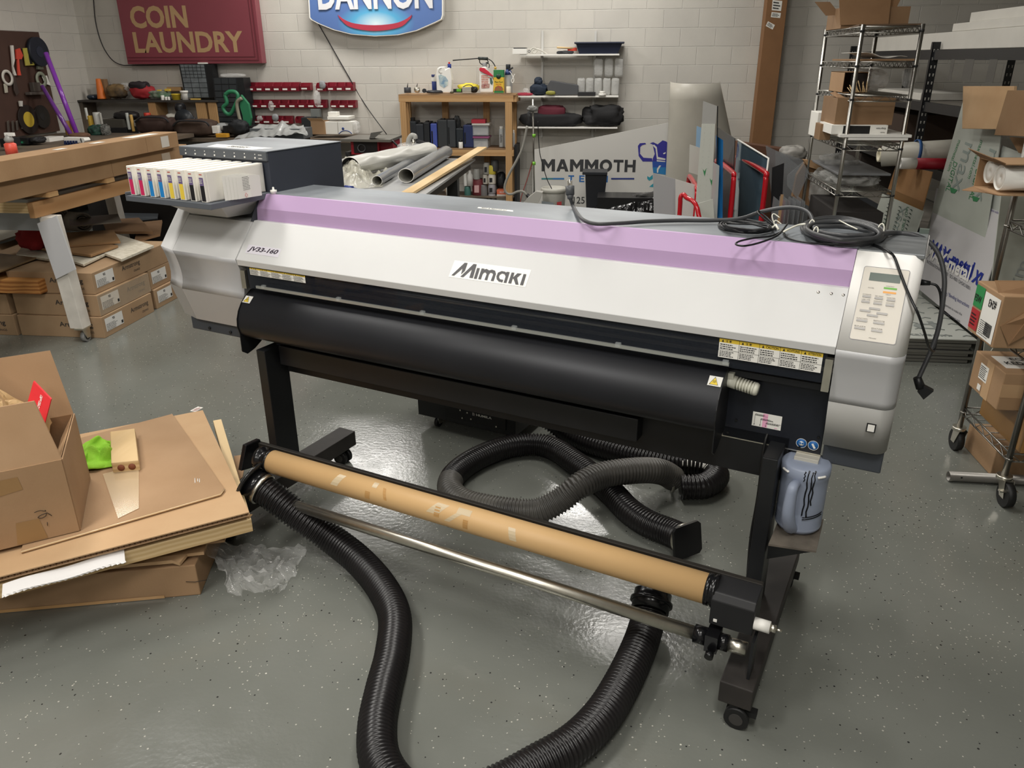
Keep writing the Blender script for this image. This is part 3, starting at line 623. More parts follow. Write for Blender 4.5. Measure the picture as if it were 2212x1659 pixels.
b.build('ink_drips', mat('wet_black_ink', '0b0b0f', .15), jug, local=True)
b = MB()
for a0 in (-.95, .62): b.tube([(.0647*math.sin(a0+.06*j), -.0647*math.cos(a0+.06*j), .222-.0*j) for j in range(7)], .004, 6)
b.build('white_marks', white_plastic, jug, local=True)
# ---------------------------------------------------------------- ducting hoses
hose_m = mat('black_duct_hose', '1d1b1c', .3, var=.3, vs=5); hose_dusty = mat('dusty_duct_hose', '2c2b2a', .4, col2='6d6a64', vs=4)
def hose(mb, pts, r=.0545, pitch=.0135, sub=4, n=22, amp=.085):
    p = resample(bez(pts, 24), pitch/sub)
    mb.tube(p, r, n, rf=lambda i: r*(1-amp+amp*(1, -.2, -1, -.2)[i % sub] if sub == 4 else r))
    return p
h = thing('duct_hose', 'long black ribbed duct hose curving across the floor in front of the printer', 'hose', AZ(850, 1400, 0))
px_ = [(560, 1052, .27), (597, 1078, .235), (655, 1122, .17), (715, 1163, .105), (772, 1208, .068), (822, 1265, .055), (852, 1330, .055), (848, 1410, .055), (829, 1490, .055), (815, 1570, .055), (822, 1645, .055), (870, 1710, .055), (960, 1738, .055), (1070, 1703, .055), (1160, 1655, .055), (1242, 1606, .055), (1302, 1545, .055), (1345, 1475, .055), (1380, 1400, .06), (1398, 1345, .075), (1405, 1312, .10)]
b = MB(); pp = hose(b, [AZ(x, y, z) for x, y, z in px_]); b.build('ribbed_hose', hose_m, h)
a0 = pp[0]; d0 = (pp[0]-pp[8]).normalized(); b = MB(); b.ring(a0-d0*.012, a0+d0*.03, .058, .046, 32); b.build('connector', black_gloss, h)
b = MB(); b.ring(a0+d0*.03, a0+d0*.038, .083, .044, 32); b.build('end_flange', mat('chromed_flange', '3a3a3a', .15, metal=.6), h)
for i in range(4):
    u = d0.orthogonal().normalized(); w = d0.cross(u); a = math.pi*(i*.5+.25); c = a0+d0*.0385+(u*math.cos(a)+w*math.sin(a))*.067; MB().cyl(c, c+d0*.004, .006, n=10).build('bolt', steel, h)
MB().ring(a0-d0*.02, a0-d0*.006, .061, .055, 28).build('hose_clamp', steel, h)
a1 = pp[-1]; d1 = (pp[-1]-pp[-8]).normalized(); MB().ring(a1-d1*.012, a1+d1*.05, .060, .05, 32).ring(a1+d1*.012, a1+d1*.022, .068, .058, 32).build('connector', black_gloss, h)
h = thing('duct_hose', 'looping dusty black duct hose with a square flange, on the floor behind the take-up roll', 'hose', AZ(1150, 1100, 0))
px_ = [(1482, 1166, .075), (1448, 1150, .06), (1398, 1130, .055), (1357, 1102, .055), (1325, 1068, .055), (1290, 1036, .055), (1243, 1000, .055), (1192, 968, .055), (1140, 960, .055), (1080, 970, .055), (1020, 996, .055), (980, 1028, .055), (973, 1058, .055), (1000, 1083, .055), (1050, 1096, .055), (1105, 1104, .058), (1160, 1104, .065), (1208, 1082, .10), (1250, 1050, .155), (1300, 1027, .17), (1355, 1018, .17), (1405, 1016, .15), (1435, 1022, .11), (1455, 1034, .065)]
b = MB(); pp = hose(b, [AZ(x, y, z) for x, y, z in px_], pitch=.014); k = int(len(pp)*.56)
b.mi = [1 if (i//22) > k else 0 for i in range(len(b.f))]; b.build('ribbed_hose', [hose_m, hose_dusty], h)
a0 = pp[0]; d0 = (pp[0]-pp[8]).normalized(); up_ = (Z_-d0*Z_.dot(d0)).normalized(); sd = d0.cross(up_)
q = [a0+up_*.064*s1+sd*.064*s2 for s1, s2 in ((1, .8), (.8, 1), (-.8, 1), (-1, .8), (-1, -.8), (-.8, -1), (.8, -1), (1, -.8))]
MB().slab(q, d0, .012).build('square_flange', black_gloss, h); MB().ring(a0-d0*.02, a0-d0*.008, .0585, .053, 28).build('hose_clamp', steel, h)
for s1, s2 in ((1, 1), (1, -1), (-1, 1), (-1, -1)): c = a0+up_*.05*s1+sd*.05*s2; MB().cyl(c+d0*-.003, c, .005, n=8).build('bolt', steel, h)
MB().ring(pp[-1]-Vector((.006, 0, 0)), pp[-1]+Vector((.006, 0, 0)), .058, .052, 24).build('hose_clamp', steel, h)
h = thing('duct_hose', 'black duct hose coming out from behind the wheeled cabinet, with white paint marks', 'hose', AZ(1450, 1020, 0))
px_ = [(1185, 905, .10), (1215, 925, .07), (1255, 948, .055), (1310, 968, .055), (1370, 985, .055), (1440, 1000, .055), (1500, 1005, .055), (1535, 1012, .055), (1548, 1030, .055), (1520, 1050, .055), (1470, 1052, .055)]
b = MB(); pp = hose(b, [AZ(x, y, z) for x, y, z in px_], pitch=.016); b.build('ribbed_hose', hose_m, h)
b = MB(); k = int(len(pp)*.63)
for i in range(0, 44, 5):
    c = pp[k+i]; t = (pp[k+i+1]-c).normalized(); s_ = Vector((t.y, -t.x, 0)); s_ = s_ if s_.y < 0 else -s_
    b.tube([c+s_*.0545*math.cos(a)+Z_*.0545*math.sin(a) for a in (.35, .5, .65, .8+.1*(i % 3))], .0022, 5)
b.build('paint_marks', white_plastic, h)

# ---------------------------------------------------------------- wheeled cabinet behind the printer
t = thing('extractor_cabinet', 'low black wheeled extractor cabinet half hidden behind the printer beam', 'cabinet', pw(-1.68, .9, 0), PA)
q = lambda mb, n, m: mb.build(n, m, t)
def wb_(mb, x0, y0, z0, x1, y1, z1):
    return mb.hexa([pw(x0, y0, z0), pw(x1, y0, z0), pw(x1, y1, z0), pw(x0, y1, z0)], [pw(x0, y0, z1), pw(x1, y0, z1), pw(x1, y1, z1), pw(x0, y1, z1)])
q(wb_(MB(), -1.955, .70, .062, -1.40, 1.15, .50), 'body', black)
q(wb_(MB(), -1.79, .694, .085, -1.45, .70, .16), 'control_strip', black_gloss)
b = MB(); text_into(b, 'HUMILA', pw(-1.61, .693, .128), EX, Z_, .085, .012, bold=.02); fine_print(b, pw(-1.632, .693, .126), EX, Z_, .016, .016, 4); q(b, 'lettering', white_plastic)
for i in range(5): c = pw((-1.7, -1.66, -1.64, -1.5, -1.69)[i], .692, (.14, .135, .105, .095, .1)[i]); q(MB().cyl(c, c-EY*.003, .004, n=8), 'knob', steel)
for x, y in ((-1.86, .735), (-1.468, .775), (-1.88, 1.1), (-1.44, 1.1)):
    c = pw(x, y, .026); q(MB().cyl(c-EX*.009, c+EX*.009, .026, n=20), 'caster_wheel', rubber); q(MB().cyl(c-EX*.011, c+EX*.011, .010, n=12), 'wheel_hub', mat('grey_hub', 'b5b5b0', .4))
    b = MB().hexa([c+EX*.014-EY*.012-Z_*.005, c+EX*.017-EY*.012-Z_*.005, c+EX*.017+EY*.02-Z_*.005, c+EX*.014+EY*.02-Z_*.005], [c+EX*.014-EY*.03+Z_*.036, c+EX*.017-EY*.03+Z_*.036, c+EX*.017+EY*.03+Z_*.036, c+EX*.014+EY*.03+Z_*.036])
    q(b, 'caster_fork', steel)

# ---------------------------------------------------------------- cords on the printer
grey_cord = mat('grey_power_cord', '3f4042', .4, var=.15); thin_cord = mat('thin_black_cord', '17181a', .4); zip_w = mat('white_zip_tie', 'eceadb', .35)
def top(x, y, z): return pw(*LZ(x, y, z))
t = thing('power_cord', 'thick grey power cord coiled on the printer top, plug sticking up', 'power cord', top(1820, 498, 1.25))
q = lambda mb, n, m: mb.build(n, m, t)
pts = [pw(*LY(1232, 428, .225)), pw(*LY(1240, 450, .215)), top(1256, 472, 1.262), top(1285, 483, 1.258), top(1340, 482, 1.258), top(1400, 478, 1.258), top(1470, 476, 1.258), top(1540, 476, 1.258), top(1600, 472, 1.264), pw(*LY(1650, 456, .26)), pw(*LY(1705, 448, .27)), pw(*LY(1742, 456, .25)), pw(*LY(1756, 478, .20)), top(1748, 492, 1.27)]
q(MB().tube(bez(pts, 8), .0062, 10), 'lead', grey_cord)
c0 = Vector(LZ(1822, 500, 1.275))
for i in range(7):
    r = random.Random(40+i); pts = []
    for j in range(12):
        a = 2*math.pi*j/12; e = 1-.05*i+r.uniform(-.03, .03)
        px2 = 1822+(88-3.5*i)*math.cos(a)+r.uniform(-2, 2); py2 = 499+(28-3.2*i+r.uniform(-1.5, 1.5))*math.sin(a)+6*math.cos(a)
        pts.append(top(px2, py2, 1.256+.0075*(i % 4)+.003*math.sin(a*2+i)))
    q(MB().tube(bez(pts, 5, closed=True), .0062, 8, closed=True), 'coil_loop', grey_cord)
pts = [top(1900, 506, 1.27), pw(*LY(1935, 503, .235)), pw(*LY(1975, 508, .24)), pw(*LY(2008, 524, .24)), pw(*LY(2030, 555, .23)), pw(*LY(2040, 600, .21)), pw(*LY(2037, 650, .19)), pw(*LY(2027, 710, .17)), pw(*LY(2010, 760, .15)), pw(*LY(1992, 800, .13)), pw(*LY(1983, 820, .12))]
q(MB().tube(bez(pts, 8), .0068, 10), 'hanging_lead', grey_cord)
b = MB(); a = pw(*LY(1981, 815, .12)); c = pw(*LY(1989, 838, .12)); e = pw(*LY(2006, 852, .12)); b.cyl(a, c, .011, .013, 12); d = (e-c).normalized(); n_ = d.cross(EY).normalized()
b.hexa([c-n_*.012-EY*.009, c+n_*.012-EY*.009, c+n_*.012+EY*.009, c-n_*.012+EY*.009], [e-n_*.018-EY*.01, e+n_*.018-EY*.01, e+n_*.018+EY*.01, e-n_*.018+EY*.01]); q(b, 'socket_end', thin_cord)
b = MB(); a = pw(*LY(1232, 430, .225)); c = pw(*LY(1231, 402, .235)); d = (c-a).normalized(); b.cyl(a, a+d*.014, .0095, .0125, 12); b.cyl(a+d*.014, c, .0145, .0155, 14); q(b, 'plug', mat('plug_grey', '4b4d50', .45))
for dx in (-.007, .006): q(MB().hexa(*[[c+d*k+EX*(dx+s)+EY*w for s, w in ((-.001, -.003), (.001, -.003), (.001, .003), (-.001, .003))] for k in (0, .019)]), 'plug_prong', steel)
q(MB().cyl(c, c+d*.021, .0024, n=8), 'plug_prong', steel)
for (x, y, r_) in ((1903, 496, .016), (1753, 487, .015), (1762, 500, .012)):
    c = top(x, y, 1.272); q(MB().tube([c+EX*r_*.5*math.cos(a)+Z_*r_*math.sin(a)+EY*.006*math.sin(a) for a in [k*.52 for k in range(12)]], .0018, 6, closed=True), 'zip_tie', zip_w)
q(MB().tube([top(1813, 476, 1.30), top(1832, 486, 1.305), top(1852, 495, 1.30)], .0018, 6), 'zip_tie', zip_w)
q(MB().tube(bez([top(1692, 501, 1.262), top(1706, 494, 1.268), top(1725, 486, 1.272), top(1740, 484, 1.275)]), .003, 6), 'zip_tie', zip_w)
t = thing('data_cable', 'thin black cable in loose loops on the printer top, white zip ties', 'cable', top(1620, 490, 1.25))
for i in range(6):
    r = random.Random(i); pts = []
    for j in range(10):
        a = 2*math.pi*j/10; pts.append(top(1612+(62-3*i)*math.cos(a)+r.uniform(-3, 3), 489+(15-2.0*i)*math.sin(a)+r.uniform(-2, 2)+3*math.cos(a), 1.2515+.004*i))
    q(MB().tube(bez(pts, 5, closed=True), .0028, 6, closed=True), 'cable_loop', thin_cord)
q(MB().tube(bez([top(1690, 500, 1.262), top(1665, 510, 1.256), top(1630, 514, 1.254), top(1598, 521, 1.253), top(1590, 528, 1.252), top(1610, 531, 1.252), top(1645, 523, 1.254), top(1680, 508, 1.26), top(1700, 485, 1.27)], 8), .003, 6), 'cable_loop', thin_cord)
q(MB().tube(bez([top(1672, 485, 1.262), pw(*LY(1652, 466, .20)), pw(*LY(1638, 456, .20)), pw(*LY(1640, 463, .16)), top(1668, 486, 1.265)], 8), .003, 6), 'cable_loop', thin_cord)
pts = [top(1690, 496, 1.258), top(1700, 512, 1.252), top(1730, 522, 1.252), top(1790, 528, 1.252), top(1850, 530, 1.253), top(1880, 526, 1.254)]
q(MB().tube(bez(pts, 6), .003, 6), 'cable_run', thin_cord)
def bzp(x, y, off=.006): return hit(x, y, EX*AN.x+EY*AN.y+Z_*AN.z, (EX*AN.x+EY*AN.y+Z_*AN.z).dot(pw(*(A0+AN*off))))
pts = [top(1880, 526, 1.254), top(1898, 533, 1.253), top(1920, 544, 1.2535), bzp(1932, 556, .008), bzp(1945, 590), bzp(1958, 624), bzp(1972, 655, .012), pw(*LY(1984, 680, -.10)), pw(*LY(1996, 715, -.05)), pw(*LY(2005, 745, .02)), pw(*LY(2012, 757, .10)), pw(*LY(2018, 756, .15)), pw(*LY(2024, 725, .17)), pw(*LY(2031, 680, .19)), pw(*LY(2032, 640, .20)), pw(*LY(2024, 618, .20)), pw(*LY(2008, 612, .20))]
q(MB().tube(bez(pts, 7), .0036, 8), 'hanging_cable', thin_cord)
a = pw(*LY(2010, 612, .20)); c = pw(.164, .20, a.z); q(MB().cyl(c, a, .009, .006, 10), 'connector', thin_cord)
for i, (x, y) in enumerate(((1672, 462), (1676, 476))): q(MB().tube(bez([top(1674, 488, 1.262), pw(*LY(x-4, y+6, .16)), pw(*LY(x, y, .17)), pw(*LY(x+12, y+8, .17))]), .0016, 6), 'zip_tie', zip_w)
q(MB().tube([top(1668, 492, 1.268), top(1676, 486, 1.276), top(1682, 496, 1.266)], .0035, 6), 'zip_tie', zip_w)

# ---------------------------------------------------------------- stack on the floor at the left
def quad_slab(name, m, P4, th, label, cat, group=None, parent=None, bevel=0): return MB().slab(P4, (0, 0, -1), th).build(name, m, parent, label, cat, group, bevel=bevel)
t = thing('flat_carton', 'large flat brown cardboard box on the floor under the sheets', 'box', (-1.8, 2.4, 0))
A, B, C, D = AZ(-150, 1338), AZ(434, 1285), AZ(462, 1215), Vector((-2.25, 3.0, 0)); Dn = A+(C-B)+(C-B)*3; C = B+(C-B)*3.6; D = A+(C-B)
b = MB().hexa([A, B, C, D], [p+Z_*.125 for p in (A, B, C, D)]); b.build('body', card, t, bevel=.004)
dx = (B-A).normalized(); b = MB(); decal(b, A+dx*.2+Z_*.002+Vector((0, -.001, 0)), dx, Z_, .55, .012, .002); b.build('tape_strip', mat('glossy_clear_tape', 'c59c6b', .15), t)
b = MB(); b.tube([A+dx*.83+Z_*.062-Y_*.003, A+dx*.86+Z_*.058-Y_*.003, A+dx*.90+Z_*.062-Y_*.003], .001, 5); b.build('pen_mark', ink_black, t)
b = MB(); A2, B2, C2 = AZ(-150, 1283, .15), AZ(395, 1226, .15), AZ(470, 1130, .15)
b.slab([AZ(-150, 1262, .155), AZ(370, 1210, .155), AZ(388, 1216, .14), AZ(404, 1196, .155), AZ(440, 1192, .155), AZ(470, 1100, .155), AZ(-60, 1000, .155)], (0, 0, -1), .012)
b.build('cardboard_sheet', card_light, None, 'light brown bent cardboard sheet, lowest of the sheets on the flat carton', 'cardboard sheet')
MB().slab([AZ(-150, 1240, .178), AZ(485, 1166, .178), AZ(520, 1050, .178), AZ(300, 960, .178), AZ(-60, 980, .178)], (0, 0, -1), .010).build('cardboard_sheet', card, None, 'brown cardboard sheet with shiny tape, just below the pine frame', 'cardboard sheet')
# pine frame
t = thing('stretcher_rails', 'pale pine wooden frame sandwiched between the cardboard sheets', 'wooden frame', AZ(400, 1150, .2))
zt, zb = .255, .205
def bar(p, q2, w, n): 
    d = (q2-p).normalized(); s_ = Vector((-d.y, d.x, 0))*w; MB().hexa([Vector((v.x, v.y, zb)) for v in (p, q2, q2+s_, p+s_)], [Vector((v.x, v.y, zt)) for v in (p, q2, q2+s_, p+s_)]).build(n, pine, t, bevel=.002)
fa, fb, fc = AZ(-120, 1293, zt), AZ(543, 1121, zt), AZ(478, 905, zt)
bar(fa, fb, .035, 'front_rail'); d = (fc-fb).normalized(); s_ = Vector((-d.y, d.x, 0)); bar(fb+d*.036, fc, .035, 'side_rail')
c = fb+Vector((-.02, .015, 0)); MB().box(c.x-.012, c.y-.012, zt, c.x+.012, c.y+.012, zt+.001).build('corner_stain', tape, t)
b = MB(); o0 = AZ(6, 1262, .262); o1 = AZ(268, 1186, .262); o2 = AZ(271, 1217, .236); o3 = AZ(4, 1292, .232)
def foam(u, v):
    p = (o0.lerp(o1, u)).lerp(o3.lerp(o2, u), v); p.z += .003*math.sin(u*9); 
    if v > .9: p.y += .004*math.sin(u*140)+.012*math.sin(u*3.1)
    return p
b.grid(foam, 60, 6); b.build('foam_wrap', mat('white_foam', 'edeae8', .8), None, 'white foam wrap strip hanging over the front of the pine frame', 'foam sheet', solid=.004)
zs = .29
P0, P1, P2, P3 = AZ(-200, 1297, zs), AZ(538, 1106, zs), AZ(438, 886, zs), AZ(100, 952, zs)
t = thing('cardboard_sheet', 'thick double-wall corrugated cardboard sheet with a dark fluted edge, on the pine frame', 'cardboard sheet', AZ(300, 1050, zs-.02))
MB().slab([P0, P1, P2, P3], (0, 0, -1), .004).build('top_liner', card_light, t); MB().slab([p-Z_*.014 for p in (P0, P1, P2, P3)], (0, 0, -1), .003).build('bottom_liner', card, t)
b = MB(); d = (P1-P0); L = d.length; n_ = int(L/.016); dn = d.normalized(); s_ = Vector((-dn.y, dn.x, 0))
for i in range(n_):
    a = P0+dn*(i*.016)+s_*.001-Z_*.004; b.add([a, a+dn*.008-Z_*.010, a+dn*.009-Z_*.010, a+dn*.001, a+s_*.03, a+dn*.008-Z_*.010+s_*.03, a+dn*.009-Z_*.010+s_*.03, a+dn*.001+s_*.03], [(0, 1, 2, 3), (0, 4, 5, 1), (3, 2, 6, 7)])
    b.add([a+dn*.008-Z_*.010, a+dn*.016, a+dn*.017, a+dn*.009-Z_*.010], [(0, 1, 2, 3)])
b.build('fluting', card_dark, t)
MB().slab([p+s_*.012-Z_*.0042 for p in (P0, P1)]+[P2-Z_*.0042-dn*.01, P3-Z_*.0042], (0, 0, -1), .0095).build('core_layer', card_dark, t)
b = MB(); a = AZ(422, 890, zs); decal(b, a, Vector((.25, 1, 0)), Vector((-1, .25, 0)), .05, .03, .0008); b.build('barcode_sticker', white_paper, t)
b = MB(); fine_print(b, a+Vector((.0, .004, .0012)), Vector((.25, 1, 0)), Vector((-1, .25, 0)), .045, .022, 4); b.build('sticker_print', mat('dull_red_print', 'a05a58', .6), t)
zs2 = .302
Q0, Q1, Q1b, Q2, Q3 = AZ(45, 1190, zs2), AZ(476, 1066, zs2), AZ(484, 1055, zs2), AZ(372, 894, zs2), AZ(120, 960, zs2)
t = thing('cardboard_sheet', 'film-wrapped smooth cardboard sheet lying topmost on the floor stack', 'cardboard sheet', AZ(300, 1030, zs2-.01))
MB().slab([Q0, Q1, Q1b, Q2, Q3], (0, 0, -1), .010).build('sheet', card, t)
d = (Q1-Q0).normalized(); MB().tube([Q0-Z_*.004, Q0.lerp(Q1, .5)-Z_*.004, Q1-Z_*.004, Q1b-Z_*.004], .0035, 6).build('film_edge', mat('shiny_film_edge', 'd8bd96', .12), t)
b = MB(); 
for (x, y, x2, y2) in ((421, 1033, 421.5, 1043), (427, 1034, 427, 1040), (431, 1034, 431, 1042)): b.tube([AZ(x, y, zs2+.001), AZ(x2, y2, zs2+.001)], .0015, 5)
b.build('glint_marks', white_plastic, t)
b = MB().slab([AZ(222, 1024, zs2+.0025), AZ(300, 1005, zs2+.0025), AZ(300, 1098, zs2+.0025), AZ(255, 1120, zs2+.0025)], Z_, .0008); b.build('clear_film', mat('film_on_card', 'e6cfa8', .12, alpha=.35), t)
MB().slab([AZ(505, 985, .2), AZ(533, 981, .2), AZ(524, 1030, .2), AZ(508, 1045, .2)], (0, 0, -1), .004).build('cardboard_scrap', card, None, 'small cardboard scrap poking out behind the pine frame by the hose end', 'cardboard scrap')
# wood block
b = MB(); bz = zs2+.044; T = [AZ(240, 1000, bz), AZ(299, 994, bz), AZ(291, 925, bz), AZ(238, 932, bz)]
t = thing('wood_block', 'short pale pine wood block lying beside the green cloth', 'wood block', AZ(268, 1000, zs2))
b.hexa([Vector((p.x, p.y, zs2)) for p in T], T); b.build('block', pine, t, bevel=.003)
b = MB()
dn2 = (T[1]-T[0]).normalized()
for k in (.32, .72):
    c = T[0].lerp(T[1], k)-Z_*.024; nn = Vector((dn2.y, -dn2.x, 0)); b.lathe([(.0001, 0), (.013, 0), (.013, .0008), (.0001, .0008)], c+nn*.0004, 16, axis=nn)
b.build('end_grain_knots', mat('knot_brown', '8a5138', .7), t)
# green cloth
cg = mat('lime_microfibre', '97d23a', .85, var=.12, vs=20, bump=.3, bs=300)
c0 = AZ(206, 990, zs2)
def cloth(u, v):
    x = (u-.5)*.19; y = (v-.5)*.17; x *= 1.3; y *= 1.3; p = Vector((c0.x+x*math.cos(.4)-y*math.sin(.4), c0.y+x*math.sin(.4)+y*math.cos(.4), 0))
    n1 = mnoise.noise(p*13+Vector((3, 1, 0))); n2 = mnoise.noise(p*28); w = max(0, 1-((u-.5)**2+(v-.5)**2)*3.2)
    p += Vector((n2*.02, n1*.025, 0)); p.z = zs2+.006+w*(.02+.065*abs(n1)+.03*n2); return p
b = MB(); b.smooth = True; b.grid(cloth, 48, 42)
b.build('cleaning_cloth', cg, None, 'crumpled lime green microfibre cloth on the cardboard', 'cloth', solid=.003)
# open box
t = thing('cardboard_box', 'large open cardboard box filled with brown packing paper, on the cardboard stack', 'box', (-1.95, 2.15, zs2))
B1 = AZ(172, 1145, zs2+.003); B2 = AZ(193, 1033, zs2+.003); ht = .262
dn = (B2-B1).normalized(); wd = (AZ(0, 1187, zs2+.003)-B1).normalized(); wd = Vector((-dn.y, dn.x, 0)) if Vector((-dn.y, dn.x, 0)).dot(wd) > .5 else wd
wx = (AZ(0, 1187, zs2+.003)-B1).normalized(); W_ = .46; Dp = (B2-B1).length
B0 = B1+wx*W_; B3 = B2+wx*W_; H = Z_*ht
def panel(a, b_, h1, th, name, m=card):
    d = (b_-a).normalized(); n = d.cross(h1.normalized()).normalized()
    return MB().slab([a, b_, b_+h1, a+h1], n, th).build(name, m, t)
MB().slab([B0, B1, B2, B3], Z_, .004).build('bottom', card_dark, t)
panel(B0, B1, H, .004, 'front_panel'); panel(B1, B2, H, .004, 'side_panel'); panel(B2, B3, H, -.004, 'back_panel', card_dark); panel(B3, B0, H, .004, 'side_panel', card_dark)
T0, T1, T2, T3 = B0+H, B1+H, B2+H, B3+H
# flaps: back stands up, front stands up leaning in, side folded into the box
bt = AY(108, 757, T2.y+.03); v = bt-T2; panel(T2, T3, v, .004, 'back_flap')
ft = AY(73, 867, T1.y+.035); v = ft-T1; MB().slab([T1, T0, T0+v, T1+v], (0, 1, .3), .004).build('front_flap', card, t)
sf = T1.lerp(T2, .5)+wx*.10-Z_*.04
MB().slab([T1+wx*.004, T2+wx*.004, T2+wx*.05-Z_*.07+dn*-.03, T1+wx*.05-Z_*.07+dn*.06], (1, 0, .6), .003).build('side_flap', card_light, t)
b = MB(); fd = (B1-B0).normalized(); o = B0+fd*(W_-.175)-Y_*.0; nf = Vector((fd.y, -fd.x, 0)); 
b.add([o+nf*.005+Z_*.003, o+fd*.085+nf*.005+Z_*.003, o+fd*.075+nf*.005+Z_*.078, o+fd*.012+nf*.005+Z_*.08], [(0, 1, 2, 3)]); b.build('tape_patch', tape, t)
b = MB(); b.add([o+nf*.005+Z_*.18+fd*-.03, o+fd*.055+nf*.005+Z_*.19, o+fd*.05+nf*.005+Z_*.235, o+nf*.005+Z_*.235+fd*-.03], [(0, 1, 2, 3)]); b.build('tape_patch', tape, t)
def fp(x, y): r = hit(x, y, nf, (nf).dot(B1)+.0065); return r
b = MB(); b.tube(bez([fp(74, 1107), fp(86, 1103), fp(98, 1104), fp(97, 1102)]), .0009, 5); b.build('pen_mark', ink_black, t)
b = MB(); b.tube(bez([fp(101, 1108), fp(88, 1113), fp(82, 1118), (fp(90, 1119)), fp(99, 1114), fp(101, 1108), fp(112, 1114)]), .0009, 5); b.build('pen_mark', ink_black, t)
b = MB(); b.tube([fp(102, 1128), fp(103, 1136)], .0009, 5); b.build('pen_mark', ink_black, t)
# packing paper
def crumple(u, v):
    p = (T0+wx*0).lerp(T1, u*.80+.05).lerp(T3.lerp(T2, u*.80+.05), .3+v*.64)
    n1 = mnoise.noise(p*9); n2 = mnoise.noise(p*24+Vector((5, 5, 5))); n3 = abs(mnoise.noise(p*16+Vector((9, 0, 2))))
    p.z = T0.z+.25-.36*max(0, u-.35)**1.2+.06*n1+.05*n3+.03*n2; p.x += n2*.012; p.y += n1*.012
    if u in (0, 1) or v in (0, 1): p.z -= .05
    return p
b = MB(); b.grid(crumple, 40, 30); b.build('packing_paper', mat('kraft_packing_paper', 'c8a778', .65, var=.08, vs=12), None, 'crumpled brown packing paper filling the open cardboard box', 'packing paper', kind=None)
t = thing('red_booklet', 'red booklet standing in the open box beside the packing paper', 'booklet', AY(82, 900, 2.12))
R0, R1, R2, R3 = AY(72, 824, 2.17), AY(110, 863, 2.15), AY(94, 924, 2.10), AY(55, 885, 2.12)
MB().slab([R0, R1, R2, R3], (0, 1, .2), .006).build('cover', mat('red_print_card', 'd8232b', .35), t)
u = (R2-R1).normalized(); v = (R0-R1).normalized(); b = MB(); n_ = u.cross(-v)
text_into(b, 'Office DEPOT', R0.lerp(R1, .62)+u*.012-Y_*.002, u, -(-v).normalized(), .045, .011, bold=.02, lift=.0); 
for p in b.v: p.y -= .001
b.build('lettering', white_paper, t)
# clear film on the floor
fl = [AZ(430, 1195, .02), AZ(655, 1185, .02), AZ(640, 1260, .0), AZ(560, 1305, 0), AZ(430, 1250, .1)]
def filmf(u, v):
    p = fl[0].lerp(fl[1], u).lerp(AZ(505, 1300, 0).lerp(AZ(630, 1285, 0), u), v); n1 = mnoise.noise(p*14); n2 = mnoise.noise(p*37+Vector((1, 2, 3)))
    p += Vector((n1*.04, n2*.03, 0)); p.z = .012+abs(n1)*.07*(1-abs(u-.5))+abs(n2)*.03+(.10*(1-u)**3*(1-v)); return p
b = MB(); b.grid(filmf, 34, 26); b.build('plastic_film', mat('floor_clear_film', 'f4f4f2', .05, alpha=.17, bump=.5, bs=18), None, 'crumpled clear plastic film on the floor beside the flat carton', 'plastic film')
# ---------------------------------------------------------------- quick builders for upright things at a known depth
def C(c, rough=.55, **k): return mat('paint_'+c+str(int(rough*100))+('m' if k.get('metal') else ''), c, rough, **k) if not k or set(k) == {'metal'} else mat('mix_'+c+'_'+'_'.join(str(v) for v in k.values()), c, rough, **k)
def bx(name, r, Y, dep, m, label=None, cat=None, group=None, parent=None, bevel=.003, lean=0):
    x0, z0, x1, z1 = rect(*r, Y)
    b = MB().hexa([(x0, Y, z0), (x1, Y, z0), (x1, Y+dep, z0), (x0, Y+dep, z0)], [(x0+lean, Y, z1), (x1+lean, Y, z1), (x1+lean, Y+dep, z1), (x0+lean, Y+dep, z1)])
    return b.build(name, m, parent, label, cat, group, bevel=bevel)
def cy(name, r, Y, m, label=None, cat=None, group=None, parent=None, prof=None, n=18):
    "round thing filling a picture rectangle; prof = [(radius fraction, height fraction)]"
    x0, z0, x1, z1 = rect(*r, Y); R = (x1-x0)/2; h = z1-z0
    prof = prof or [(0.001, 0), (.97, 0), (1, .03), (1, .97), (.95, 1), (.001, 1)]
    return MB().lathe([(a*R, q_*h) for a, q_ in prof], ((x0+x1)/2, Y+R, z0), n).build(name, m, parent, label, cat, group)
def lump(name, r, Y, dep, m, label=None, cat=None, group=None, parent=None, seed=0, rough=.25, flat=.55, nu=30, nv=18, sq=2.6):
    x0, z0, x1, z1 = rect(*r, Y); cx, hx = (x0+x1)/2, (x1-x0)/2; h = z1-z0; cy_ = Y+dep/2; b = MB(); b.smooth = True; vs = []
    for j in range(nv+1):
        ph = -math.pi/2+math.pi*j/nv
        for i in range(nu):
            th = 2*math.pi*i/nu; cp_, sp_ = math.cos(ph), math.sin(ph); ct, st = math.cos(th), math.sin(th)
            f = lambda v: math.copysign(abs(v)**(2/sq), v)
            p = Vector((cx+hx*f(cp_)*f(ct), cy_+dep/2*f(cp_)*f(st), z0+h*(.5+.5*f(sp_))))
            k = mnoise.noise(p*(3.2/max(hx, .05))*.5+Vector((seed, seed*2, 0)))*rough+mnoise.noise(p*(9/max(hx, .05))*.4+Vector((seed, 0, seed)))*rough*.5
            p = Vector((cx, cy_, z0+h*.4))+(p-Vector((cx, cy_, z0+h*.4)))*(1-abs(k)*.9); p.z = max(p.z, z0); vs.append(p)
    b.add(vs, [(j*nu+i, j*nu+(i+1) % nu, (j+1)*nu+(i+1) % nu, (j+1)*nu+i) for j in range(nv) for i in range(nu)])
    return b.build(name, m, parent, label, cat, group)
def at_(r, Y): x0, z0, x1, z1 = rect(*r, Y); return ((x0+x1)/2, Y, z0)
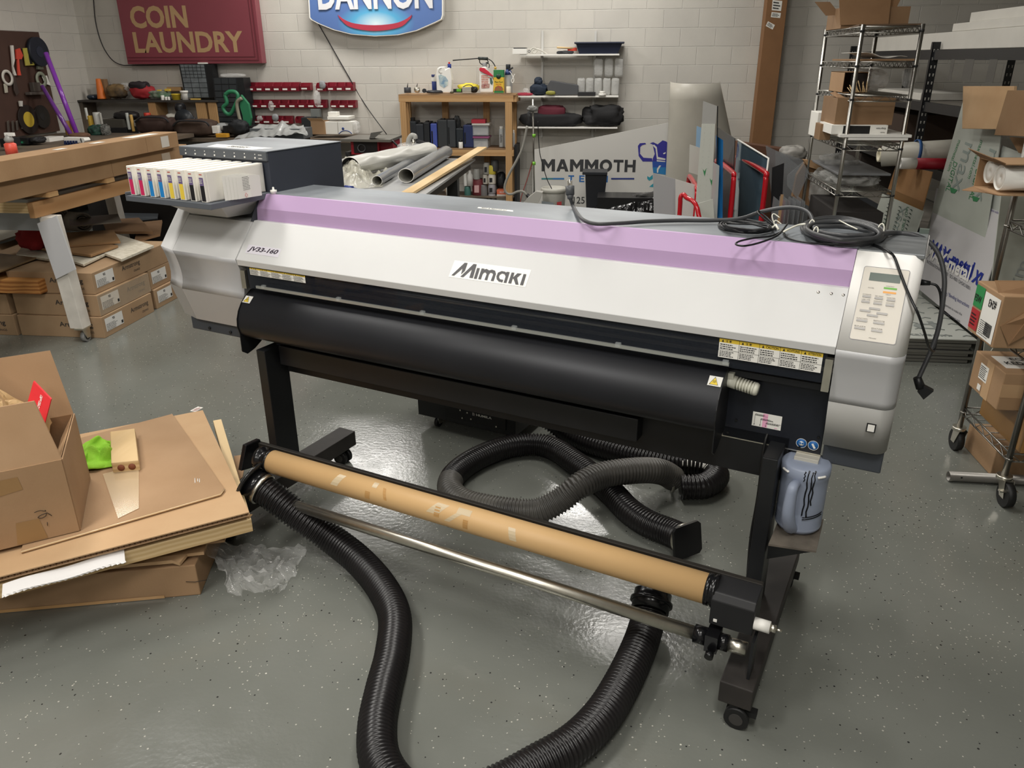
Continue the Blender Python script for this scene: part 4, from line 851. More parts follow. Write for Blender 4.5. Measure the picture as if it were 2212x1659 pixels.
def wtext(s, r, Y, m, parent, name='lettering', bold=.01, shear=0., lift=.001, thick=0., flip=False):
    x0, z0, x1, z1 = rect(*r, Y); b = MB()
    if flip: text_into(b, s, (x1, Y, z1), -X_, -Z_, x1-x0, z1-z0, bold, shear, lift, thick)
    else: text_into(b, s, (x0, Y, z0), X_, Z_, x1-x0, z1-z0, bold, shear, lift, thick)
    return b.build(name, m, parent)
def wpoly(pts, Y, m, parent, name, th=.0015, **k): return MB().slab([AY(x, y, Y) for x, y in pts], (0, -1, 0), th).build(name, m, parent, **k)

# ---------------------------------------------------------------- wall signs
maroon = mat('maroon_sign_face', '84404a', .35, var=.06, vs=2); mar_dk = mat('maroon_sign_edge', '6c2f38', .35); goldtx = mat('sign_gold', 'b3936a', .5)
YS = 10.06; sg = thing('coin_laundry_sign', 'large maroon wall sign reading COIN LAUNDRY in tan letters', 'sign', AY(415, 139, YS))
tl, bl, brr, trr = AY(240, -95, YS), AY(276, 139, YS), AY(567, 137, YS), AY(540, -95, YS)
MB().hexa([bl+Y_*.0, brr, brr+Y_*.13, bl+Y_*.13], [Vector((bl.x, YS, tl.z)), Vector((brr.x, YS, tl.z)), Vector((brr.x, YS+.13, tl.z)), Vector((bl.x, YS+.13, tl.z))]).build('sign_box', maroon, sg, bevel=.006)
b = MB()
for o, w in ((.05, .012), (.085, .006)):
    x0, x1, z0, z1 = bl.x+.02, brr.x-o, bl.z+o, tl.z-.05
    b.box(x0, YS-.006, z0-w, x1, YS+.001, z0).box(x1, YS-.006, z0-w, x1+w, YS+.001, z1)
b.build('raised_rim', mar_dk, sg)
wtext('COIN', (281, 12, 404, 61), YS, goldtx, sg, bold=.035); wtext('LAUNDRY', (289, 68, 526, 114), YS, goldtx, sg, bold=.03)
MB().tube(bez([AY(199, -60, 10.16), AY(202, 0, 10.16), AY(207, 50, 10.16), AY(220, 95, 10.16), AY(240, 127, 10.16), AY(262, 140, 10.16), AY(290, 141, 10.165), AY(400, 139.5, 10.17)]), .006, 6).build('hanging_cable', mat('black_cable', '1c1a20', .5), None, 'thin black cable hanging in a curve beside the maroon sign', 'cable')
YD = 10.09; dn_ = thing('dannon_sign', 'blue shield shaped wall sign reading DANNON with a red smile', 'sign', AY(812, 78, YD))
out = [(666, 0), (668, 38), (672, 43), (688, 51.5), (721, 65), (759, 74.5), (809, 78.5), (859, 76), (900, 66.5), (940, 49), (954, 42), (957, 33), (957, 0)]
def outl(g, Y): 
    pts = [AY(x, y, Y) for x, y in out]; c = AY(811, 0, Y); top_ = [Vector((p.x, Y, 2*c.z+.16-p.z)) for p in pts[::-1]]; allp = pts+top_; cc = Vector((c.x, Y, c.z+.08))
    return [cc+(p-cc)*g for p in allp]
MB().slab(outl(1.0, YD), (0, 1, 0), .10).build('white_rim', white_plastic, dn_)
def dannon_mat():
    m = bpy.data.materials.new('printed_blue_artwork'); m.use_nodes = True; nt = m.node_tree; N = nt.nodes; L = nt.links; b_ = N['Principled BSDF']
    g = N.new('ShaderNodeNewGeometry'); mp = N.new('ShaderNodeMapping'); c = AY(812, 50, YD); mp.inputs['Location'].default_value = (-c.x/.48, 0, -c.z/.22); mp.inputs['Scale'].default_value = (1/.48, 0, 1/.22); L.new(g.outputs['Position'], mp.inputs[0])
    gr = N.new('ShaderNodeTexGradient'); gr.gradient_type = 'SPHERICAL'; L.new(mp.outputs[0], gr.inputs[0])
    r = N.new('ShaderNodeValToRGB'); r.color_ramp.elements[0].color = (*lin('5673ab'), 1); r.color_ramp.elements[1].color = (*lin('d3e6ea'), 1); e = r.color_ramp.elements.new(.42); e.color = (*lin('56a6cf'), 1)
    L.new(gr.outputs['Fac'], r.inputs[0]); L.new(r.outputs[0], b_.inputs['Base Color']); b_.inputs['Roughness'].default_value = .35; return m
MB().slab(outl(.982, YD-.002), (0, 1, 0), .0018).build('blue_face', dannon_mat(), dn_)
wtext('DANNON', (686, -46, 934, 20.5), YD-.0025, mat('sign_silver', 'd9d9dc', .3), dn_, bold=.03, thick=.012)
sm = [tuple(p.xy) for p in bez([(730, 32, 0), (745, 43, 0), (768, 51, 0), (809, 54.5, 0), (850, 51, 0), (874, 43, 0), (890, 32, 0)], 3)]+[tuple(p.xy) for p in bez([(888, 39, 0), (870, 56, 0), (845, 63.5, 0), (809, 67, 0), (773, 63, 0), (750, 55, 0), (734, 40, 0)], 3)]
wpoly(sm, YD-.003, mat('smile_red', 'b03a4c', .35), dn_, 'red_smile', .008)
MB().tube(bez([AY(688, 52, 10.18), AY(710, 90, 10.185), AY(750, 160, 10.19), AY(790, 228, 10.19), AY(835, 290, 10.0)]), .006, 6).build('hanging_cable', mat('black_cable', '1c1a20', .5), None, 'black cable running from the blue sign down to the table saw', 'cable')

# ---------------------------------------------------------------- wall bins
binred = mat('red_bin_plastic', '862130', .4, var=.1); YB_ = 10.09
def bin_mesh(w, h, d):
    b = MB(); z2 = h*.55
    b.add([(0, d, 0), (w, d, 0), (w, .012, 0), (0, .012, 0), (0, d, h), (w, d, h), (w, .0, z2), (0, .0, z2), (w, .045, h*.98), (0, .045, h*.98)], [(0, 1, 2, 3), (0, 4, 5, 1), (3, 2, 6, 7), (0, 3, 7, 9, 4), (1, 5, 8, 6, 2)])
    return b
rows = [((533, 645), 178, 197, 6, 'top row, left run'), ((648, 670), 179, 195, 1, 'top row, lone bin'), ((682, 704), 179, 197, 1, 'top row, bin stuffed with grey parts'), ((706, 763), 178, 196, 3, 'top row, right run'),
        ((541, 704), 216, 233, 8, 'middle row, left run'), ((713, 768), 217, 233, 3, 'middle row, right run'), ((546, 630), 251, 267, 4, 'bottom row, left run'), ((637, 652), 252, 266, 1, 'bottom row, lone bin')]
for (xa, xb), ya, yb, n, lab in rows:
    x0, z0, x1, z1 = rect(xa, ya, xb, yb, YB_); w = (x1-x0)/n
    proto = None
    for i in range(n):
        at = (x0+i*w+.002, YB_, z0)
        if proto is None:
            proto = thing('parts_bin', f'small red plastic parts bin on the wall, {lab}', 'bin', at, group=f'red wall bins, {lab}')
            bin_mesh(w-.006, z1-z0, .105).build('tray', binred, proto, local=True, solid=.003)
            if n != 1 or ya < 200: b = MB(); decal(b, (w*.1, .0035, (z1-z0)*.12), X_, Z_, w*.55, (z1-z0)*.2, .004); b.build('paper_tag', white_paper, proto, local=True)
            lump('contents', (0, 0, 10, 10), 1, .1, white_plastic) if 0 else None
        else: dup(proto, at)
for r, s_, l in (((688, 174, 702, 192), 3, 'grey bundle of small parts in a red wall bin, top row'), ((578, 218, 590, 240), 5, 'clear bag hanging from a red wall bin, middle row left'), ((676, 195, 692, 232), 8, 'clear bag hanging down between the red wall bins'), ((586, 246, 600, 262), 4, 'white bag of parts in a red wall bin, bottom row'), ((553, 250, 566, 262), 14, 'clear bag of parts in the leftmost bottom bin')):
    lump('parts_bag', r, YB_-.03, .05, film if 'clear' in l else C('8f9194'), l, 'bag', seed=s_)

# ---------------------------------------------------------------- left wall bench, pegboard and back-left bench
old_wood = mat('worn_bench_top', '6d5f50', .7, col2='4f463c', vs=3); dark_wood = mat('dark_board', '3b3733', .65, var=.2)
t = thing('left_bench', 'worn workbench along the left wall under the pegboard', 'workbench', (-6.45, 7.0, 0))
MB().box(-6.84, 4.0, .86, -5.1, 9.45, .90).build('worktop', old_wood, t)
for y in (4.2, 6.5, 9.2): MB().box(-6.1, y, 0, -6.01, y+.09, .86).build('leg', lumber, t)
MB().box(-6.8, 4.1, .25, -6.05, 9.3, .28).build('shelf', old_wood, t)
t = thing('back_bench', 'cluttered workbench along the back wall in the left corner', 'workbench', (-5.2, 9.8, 0))
MB().box(-6.84, 9.46, .80, -2.95, 10.18, .84).build('worktop', old_wood, t)
for x in (-6.0, -4.9, -3.9, -3.05): MB().box(x, 9.5, 0, x+.09, 9.59, .80).build('leg', lumber, t)
MB().box(-6.7, 9.5, .2, -3.8, 10.1, .23).build('shelf', dark_wood, t)
t = thing('bench_shelf', 'black topped wooden shelf standing on the back bench in the corner', 'shelf', (-5.9, 10.0, .84))
x0 = AY(164, 216, 9.88).x; x1 = AY(468, 216, 9.88).x
MB().box(x0, 9.88, 1.238, x1, 10.18, 1.262).build('board', dark_wood, t)
for r, n_ in (((158, 218, 184, 285), 'left_post'), ((322, 218, 338, 262), 'post'), ((425, 216, 446, 270), 'post'), ((452, 216, 470, 285), 'right_post')):
    X0, Z0, X1, Z1 = rect(*r, 9.9); MB().box(X0, 9.9, .842, X1, 10.17, 1.238).build(n_, lumber_v if n_ != 'left_post' else old_wood, t)
YQ = 9.93
cy('traffic_cone', (202, 170, 219, 214), YQ, C('d9722b', .5), 'orange cone standing at the left end of the corner shelf', 'cone', prof=[(.001, 0), (1, 0), (1, .04), (.95, .1), (.55, .97), (.45, 1), (.001, 1)])
bx('small_box', (212, 171, 228, 214), 10.08, .08, card_dark, 'brown cardboard box behind the orange cone', 'box')
lump('helmet', (182, 204, 204, 216), YQ, .2, C('24303c', .3), 'dark blue safety helmet at the shelf corner', 'helmet', seed=2)
lump('tool_pouch', (220, 181, 268, 215), YQ, .22, mat('black_tan_fabric', '2a2a2b', .7, col2='8a6f47', vs=9), 'black and tan tool pouch on the corner shelf', 'bag', seed=6, rough=.5)
lump('clear_bag', (252, 178, 276, 210), 10.0, .15, film, 'clear plastic bag between the two tool bags', 'bag', seed=9, rough=.4)
tb = thing('tool_bag', 'red and black soft tool bag on the corner shelf', 'bag', at_((270, 176, 325, 215), YQ))
lump('bag_body', (272, 182, 325, 215), YQ, .22, C('a32a30', .7), parent=tb, seed=4, rough=.4); lump('bag_flap', (270, 175, 314, 196), YQ-.01, .2, C('2c2529', .7), parent=tb, seed=7, rough=.4)
lump('work_gloves', (310, 195, 362, 214), YQ, .2, mat('green_grey_gloves', '3f6b4a', .8, col2='8c8a80', vs=14), 'pile of green and grey work gloves on the corner shelf', 'gloves', seed=12, rough=.5)
bx('level_board', (360, 188, 391, 197), 10.1, .05, lumber, 'short wooden board leaning behind the gloves on the shelf', 'board')
for i, r in enumerate(((339, 194, 347, 203), (355, 192, 366, 197))): bx('yellow_sponge', r, 9.97, .04, C('d9b848', .8), f'small yellow pad on the gloves, {"left" if i == 0 else "right"} one', 'pad', 'yellow pads')
for i, r in enumerate(((346, 206, 353, 217), (355, 209, 360, 217), (361, 209, 366, 217))): cy('white_bottle', r, YQ, white_plastic, ['taller white bottle, left of three beside the yellow pot', 'short white bottle, middle of three beside the yellow pot', 'short white bottle, right of three beside the yellow pot'][i], 'bottle', 'little white bottles on the corner shelf')
cy('yellow_pot', (367, 203, 385, 217), YQ, C('dfc33c', .5), 'yellow plastic pot on the corner shelf', 'pot', prof=[(.001, 0), (.85, 0), (1, .85), (1.08, .87), (1.08, 1), (.9, 1), (.8, .2), (.001, .2)])
cy('white_tub', (386, 196, 403, 216), YQ, white_plastic, 'white tub with a wider lid on the corner shelf', 'tub', prof=[(.001, 0), (.72, 0), (.75, .6), (.9, .78), (1, .8), (1, 1), (.001, 1)])
bx('pencil_tray', (411, 213, 430, 216), YQ, .05, C('c9a857', .6), 'small yellowish tray in front of the tall drawer cabinet', 'tray')
# drawer cabinets
def drawers(name, corners, Y, dep, cols, spec, label, fm, dm):
    tl_, tr_, br_, bl_ = [AY(x, y, Y) for x, y in corners]; t = thing(name, label, 'drawer cabinet', (bl_+br_)/2)
    MB().slab([bl_, br_, tr_, tl_], (0, 1, 0), dep).build('case', fm, t)
    def pt(u, v): return (bl_.lerp(br_, u)).lerp(tl_.lerp(tr_, u), v)
    v = 1.0
    for (h, n) in spec:
        for i in range(n):
            u0, u1 = .05+.9*i/n+.012, .05+.9*(i+1)/n-.012; v0, v1 = v-h+.008, v-.008
            MB().slab([pt(u0, v0), pt(u1, v0), pt(u1, v1), pt(u0, v1)], (0, -1, 0), .008).build('drawer', dm, t)
        v -= h
    return t
dm = mat('smoky_drawer', '6d7376', .15, var=.3, vs=12); fm = C('1f2124', .5)
drawers('drawer_cabinet', [(386, 139), (444, 139), (455, 211), (400, 211)], 9.99, .16, 0, [(.1, 6)]*4+[(.15, 3)]*4, 'black small-parts cabinet with many clear drawers, standing on the corner shelf', fm, dm)
MB().slab([AY(444, 139, 9.985), AY(456, 139, 9.985), AY(467, 210, 9.985), AY(455, 211, 9.985)], (0, 1, 0), .15).build('black_case', C('141517', .5), None, 'tall narrow black case beside the clear-drawer cabinet', 'case')
MB().slab([AY(427, 135, 9.985), AY(443, 135, 9.985), AY(443, 138, 9.985), AY(427, 138, 9.985)], (0, 1, 0), .08).build('paper_pad', white_paper, None, 'small white pad on top of the clear-drawer cabinet', 'paper')
drawers('drawer_cabinet', [(459, 168), (512, 168), (523, 285), (470, 285)], 9.93, .2, 0, [(.12, 3)]*3+[(.09, 1)]*7, 'black drawer cabinet with clear top drawers and black lower drawers beside the corner shelf', fm, C('33373a', .35))
MB().slab([AY(512, 168, 9.93), AY(525, 168, 9.93), AY(540, 270, 9.93), AY(524, 285, 9.93)], (0, 1, 0), .2).build('black_board', C('191b1d', .5), None, 'black board leaning against the side of the lower drawer cabinet', 'panel')
lump('bagged_parts', (470, 158, 526, 168), 9.97, .14, film, 'clear bags lying on top of the lower drawer cabinet', 'bag', seed=21)
# tools on the back bench
gm = C('2f7a55', .4)
t = thing('green_grinder', 'green bench saw with rounded guard standing on the back bench', 'power tool', at_((478, 195, 545, 285), 9.7))
b = MB(); b.tube(bez([AY(x, y, 9.7) for x, y in ((486, 205), (496, 198), (510, 200), (514, 212), (506, 232), (498, 246), (488, 244), (482, 232), (490, 222), (486, 205))], 6), .024, 8); b.build('handle_frame', gm, t)
b = MB().slab([AY(x, y, 9.68) for x, y in ((520, 205), (536, 225), (542, 255), (538, 278), (528, 280), (524, 250), (518, 230))], (0, 1, 0), .05); b.build('guard', gm, t)
b = MB().tube(bez([AY(x, y, 9.66) for x, y in ((522, 212), (512, 222), (516, 250), (524, 275))], 5), .022, 8); b.build('motor_cover', C('8c8878', .5), t); bx('base', (482, 272, 545, 288), 9.6, .25, black, parent=t)
lump('black_bag', (486, 258, 530, 295), 9.5, .2, C('1c1e21', .7), 'black bag in front of the green saw', 'bag', seed=31, rough=.4)
for i, (r, c, l) in enumerate((((284, 250, 370, 292), '3e2c26', 'dark brown canvas tool bag, left of the two on the back bench'), ((366, 258, 458, 296), '45352b', 'dark brown canvas tool bag with black rim, right of the two on the back bench'))):
    t = thing('canvas_tool_bag', l, 'bag', at_(r, 9.52)); lump('bag_body', r, 9.5, .3, mat('canvas_'+c, c, .75, var=.2, vs=8), parent=t, seed=33+i, rough=.35, sq=3.4)
    b = MB().tube(bez([AY(r[0]+8, r[1]+14, 9.5), AY(r[0]+20, r[1]+4, 9.48), AY((r[0]+r[2])/2, r[1]+3, 9.48), AY(r[2]-16, r[1]+5, 9.48), AY(r[2]-6, r[1]+14, 9.5)]), .012, 6); b.build('bag_rim', C('29282a', .6), t)
t = thing('mitre_saw', 'black and white mitre saw behind the brown tool bags', 'power tool', at_((345, 222, 428, 262), 9.75))
lump('motor', (373, 222, 392, 246), 9.7, .16, C('17181b', .4), parent=t, seed=40, rough=.1); lump('housing', (350, 245, 388, 268), 9.68, .2, C('b9b7ae', .5), parent=t, seed=41, rough=.15)
MB().lathe([(.001, 0), (.115, 0), (.125, .03), (.125, .05), (.001, .055)], AY(402, 258, 9.72), 28, axis=(0, -1, 0)).build('blade_guard', C('22262b', .35), t)
b = MB().tube(bez([AY(385, 236, 9.7), AY(402, 244, 9.7), AY(422, 258, 9.7)]), .018, 8); b.build('arm', C('22262b', .4), t)
cy('red_cup', (308, 244, 321, 255), 9.8, C('c63d2c', .5), 'small red cup on the back bench', 'cup')
t = thing('tool_case', 'grey plastic tool case with open black lid on the back bench', 'case', at_((218, 246, 275, 288), 9.6))
bx('lower_shell', (221, 258, 264, 276), 9.6, .25, C('4c4942', .6), parent=t); lump('lid', (236, 240, 290, 262), 9.65, .2, C('232122', .5), parent=t, seed=44, rough=.3); bx('base_box', (226, 276, 275, 292), 9.58, .25, C('1d1d1f', .6), parent=t)
for i, (r, c, l) in enumerate((((272, 244, 278, 280), 'b9bdb9', 'white glue tube on the back bench, left one'), ((281, 248, 287, 284), 'c9a25a', 'white and tan glue tube on the back bench, right one'), ((183, 233, 188, 258), 'd6d8d3', 'tall thin silver tube standing by the shelf post'), ((188, 250, 198, 279), 'c9a53c', 'yellow topped bottle by the shelf post'), ((199, 243, 213, 272), 'd2d2cc', 'white plastic cup of tools by the shelf post'), ((214, 244, 219, 268), 'b6b4ac', 'thin grey tube beside the white cup'))): cy('tube' if i != 4 else 'cup', r, 9.56+.0*i, C(c, .4), l, 'tube' if i != 4 else 'cup')
lump('green_cord_coil', (182, 270, 215, 300), 9.1, .2, mat('tangled_green_cord', '2e5b4c', .6, col2='1b1f1e', vs=30, bump=.8, bs=40), 'tangled green cord heap on the left bench', 'cord', seed=50, rough=.5)
lump('wire_tangle', (212, 268, 228, 298), 9.1, .15, mat('tangled_dark_wire', '3a3a38', .5, col2='80807a', vs=40, bump=.8, bs=60), 'heap of dark wire beside the green cord', 'wire', seed=51, rough=.5)
bx('white_can', (458, 272, 471, 288), 9.55, .1, white_plastic, 'small white carton beside the brown tool bag', 'carton'); lump('cloth_bag', (462, 266, 486, 284), 9.6, .2, C('8e8f8e', .6), 'grey plastic bag beside the black bag on the back bench', 'bag', seed=52)
bx('yellow_tool', (466, 289, 490, 297), 9.45, .08, C('d49a2e', .5), 'yellow handled tool at the edge of the back bench', 'tool')
# boxes at right of the back bench
t = thing('small_carton', 'small open brown carton on the back bench', 'box', at_((670, 258, 703, 291), 9.6))
x0, z0, x1, z1 = rect(672, 262, 702, 291, 9.6); MB().box(x0, 9.6, z0, x1, 9.604, z1).box(x0, 9.604, z0, x0+.004, 9.8, z1).box(x1-.004, 9.604, z0, x1, 9.8, z1).box(x0, 9.8, z0, x1, 9.804, z1).box(x0, 9.6, z0, x1, 9.8, z0+.004).build('body', card, t)
MB().slab([(x0, 9.6, z1), (x1, 9.6, z1), (x1-.02, 9.57, z1+.03), (x0-.03, 9.57, z1+.035)], (0, 0, 1), .003).build('flap', card_light, t)
bx('white_box', (702, 263, 729, 290), 9.62, .16, white_paper, 'white box beside the small open brown carton', 'box')
t = thing('white_box', 'white box with blue curved print, right of the boxes on the back bench', 'box', at_((730, 262, 762, 290), 9.62)); bx('body', (730, 263, 761, 290), 9.62, .2, white_paper, parent=t)
b = MB().tube(bez([AY(732, 289, 9.617), AY(738, 284, 9.617), AY(746, 282, 9.617), AY(754, 284, 9.617), AY(760, 289, 9.617)]), .005, 5).lathe([(.001, 0), (.016, 0), (.016, .002), (.001, .002)], AY(741, 278, 9.619), 14, axis=(0, -1, 0)); b.build('blue_print', C('27407c', .6), t)
bx('paper_box', (707, 252, 753, 258), 9.65, .25, white_paper, 'flat white box with blue edge topmost of the white boxes', 'box'); bx('small_white_carton', (708, 242, 727, 251), 9.7, .12, white_paper, 'little white carton on top of the flat white box', 'box')
lump('bagged_box', (757, 262, 774, 289), 9.62, .15, film, 'clear bag against the right side of the white boxes', 'bag', seed=60); bx('grey_carton', (671, 236, 690, 253), 10.05, .08, C('6f7371', .6), 'small grey green carton under the bottom row of wall bins', 'box')
bx('black_crate', (652, 254, 674, 292), 9.8, .2, C('24282b', .5), 'dark crate left of the small open carton', 'crate')

# film covered thing behind the printer box
t = thing('covered_machine', 'long low machine draped with clear plastic behind the ink box', 'machine', at_((520, 268, 660, 310), 8.9))
bx('machine_body', (540, 278, 655, 300), 9.1, .3, C('55595c', .5), parent=t); X0, Z0, X1, Z1 = rect(545, 278, 650, 300, 9.1); MB().box(X0, 9.0, 0, X1, 9.38, Z0).build('machine_stand', black, t)
def drape(u, v):
    p = AY(505+160*u, 300-10*u, 8.95); q2 = AY(560+95*u, 268+3*math.sin(u*9), 9.2); r = p.lerp(q2, v); r.y += .04*mnoise.noise(r*9); r.z += .035*mnoise.noise(r*16); return r
b = MB(); b.smooth = True; b.grid(drape, 50, 10); b.build('plastic_drape', mat('grey_film_drape', 'aeb0ae', .2, alpha=.6, bump=.4, bs=30), t, solid=.002)

# ---------------------------------------------------------------- pegboard on the left wall
XP = -6.80
t = thing('pegboard', 'dark brown pegboard of hand tools on the left wall', 'pegboard', (XP, 8.2, .95))
pegm = mat('brown_pegboard', '4a342b', .65, var=.1)
MB().box(-6.845, 6.2, .93, XP, AX(90, 100, XP).y, 2.045).build('board', pegm, t)
def px3(x, y, o=.02): return AX(x, y, XP+o)
def hang(name, pts, m, label, cat, th=.02, group=None): return MB().slab([px3(x, y) for x, y in pts], (1, 0, 0), th).build(name, m, None, label, cat, group, bevel=.002)
def disc(name, x, y, r, m, label, cat, ri=None, m2=None, th=.012):
    t = thing(name, label, cat, px3(x, y)); c = px3(x, y)
    if ri and not m2: MB().ring(c, c+X_*th, r, ri, 24).build('ring', m, t)
    else:
        MB().cyl(c, c+X_*th, r, n=28).build('disc', m, t)
        if m2: MB().cyl(c+X_*th, c+X_*(th+.004), ri, n=24).build('centre_label', m2, t)
    return t
disc('saw_blade', 60, 258, .16, C('2a2320', .5), 'saw blade with round yellow centre hung on the pegboard', 'saw blade', .085, C('c9ad3e', .5))
disc('saw_blade', 90, 252, .13, C('4b4846', .35, metal=.7), 'plain grey saw blade to the right of the yellow centred one', 'saw blade', .04, C('2c2a2a', .5))
disc('tape_roll', 15, 168, .085, C('cfcac0', .6), 'white masking tape roll at the left of the pegboard', 'tape roll', .055)
disc('tape_roll', 88, 172, .09, C('8e9382', .5), 'greenish tape roll near the right edge of the pegboard', 'tape roll', .05)
disc('cable_reel', 78, 112, .16, C('1f2530', .5), 'black round reel at the top right of the pegboard', 'reel', .06, C('2b3140', .5), th=.05)
hang('card_tag', ((90, 165), (101, 163), (109, 185), (97, 181)), white_paper, 'white card tag over the greenish tape roll', 'tag', .004)
hang('packaged_knife', ((48, 104), (67, 103), (73, 141), (54, 142)), C('b3a94f', .5), 'yellow card pack with a black tool, on the pegboard', 'package', .012)
hang('packaged_knife_tool', ((59, 112), (63, 113), (68, 138), (63, 138), (60, 124)), C('1c1c1a', .5), 'black blade shape on the yellow card pack', 'tool', .018)
hang('orange_marker_wand', ((21, 98), (26, 98), (29, 130), (26, 143), (33, 163), (28, 163), (25, 143)), C('d9d4cb', .5), 'white and orange wand, left of the pair on the pegboard', 'tool')
hang('orange_marker_wand', ((35, 125), (38, 126), (40, 150), (43, 163), (37, 163), (36, 150)), C('d8513f', .5), 'orange handled wand, right of the pair on the pegboard', 'tool')
hang('orange_scraper', ((32, 107), (40, 104), (47, 120), (44, 128), (33, 128)), C('cf4b3a', .5), 'orange triangular scraper above the wands', 'tool')
hang('hanging_label', ((7, 181), (15, 181), (17, 200), (10, 201)), C('b5b0a0', .6), 'pale paper label under the white tape roll', 'label', .004)
hang('metal_clamp', ((62, 178), (78, 178), (80, 196), (66, 198)), C('6f6a64', .4, metal=.6), 'grey metal tools standing on the pegboard ledge', 'tool', .05)
hang('pegboard_ledge', ((54, 199), (90, 198), (91, 204), (55, 205)), C('5b544f', .5), 'small grey ledge fixed on the pegboard', 'ledge', .06)
hang('trowel', ((27, 160), (30, 161), (36, 185), (40, 200), (34, 207), (29, 195)), C('5c514b', .4, metal=.5), 'dark trowel hanging in the middle of the pegboard', 'tool', .01)
hang('small_white_clip', ((39, 218), (46, 218), (46, 230), (41, 230)), C('c9c6bf', .5), 'small white clip hanging above the saw blades', 'clip')
for i, (x, l) in enumerate(((14, 'leftmost'), (24, 'second'), (33, 'third'), (44, 'rightmost'))): hang('hanging_spanner', ((x, 262), (x+4, 260), (x+6, 286-3*i), (x+2, 288-3*i)), C('8f8880', .3, metal=.8), f'chrome spanner, {l} of four below the yellow centred blade', 'tool', .01, 'spanners on the pegboard')
hang('wire_bracket', ((78, 138), (88, 142), (90, 150), (78, 150)), C('7c8070', .4, metal=.5), 'small shiny metal bracket under the black reel', 'bracket', .03)
pm = mat('purple_acrylic', '8a3fb5', .15, coat=.6)
MB().cyl(AX(99, 114, -6.55), AX(169, 297, -6.25), .027, n=14).build('purple_pole', pm, None, 'taller glossy purple pole leaning on the left wall', 'pole')
MB().cyl(AX(91, 186, -6.6), AX(157, 297, -6.2), .024, n=14).build('purple_pole', mat('purple_acrylic_dark', '6e3a8f', .2, coat=.5), None, 'shorter darker purple pole leaning across the pegboard', 'pole')
# things on the left bench
zb = .902
def onb(x, y): return AZ(x, y, zb)
t = thing('spray_bottle', 'orange spray bottle with a white trigger, at the left frame edge', 'spray bottle', AY(22, 335, 4.6)); Yq = 4.75
zz = .0
x0, z0, x1, z1 = rect(13, 308, 35, 336, Yq); R = (x1-x0)/2; cx = (x0+x1)/2
MB().lathe([(.001, 0), (R, 0), (R, (z1-z0)*.9), (R*.6, z1-z0), (.001, z1-z0)], (cx, Yq, z0), 18).build('body', C('dd5644', .4), t); MB().lathe([(R*.65, 0), (R*.8, .02), (R*.3, .05), (.001, .05)], (cx, Yq, z1), 16).build('shoulder', C('9b9a96', .3), t)
MB().box(cx-.015, Yq-.01, z1+.04, cx+.045, Yq+.01, z1+.06).box(cx-.01, Yq-.008, z1+.02, cx+.006, Yq+.008, z1+.05).build('trigger', white_plastic, t)
SB = MB().box(-3.95, 4.35, 1.195, -3.62, 5.2, z0-.002)
t = thing('pipe_bracket', 'white plastic bracket with a round hole and blue teeth on the left bench', 'bracket', AZ(160, 300, zb))
b = MB(); p0, p1 = AY(136, 300, 8.0), AY(182, 300, 8.0); b.slab([AY(x, y, 8.0) for x, y in ((135, 297), (180, 298), (184, 304), (180, 309), (140, 308))], (0, 1, 0), .10); b.build('body', white_plastic, t, bevel=.004)
MB().cyl(AY(176, 303, 7.995), AY(176, 303, 8.0)-Y_*.006, .022, n=14).build('hole', black, t)
for i in range(5): x = 138+6*i; MB().slab([AY(x, 304, 7.99), AY(x+4, 304, 7.99), AY(x+4, 312, 7.99), AY(x, 312, 7.99)], (0, 1, 0), .03).build('tooth', C('1f2c55', .5), t)
bx('white_scale', (76, 298, 107, 309), 8.3, .25, white_plastic, 'white flat device on the left bench below the pegboard', 'device')
t = thing('charger', 'black charger with a green light on the left bench', 'charger', AY(44, 306, 7.9)); bx('body', (28, 298, 60, 312), 7.9, .2, C('17171a', .4), parent=t); MB().cyl(AY(43, 308, 7.89), AY(43, 308, 7.88), .008, n=8).build('green_light', mat('green_led', '5dffb0', .4, emit=3), t)
bx('black_box', (0, 300, 14, 318), 7.4, .2, C('1b1b1d', .5), 'dark box at the far left of the left bench', 'box')
lump('cable_heap', (58, 296, 80, 312), 7.9, .2, mat('cable_heap_black', '1d1d1f', .6, bump=.8, bs=50), 'heap of black cables beside the charger', 'cable', seed=70, rough=.5)
cy('round_tin', (136, 262, 150, 292), 8.9, C('b38a45', .5), 'yellow and brown tins beside the purple poles', 'tin')
lump('rag', (140, 288, 180, 300), 8.6, .2, C('6b4e3c', .8), 'brown rag under the purple poles on the left bench', 'rag', seed=71)

# ---------------------------------------------------------------- rolling bench with long boxes
t = thing('rolling_bench', 'rolling wooden bench with white leg carrying two long cardboard boxes', 'workbench', (-3.9, 5.4, 0))
apr = wood_mat('apron_lumber', 'bb9062', 'ab7f51', (1, .5, 1.2), 3.5, 3)
MB().box(-3.54, 4.42, .83, -3.50, 6.6, .925).build('side_apron', apr, t, bevel=.003); MB().box(-4.4, 4.42, .83, -4.36, 6.6, .925).build('side_apron', apr, t)
MB().box(-4.36, 4.42, .86, -3.54, 4.46, .925).build('end_apron', pine, t); MB().box(-4.4, 4.42, .925, -3.53, 6.6, .945).build('bench_top', mat('whiteboard_top', '8f8f8c', .5), t)
for y in (4.5, 5.1, 5.9): MB().box(-3.62, y, .945, -3.44, y+.09, .974).build('spacer_block', lumber, t)
wl = mat('white_painted_wood', 'cfcac1', .6, var=.15, vs=9)
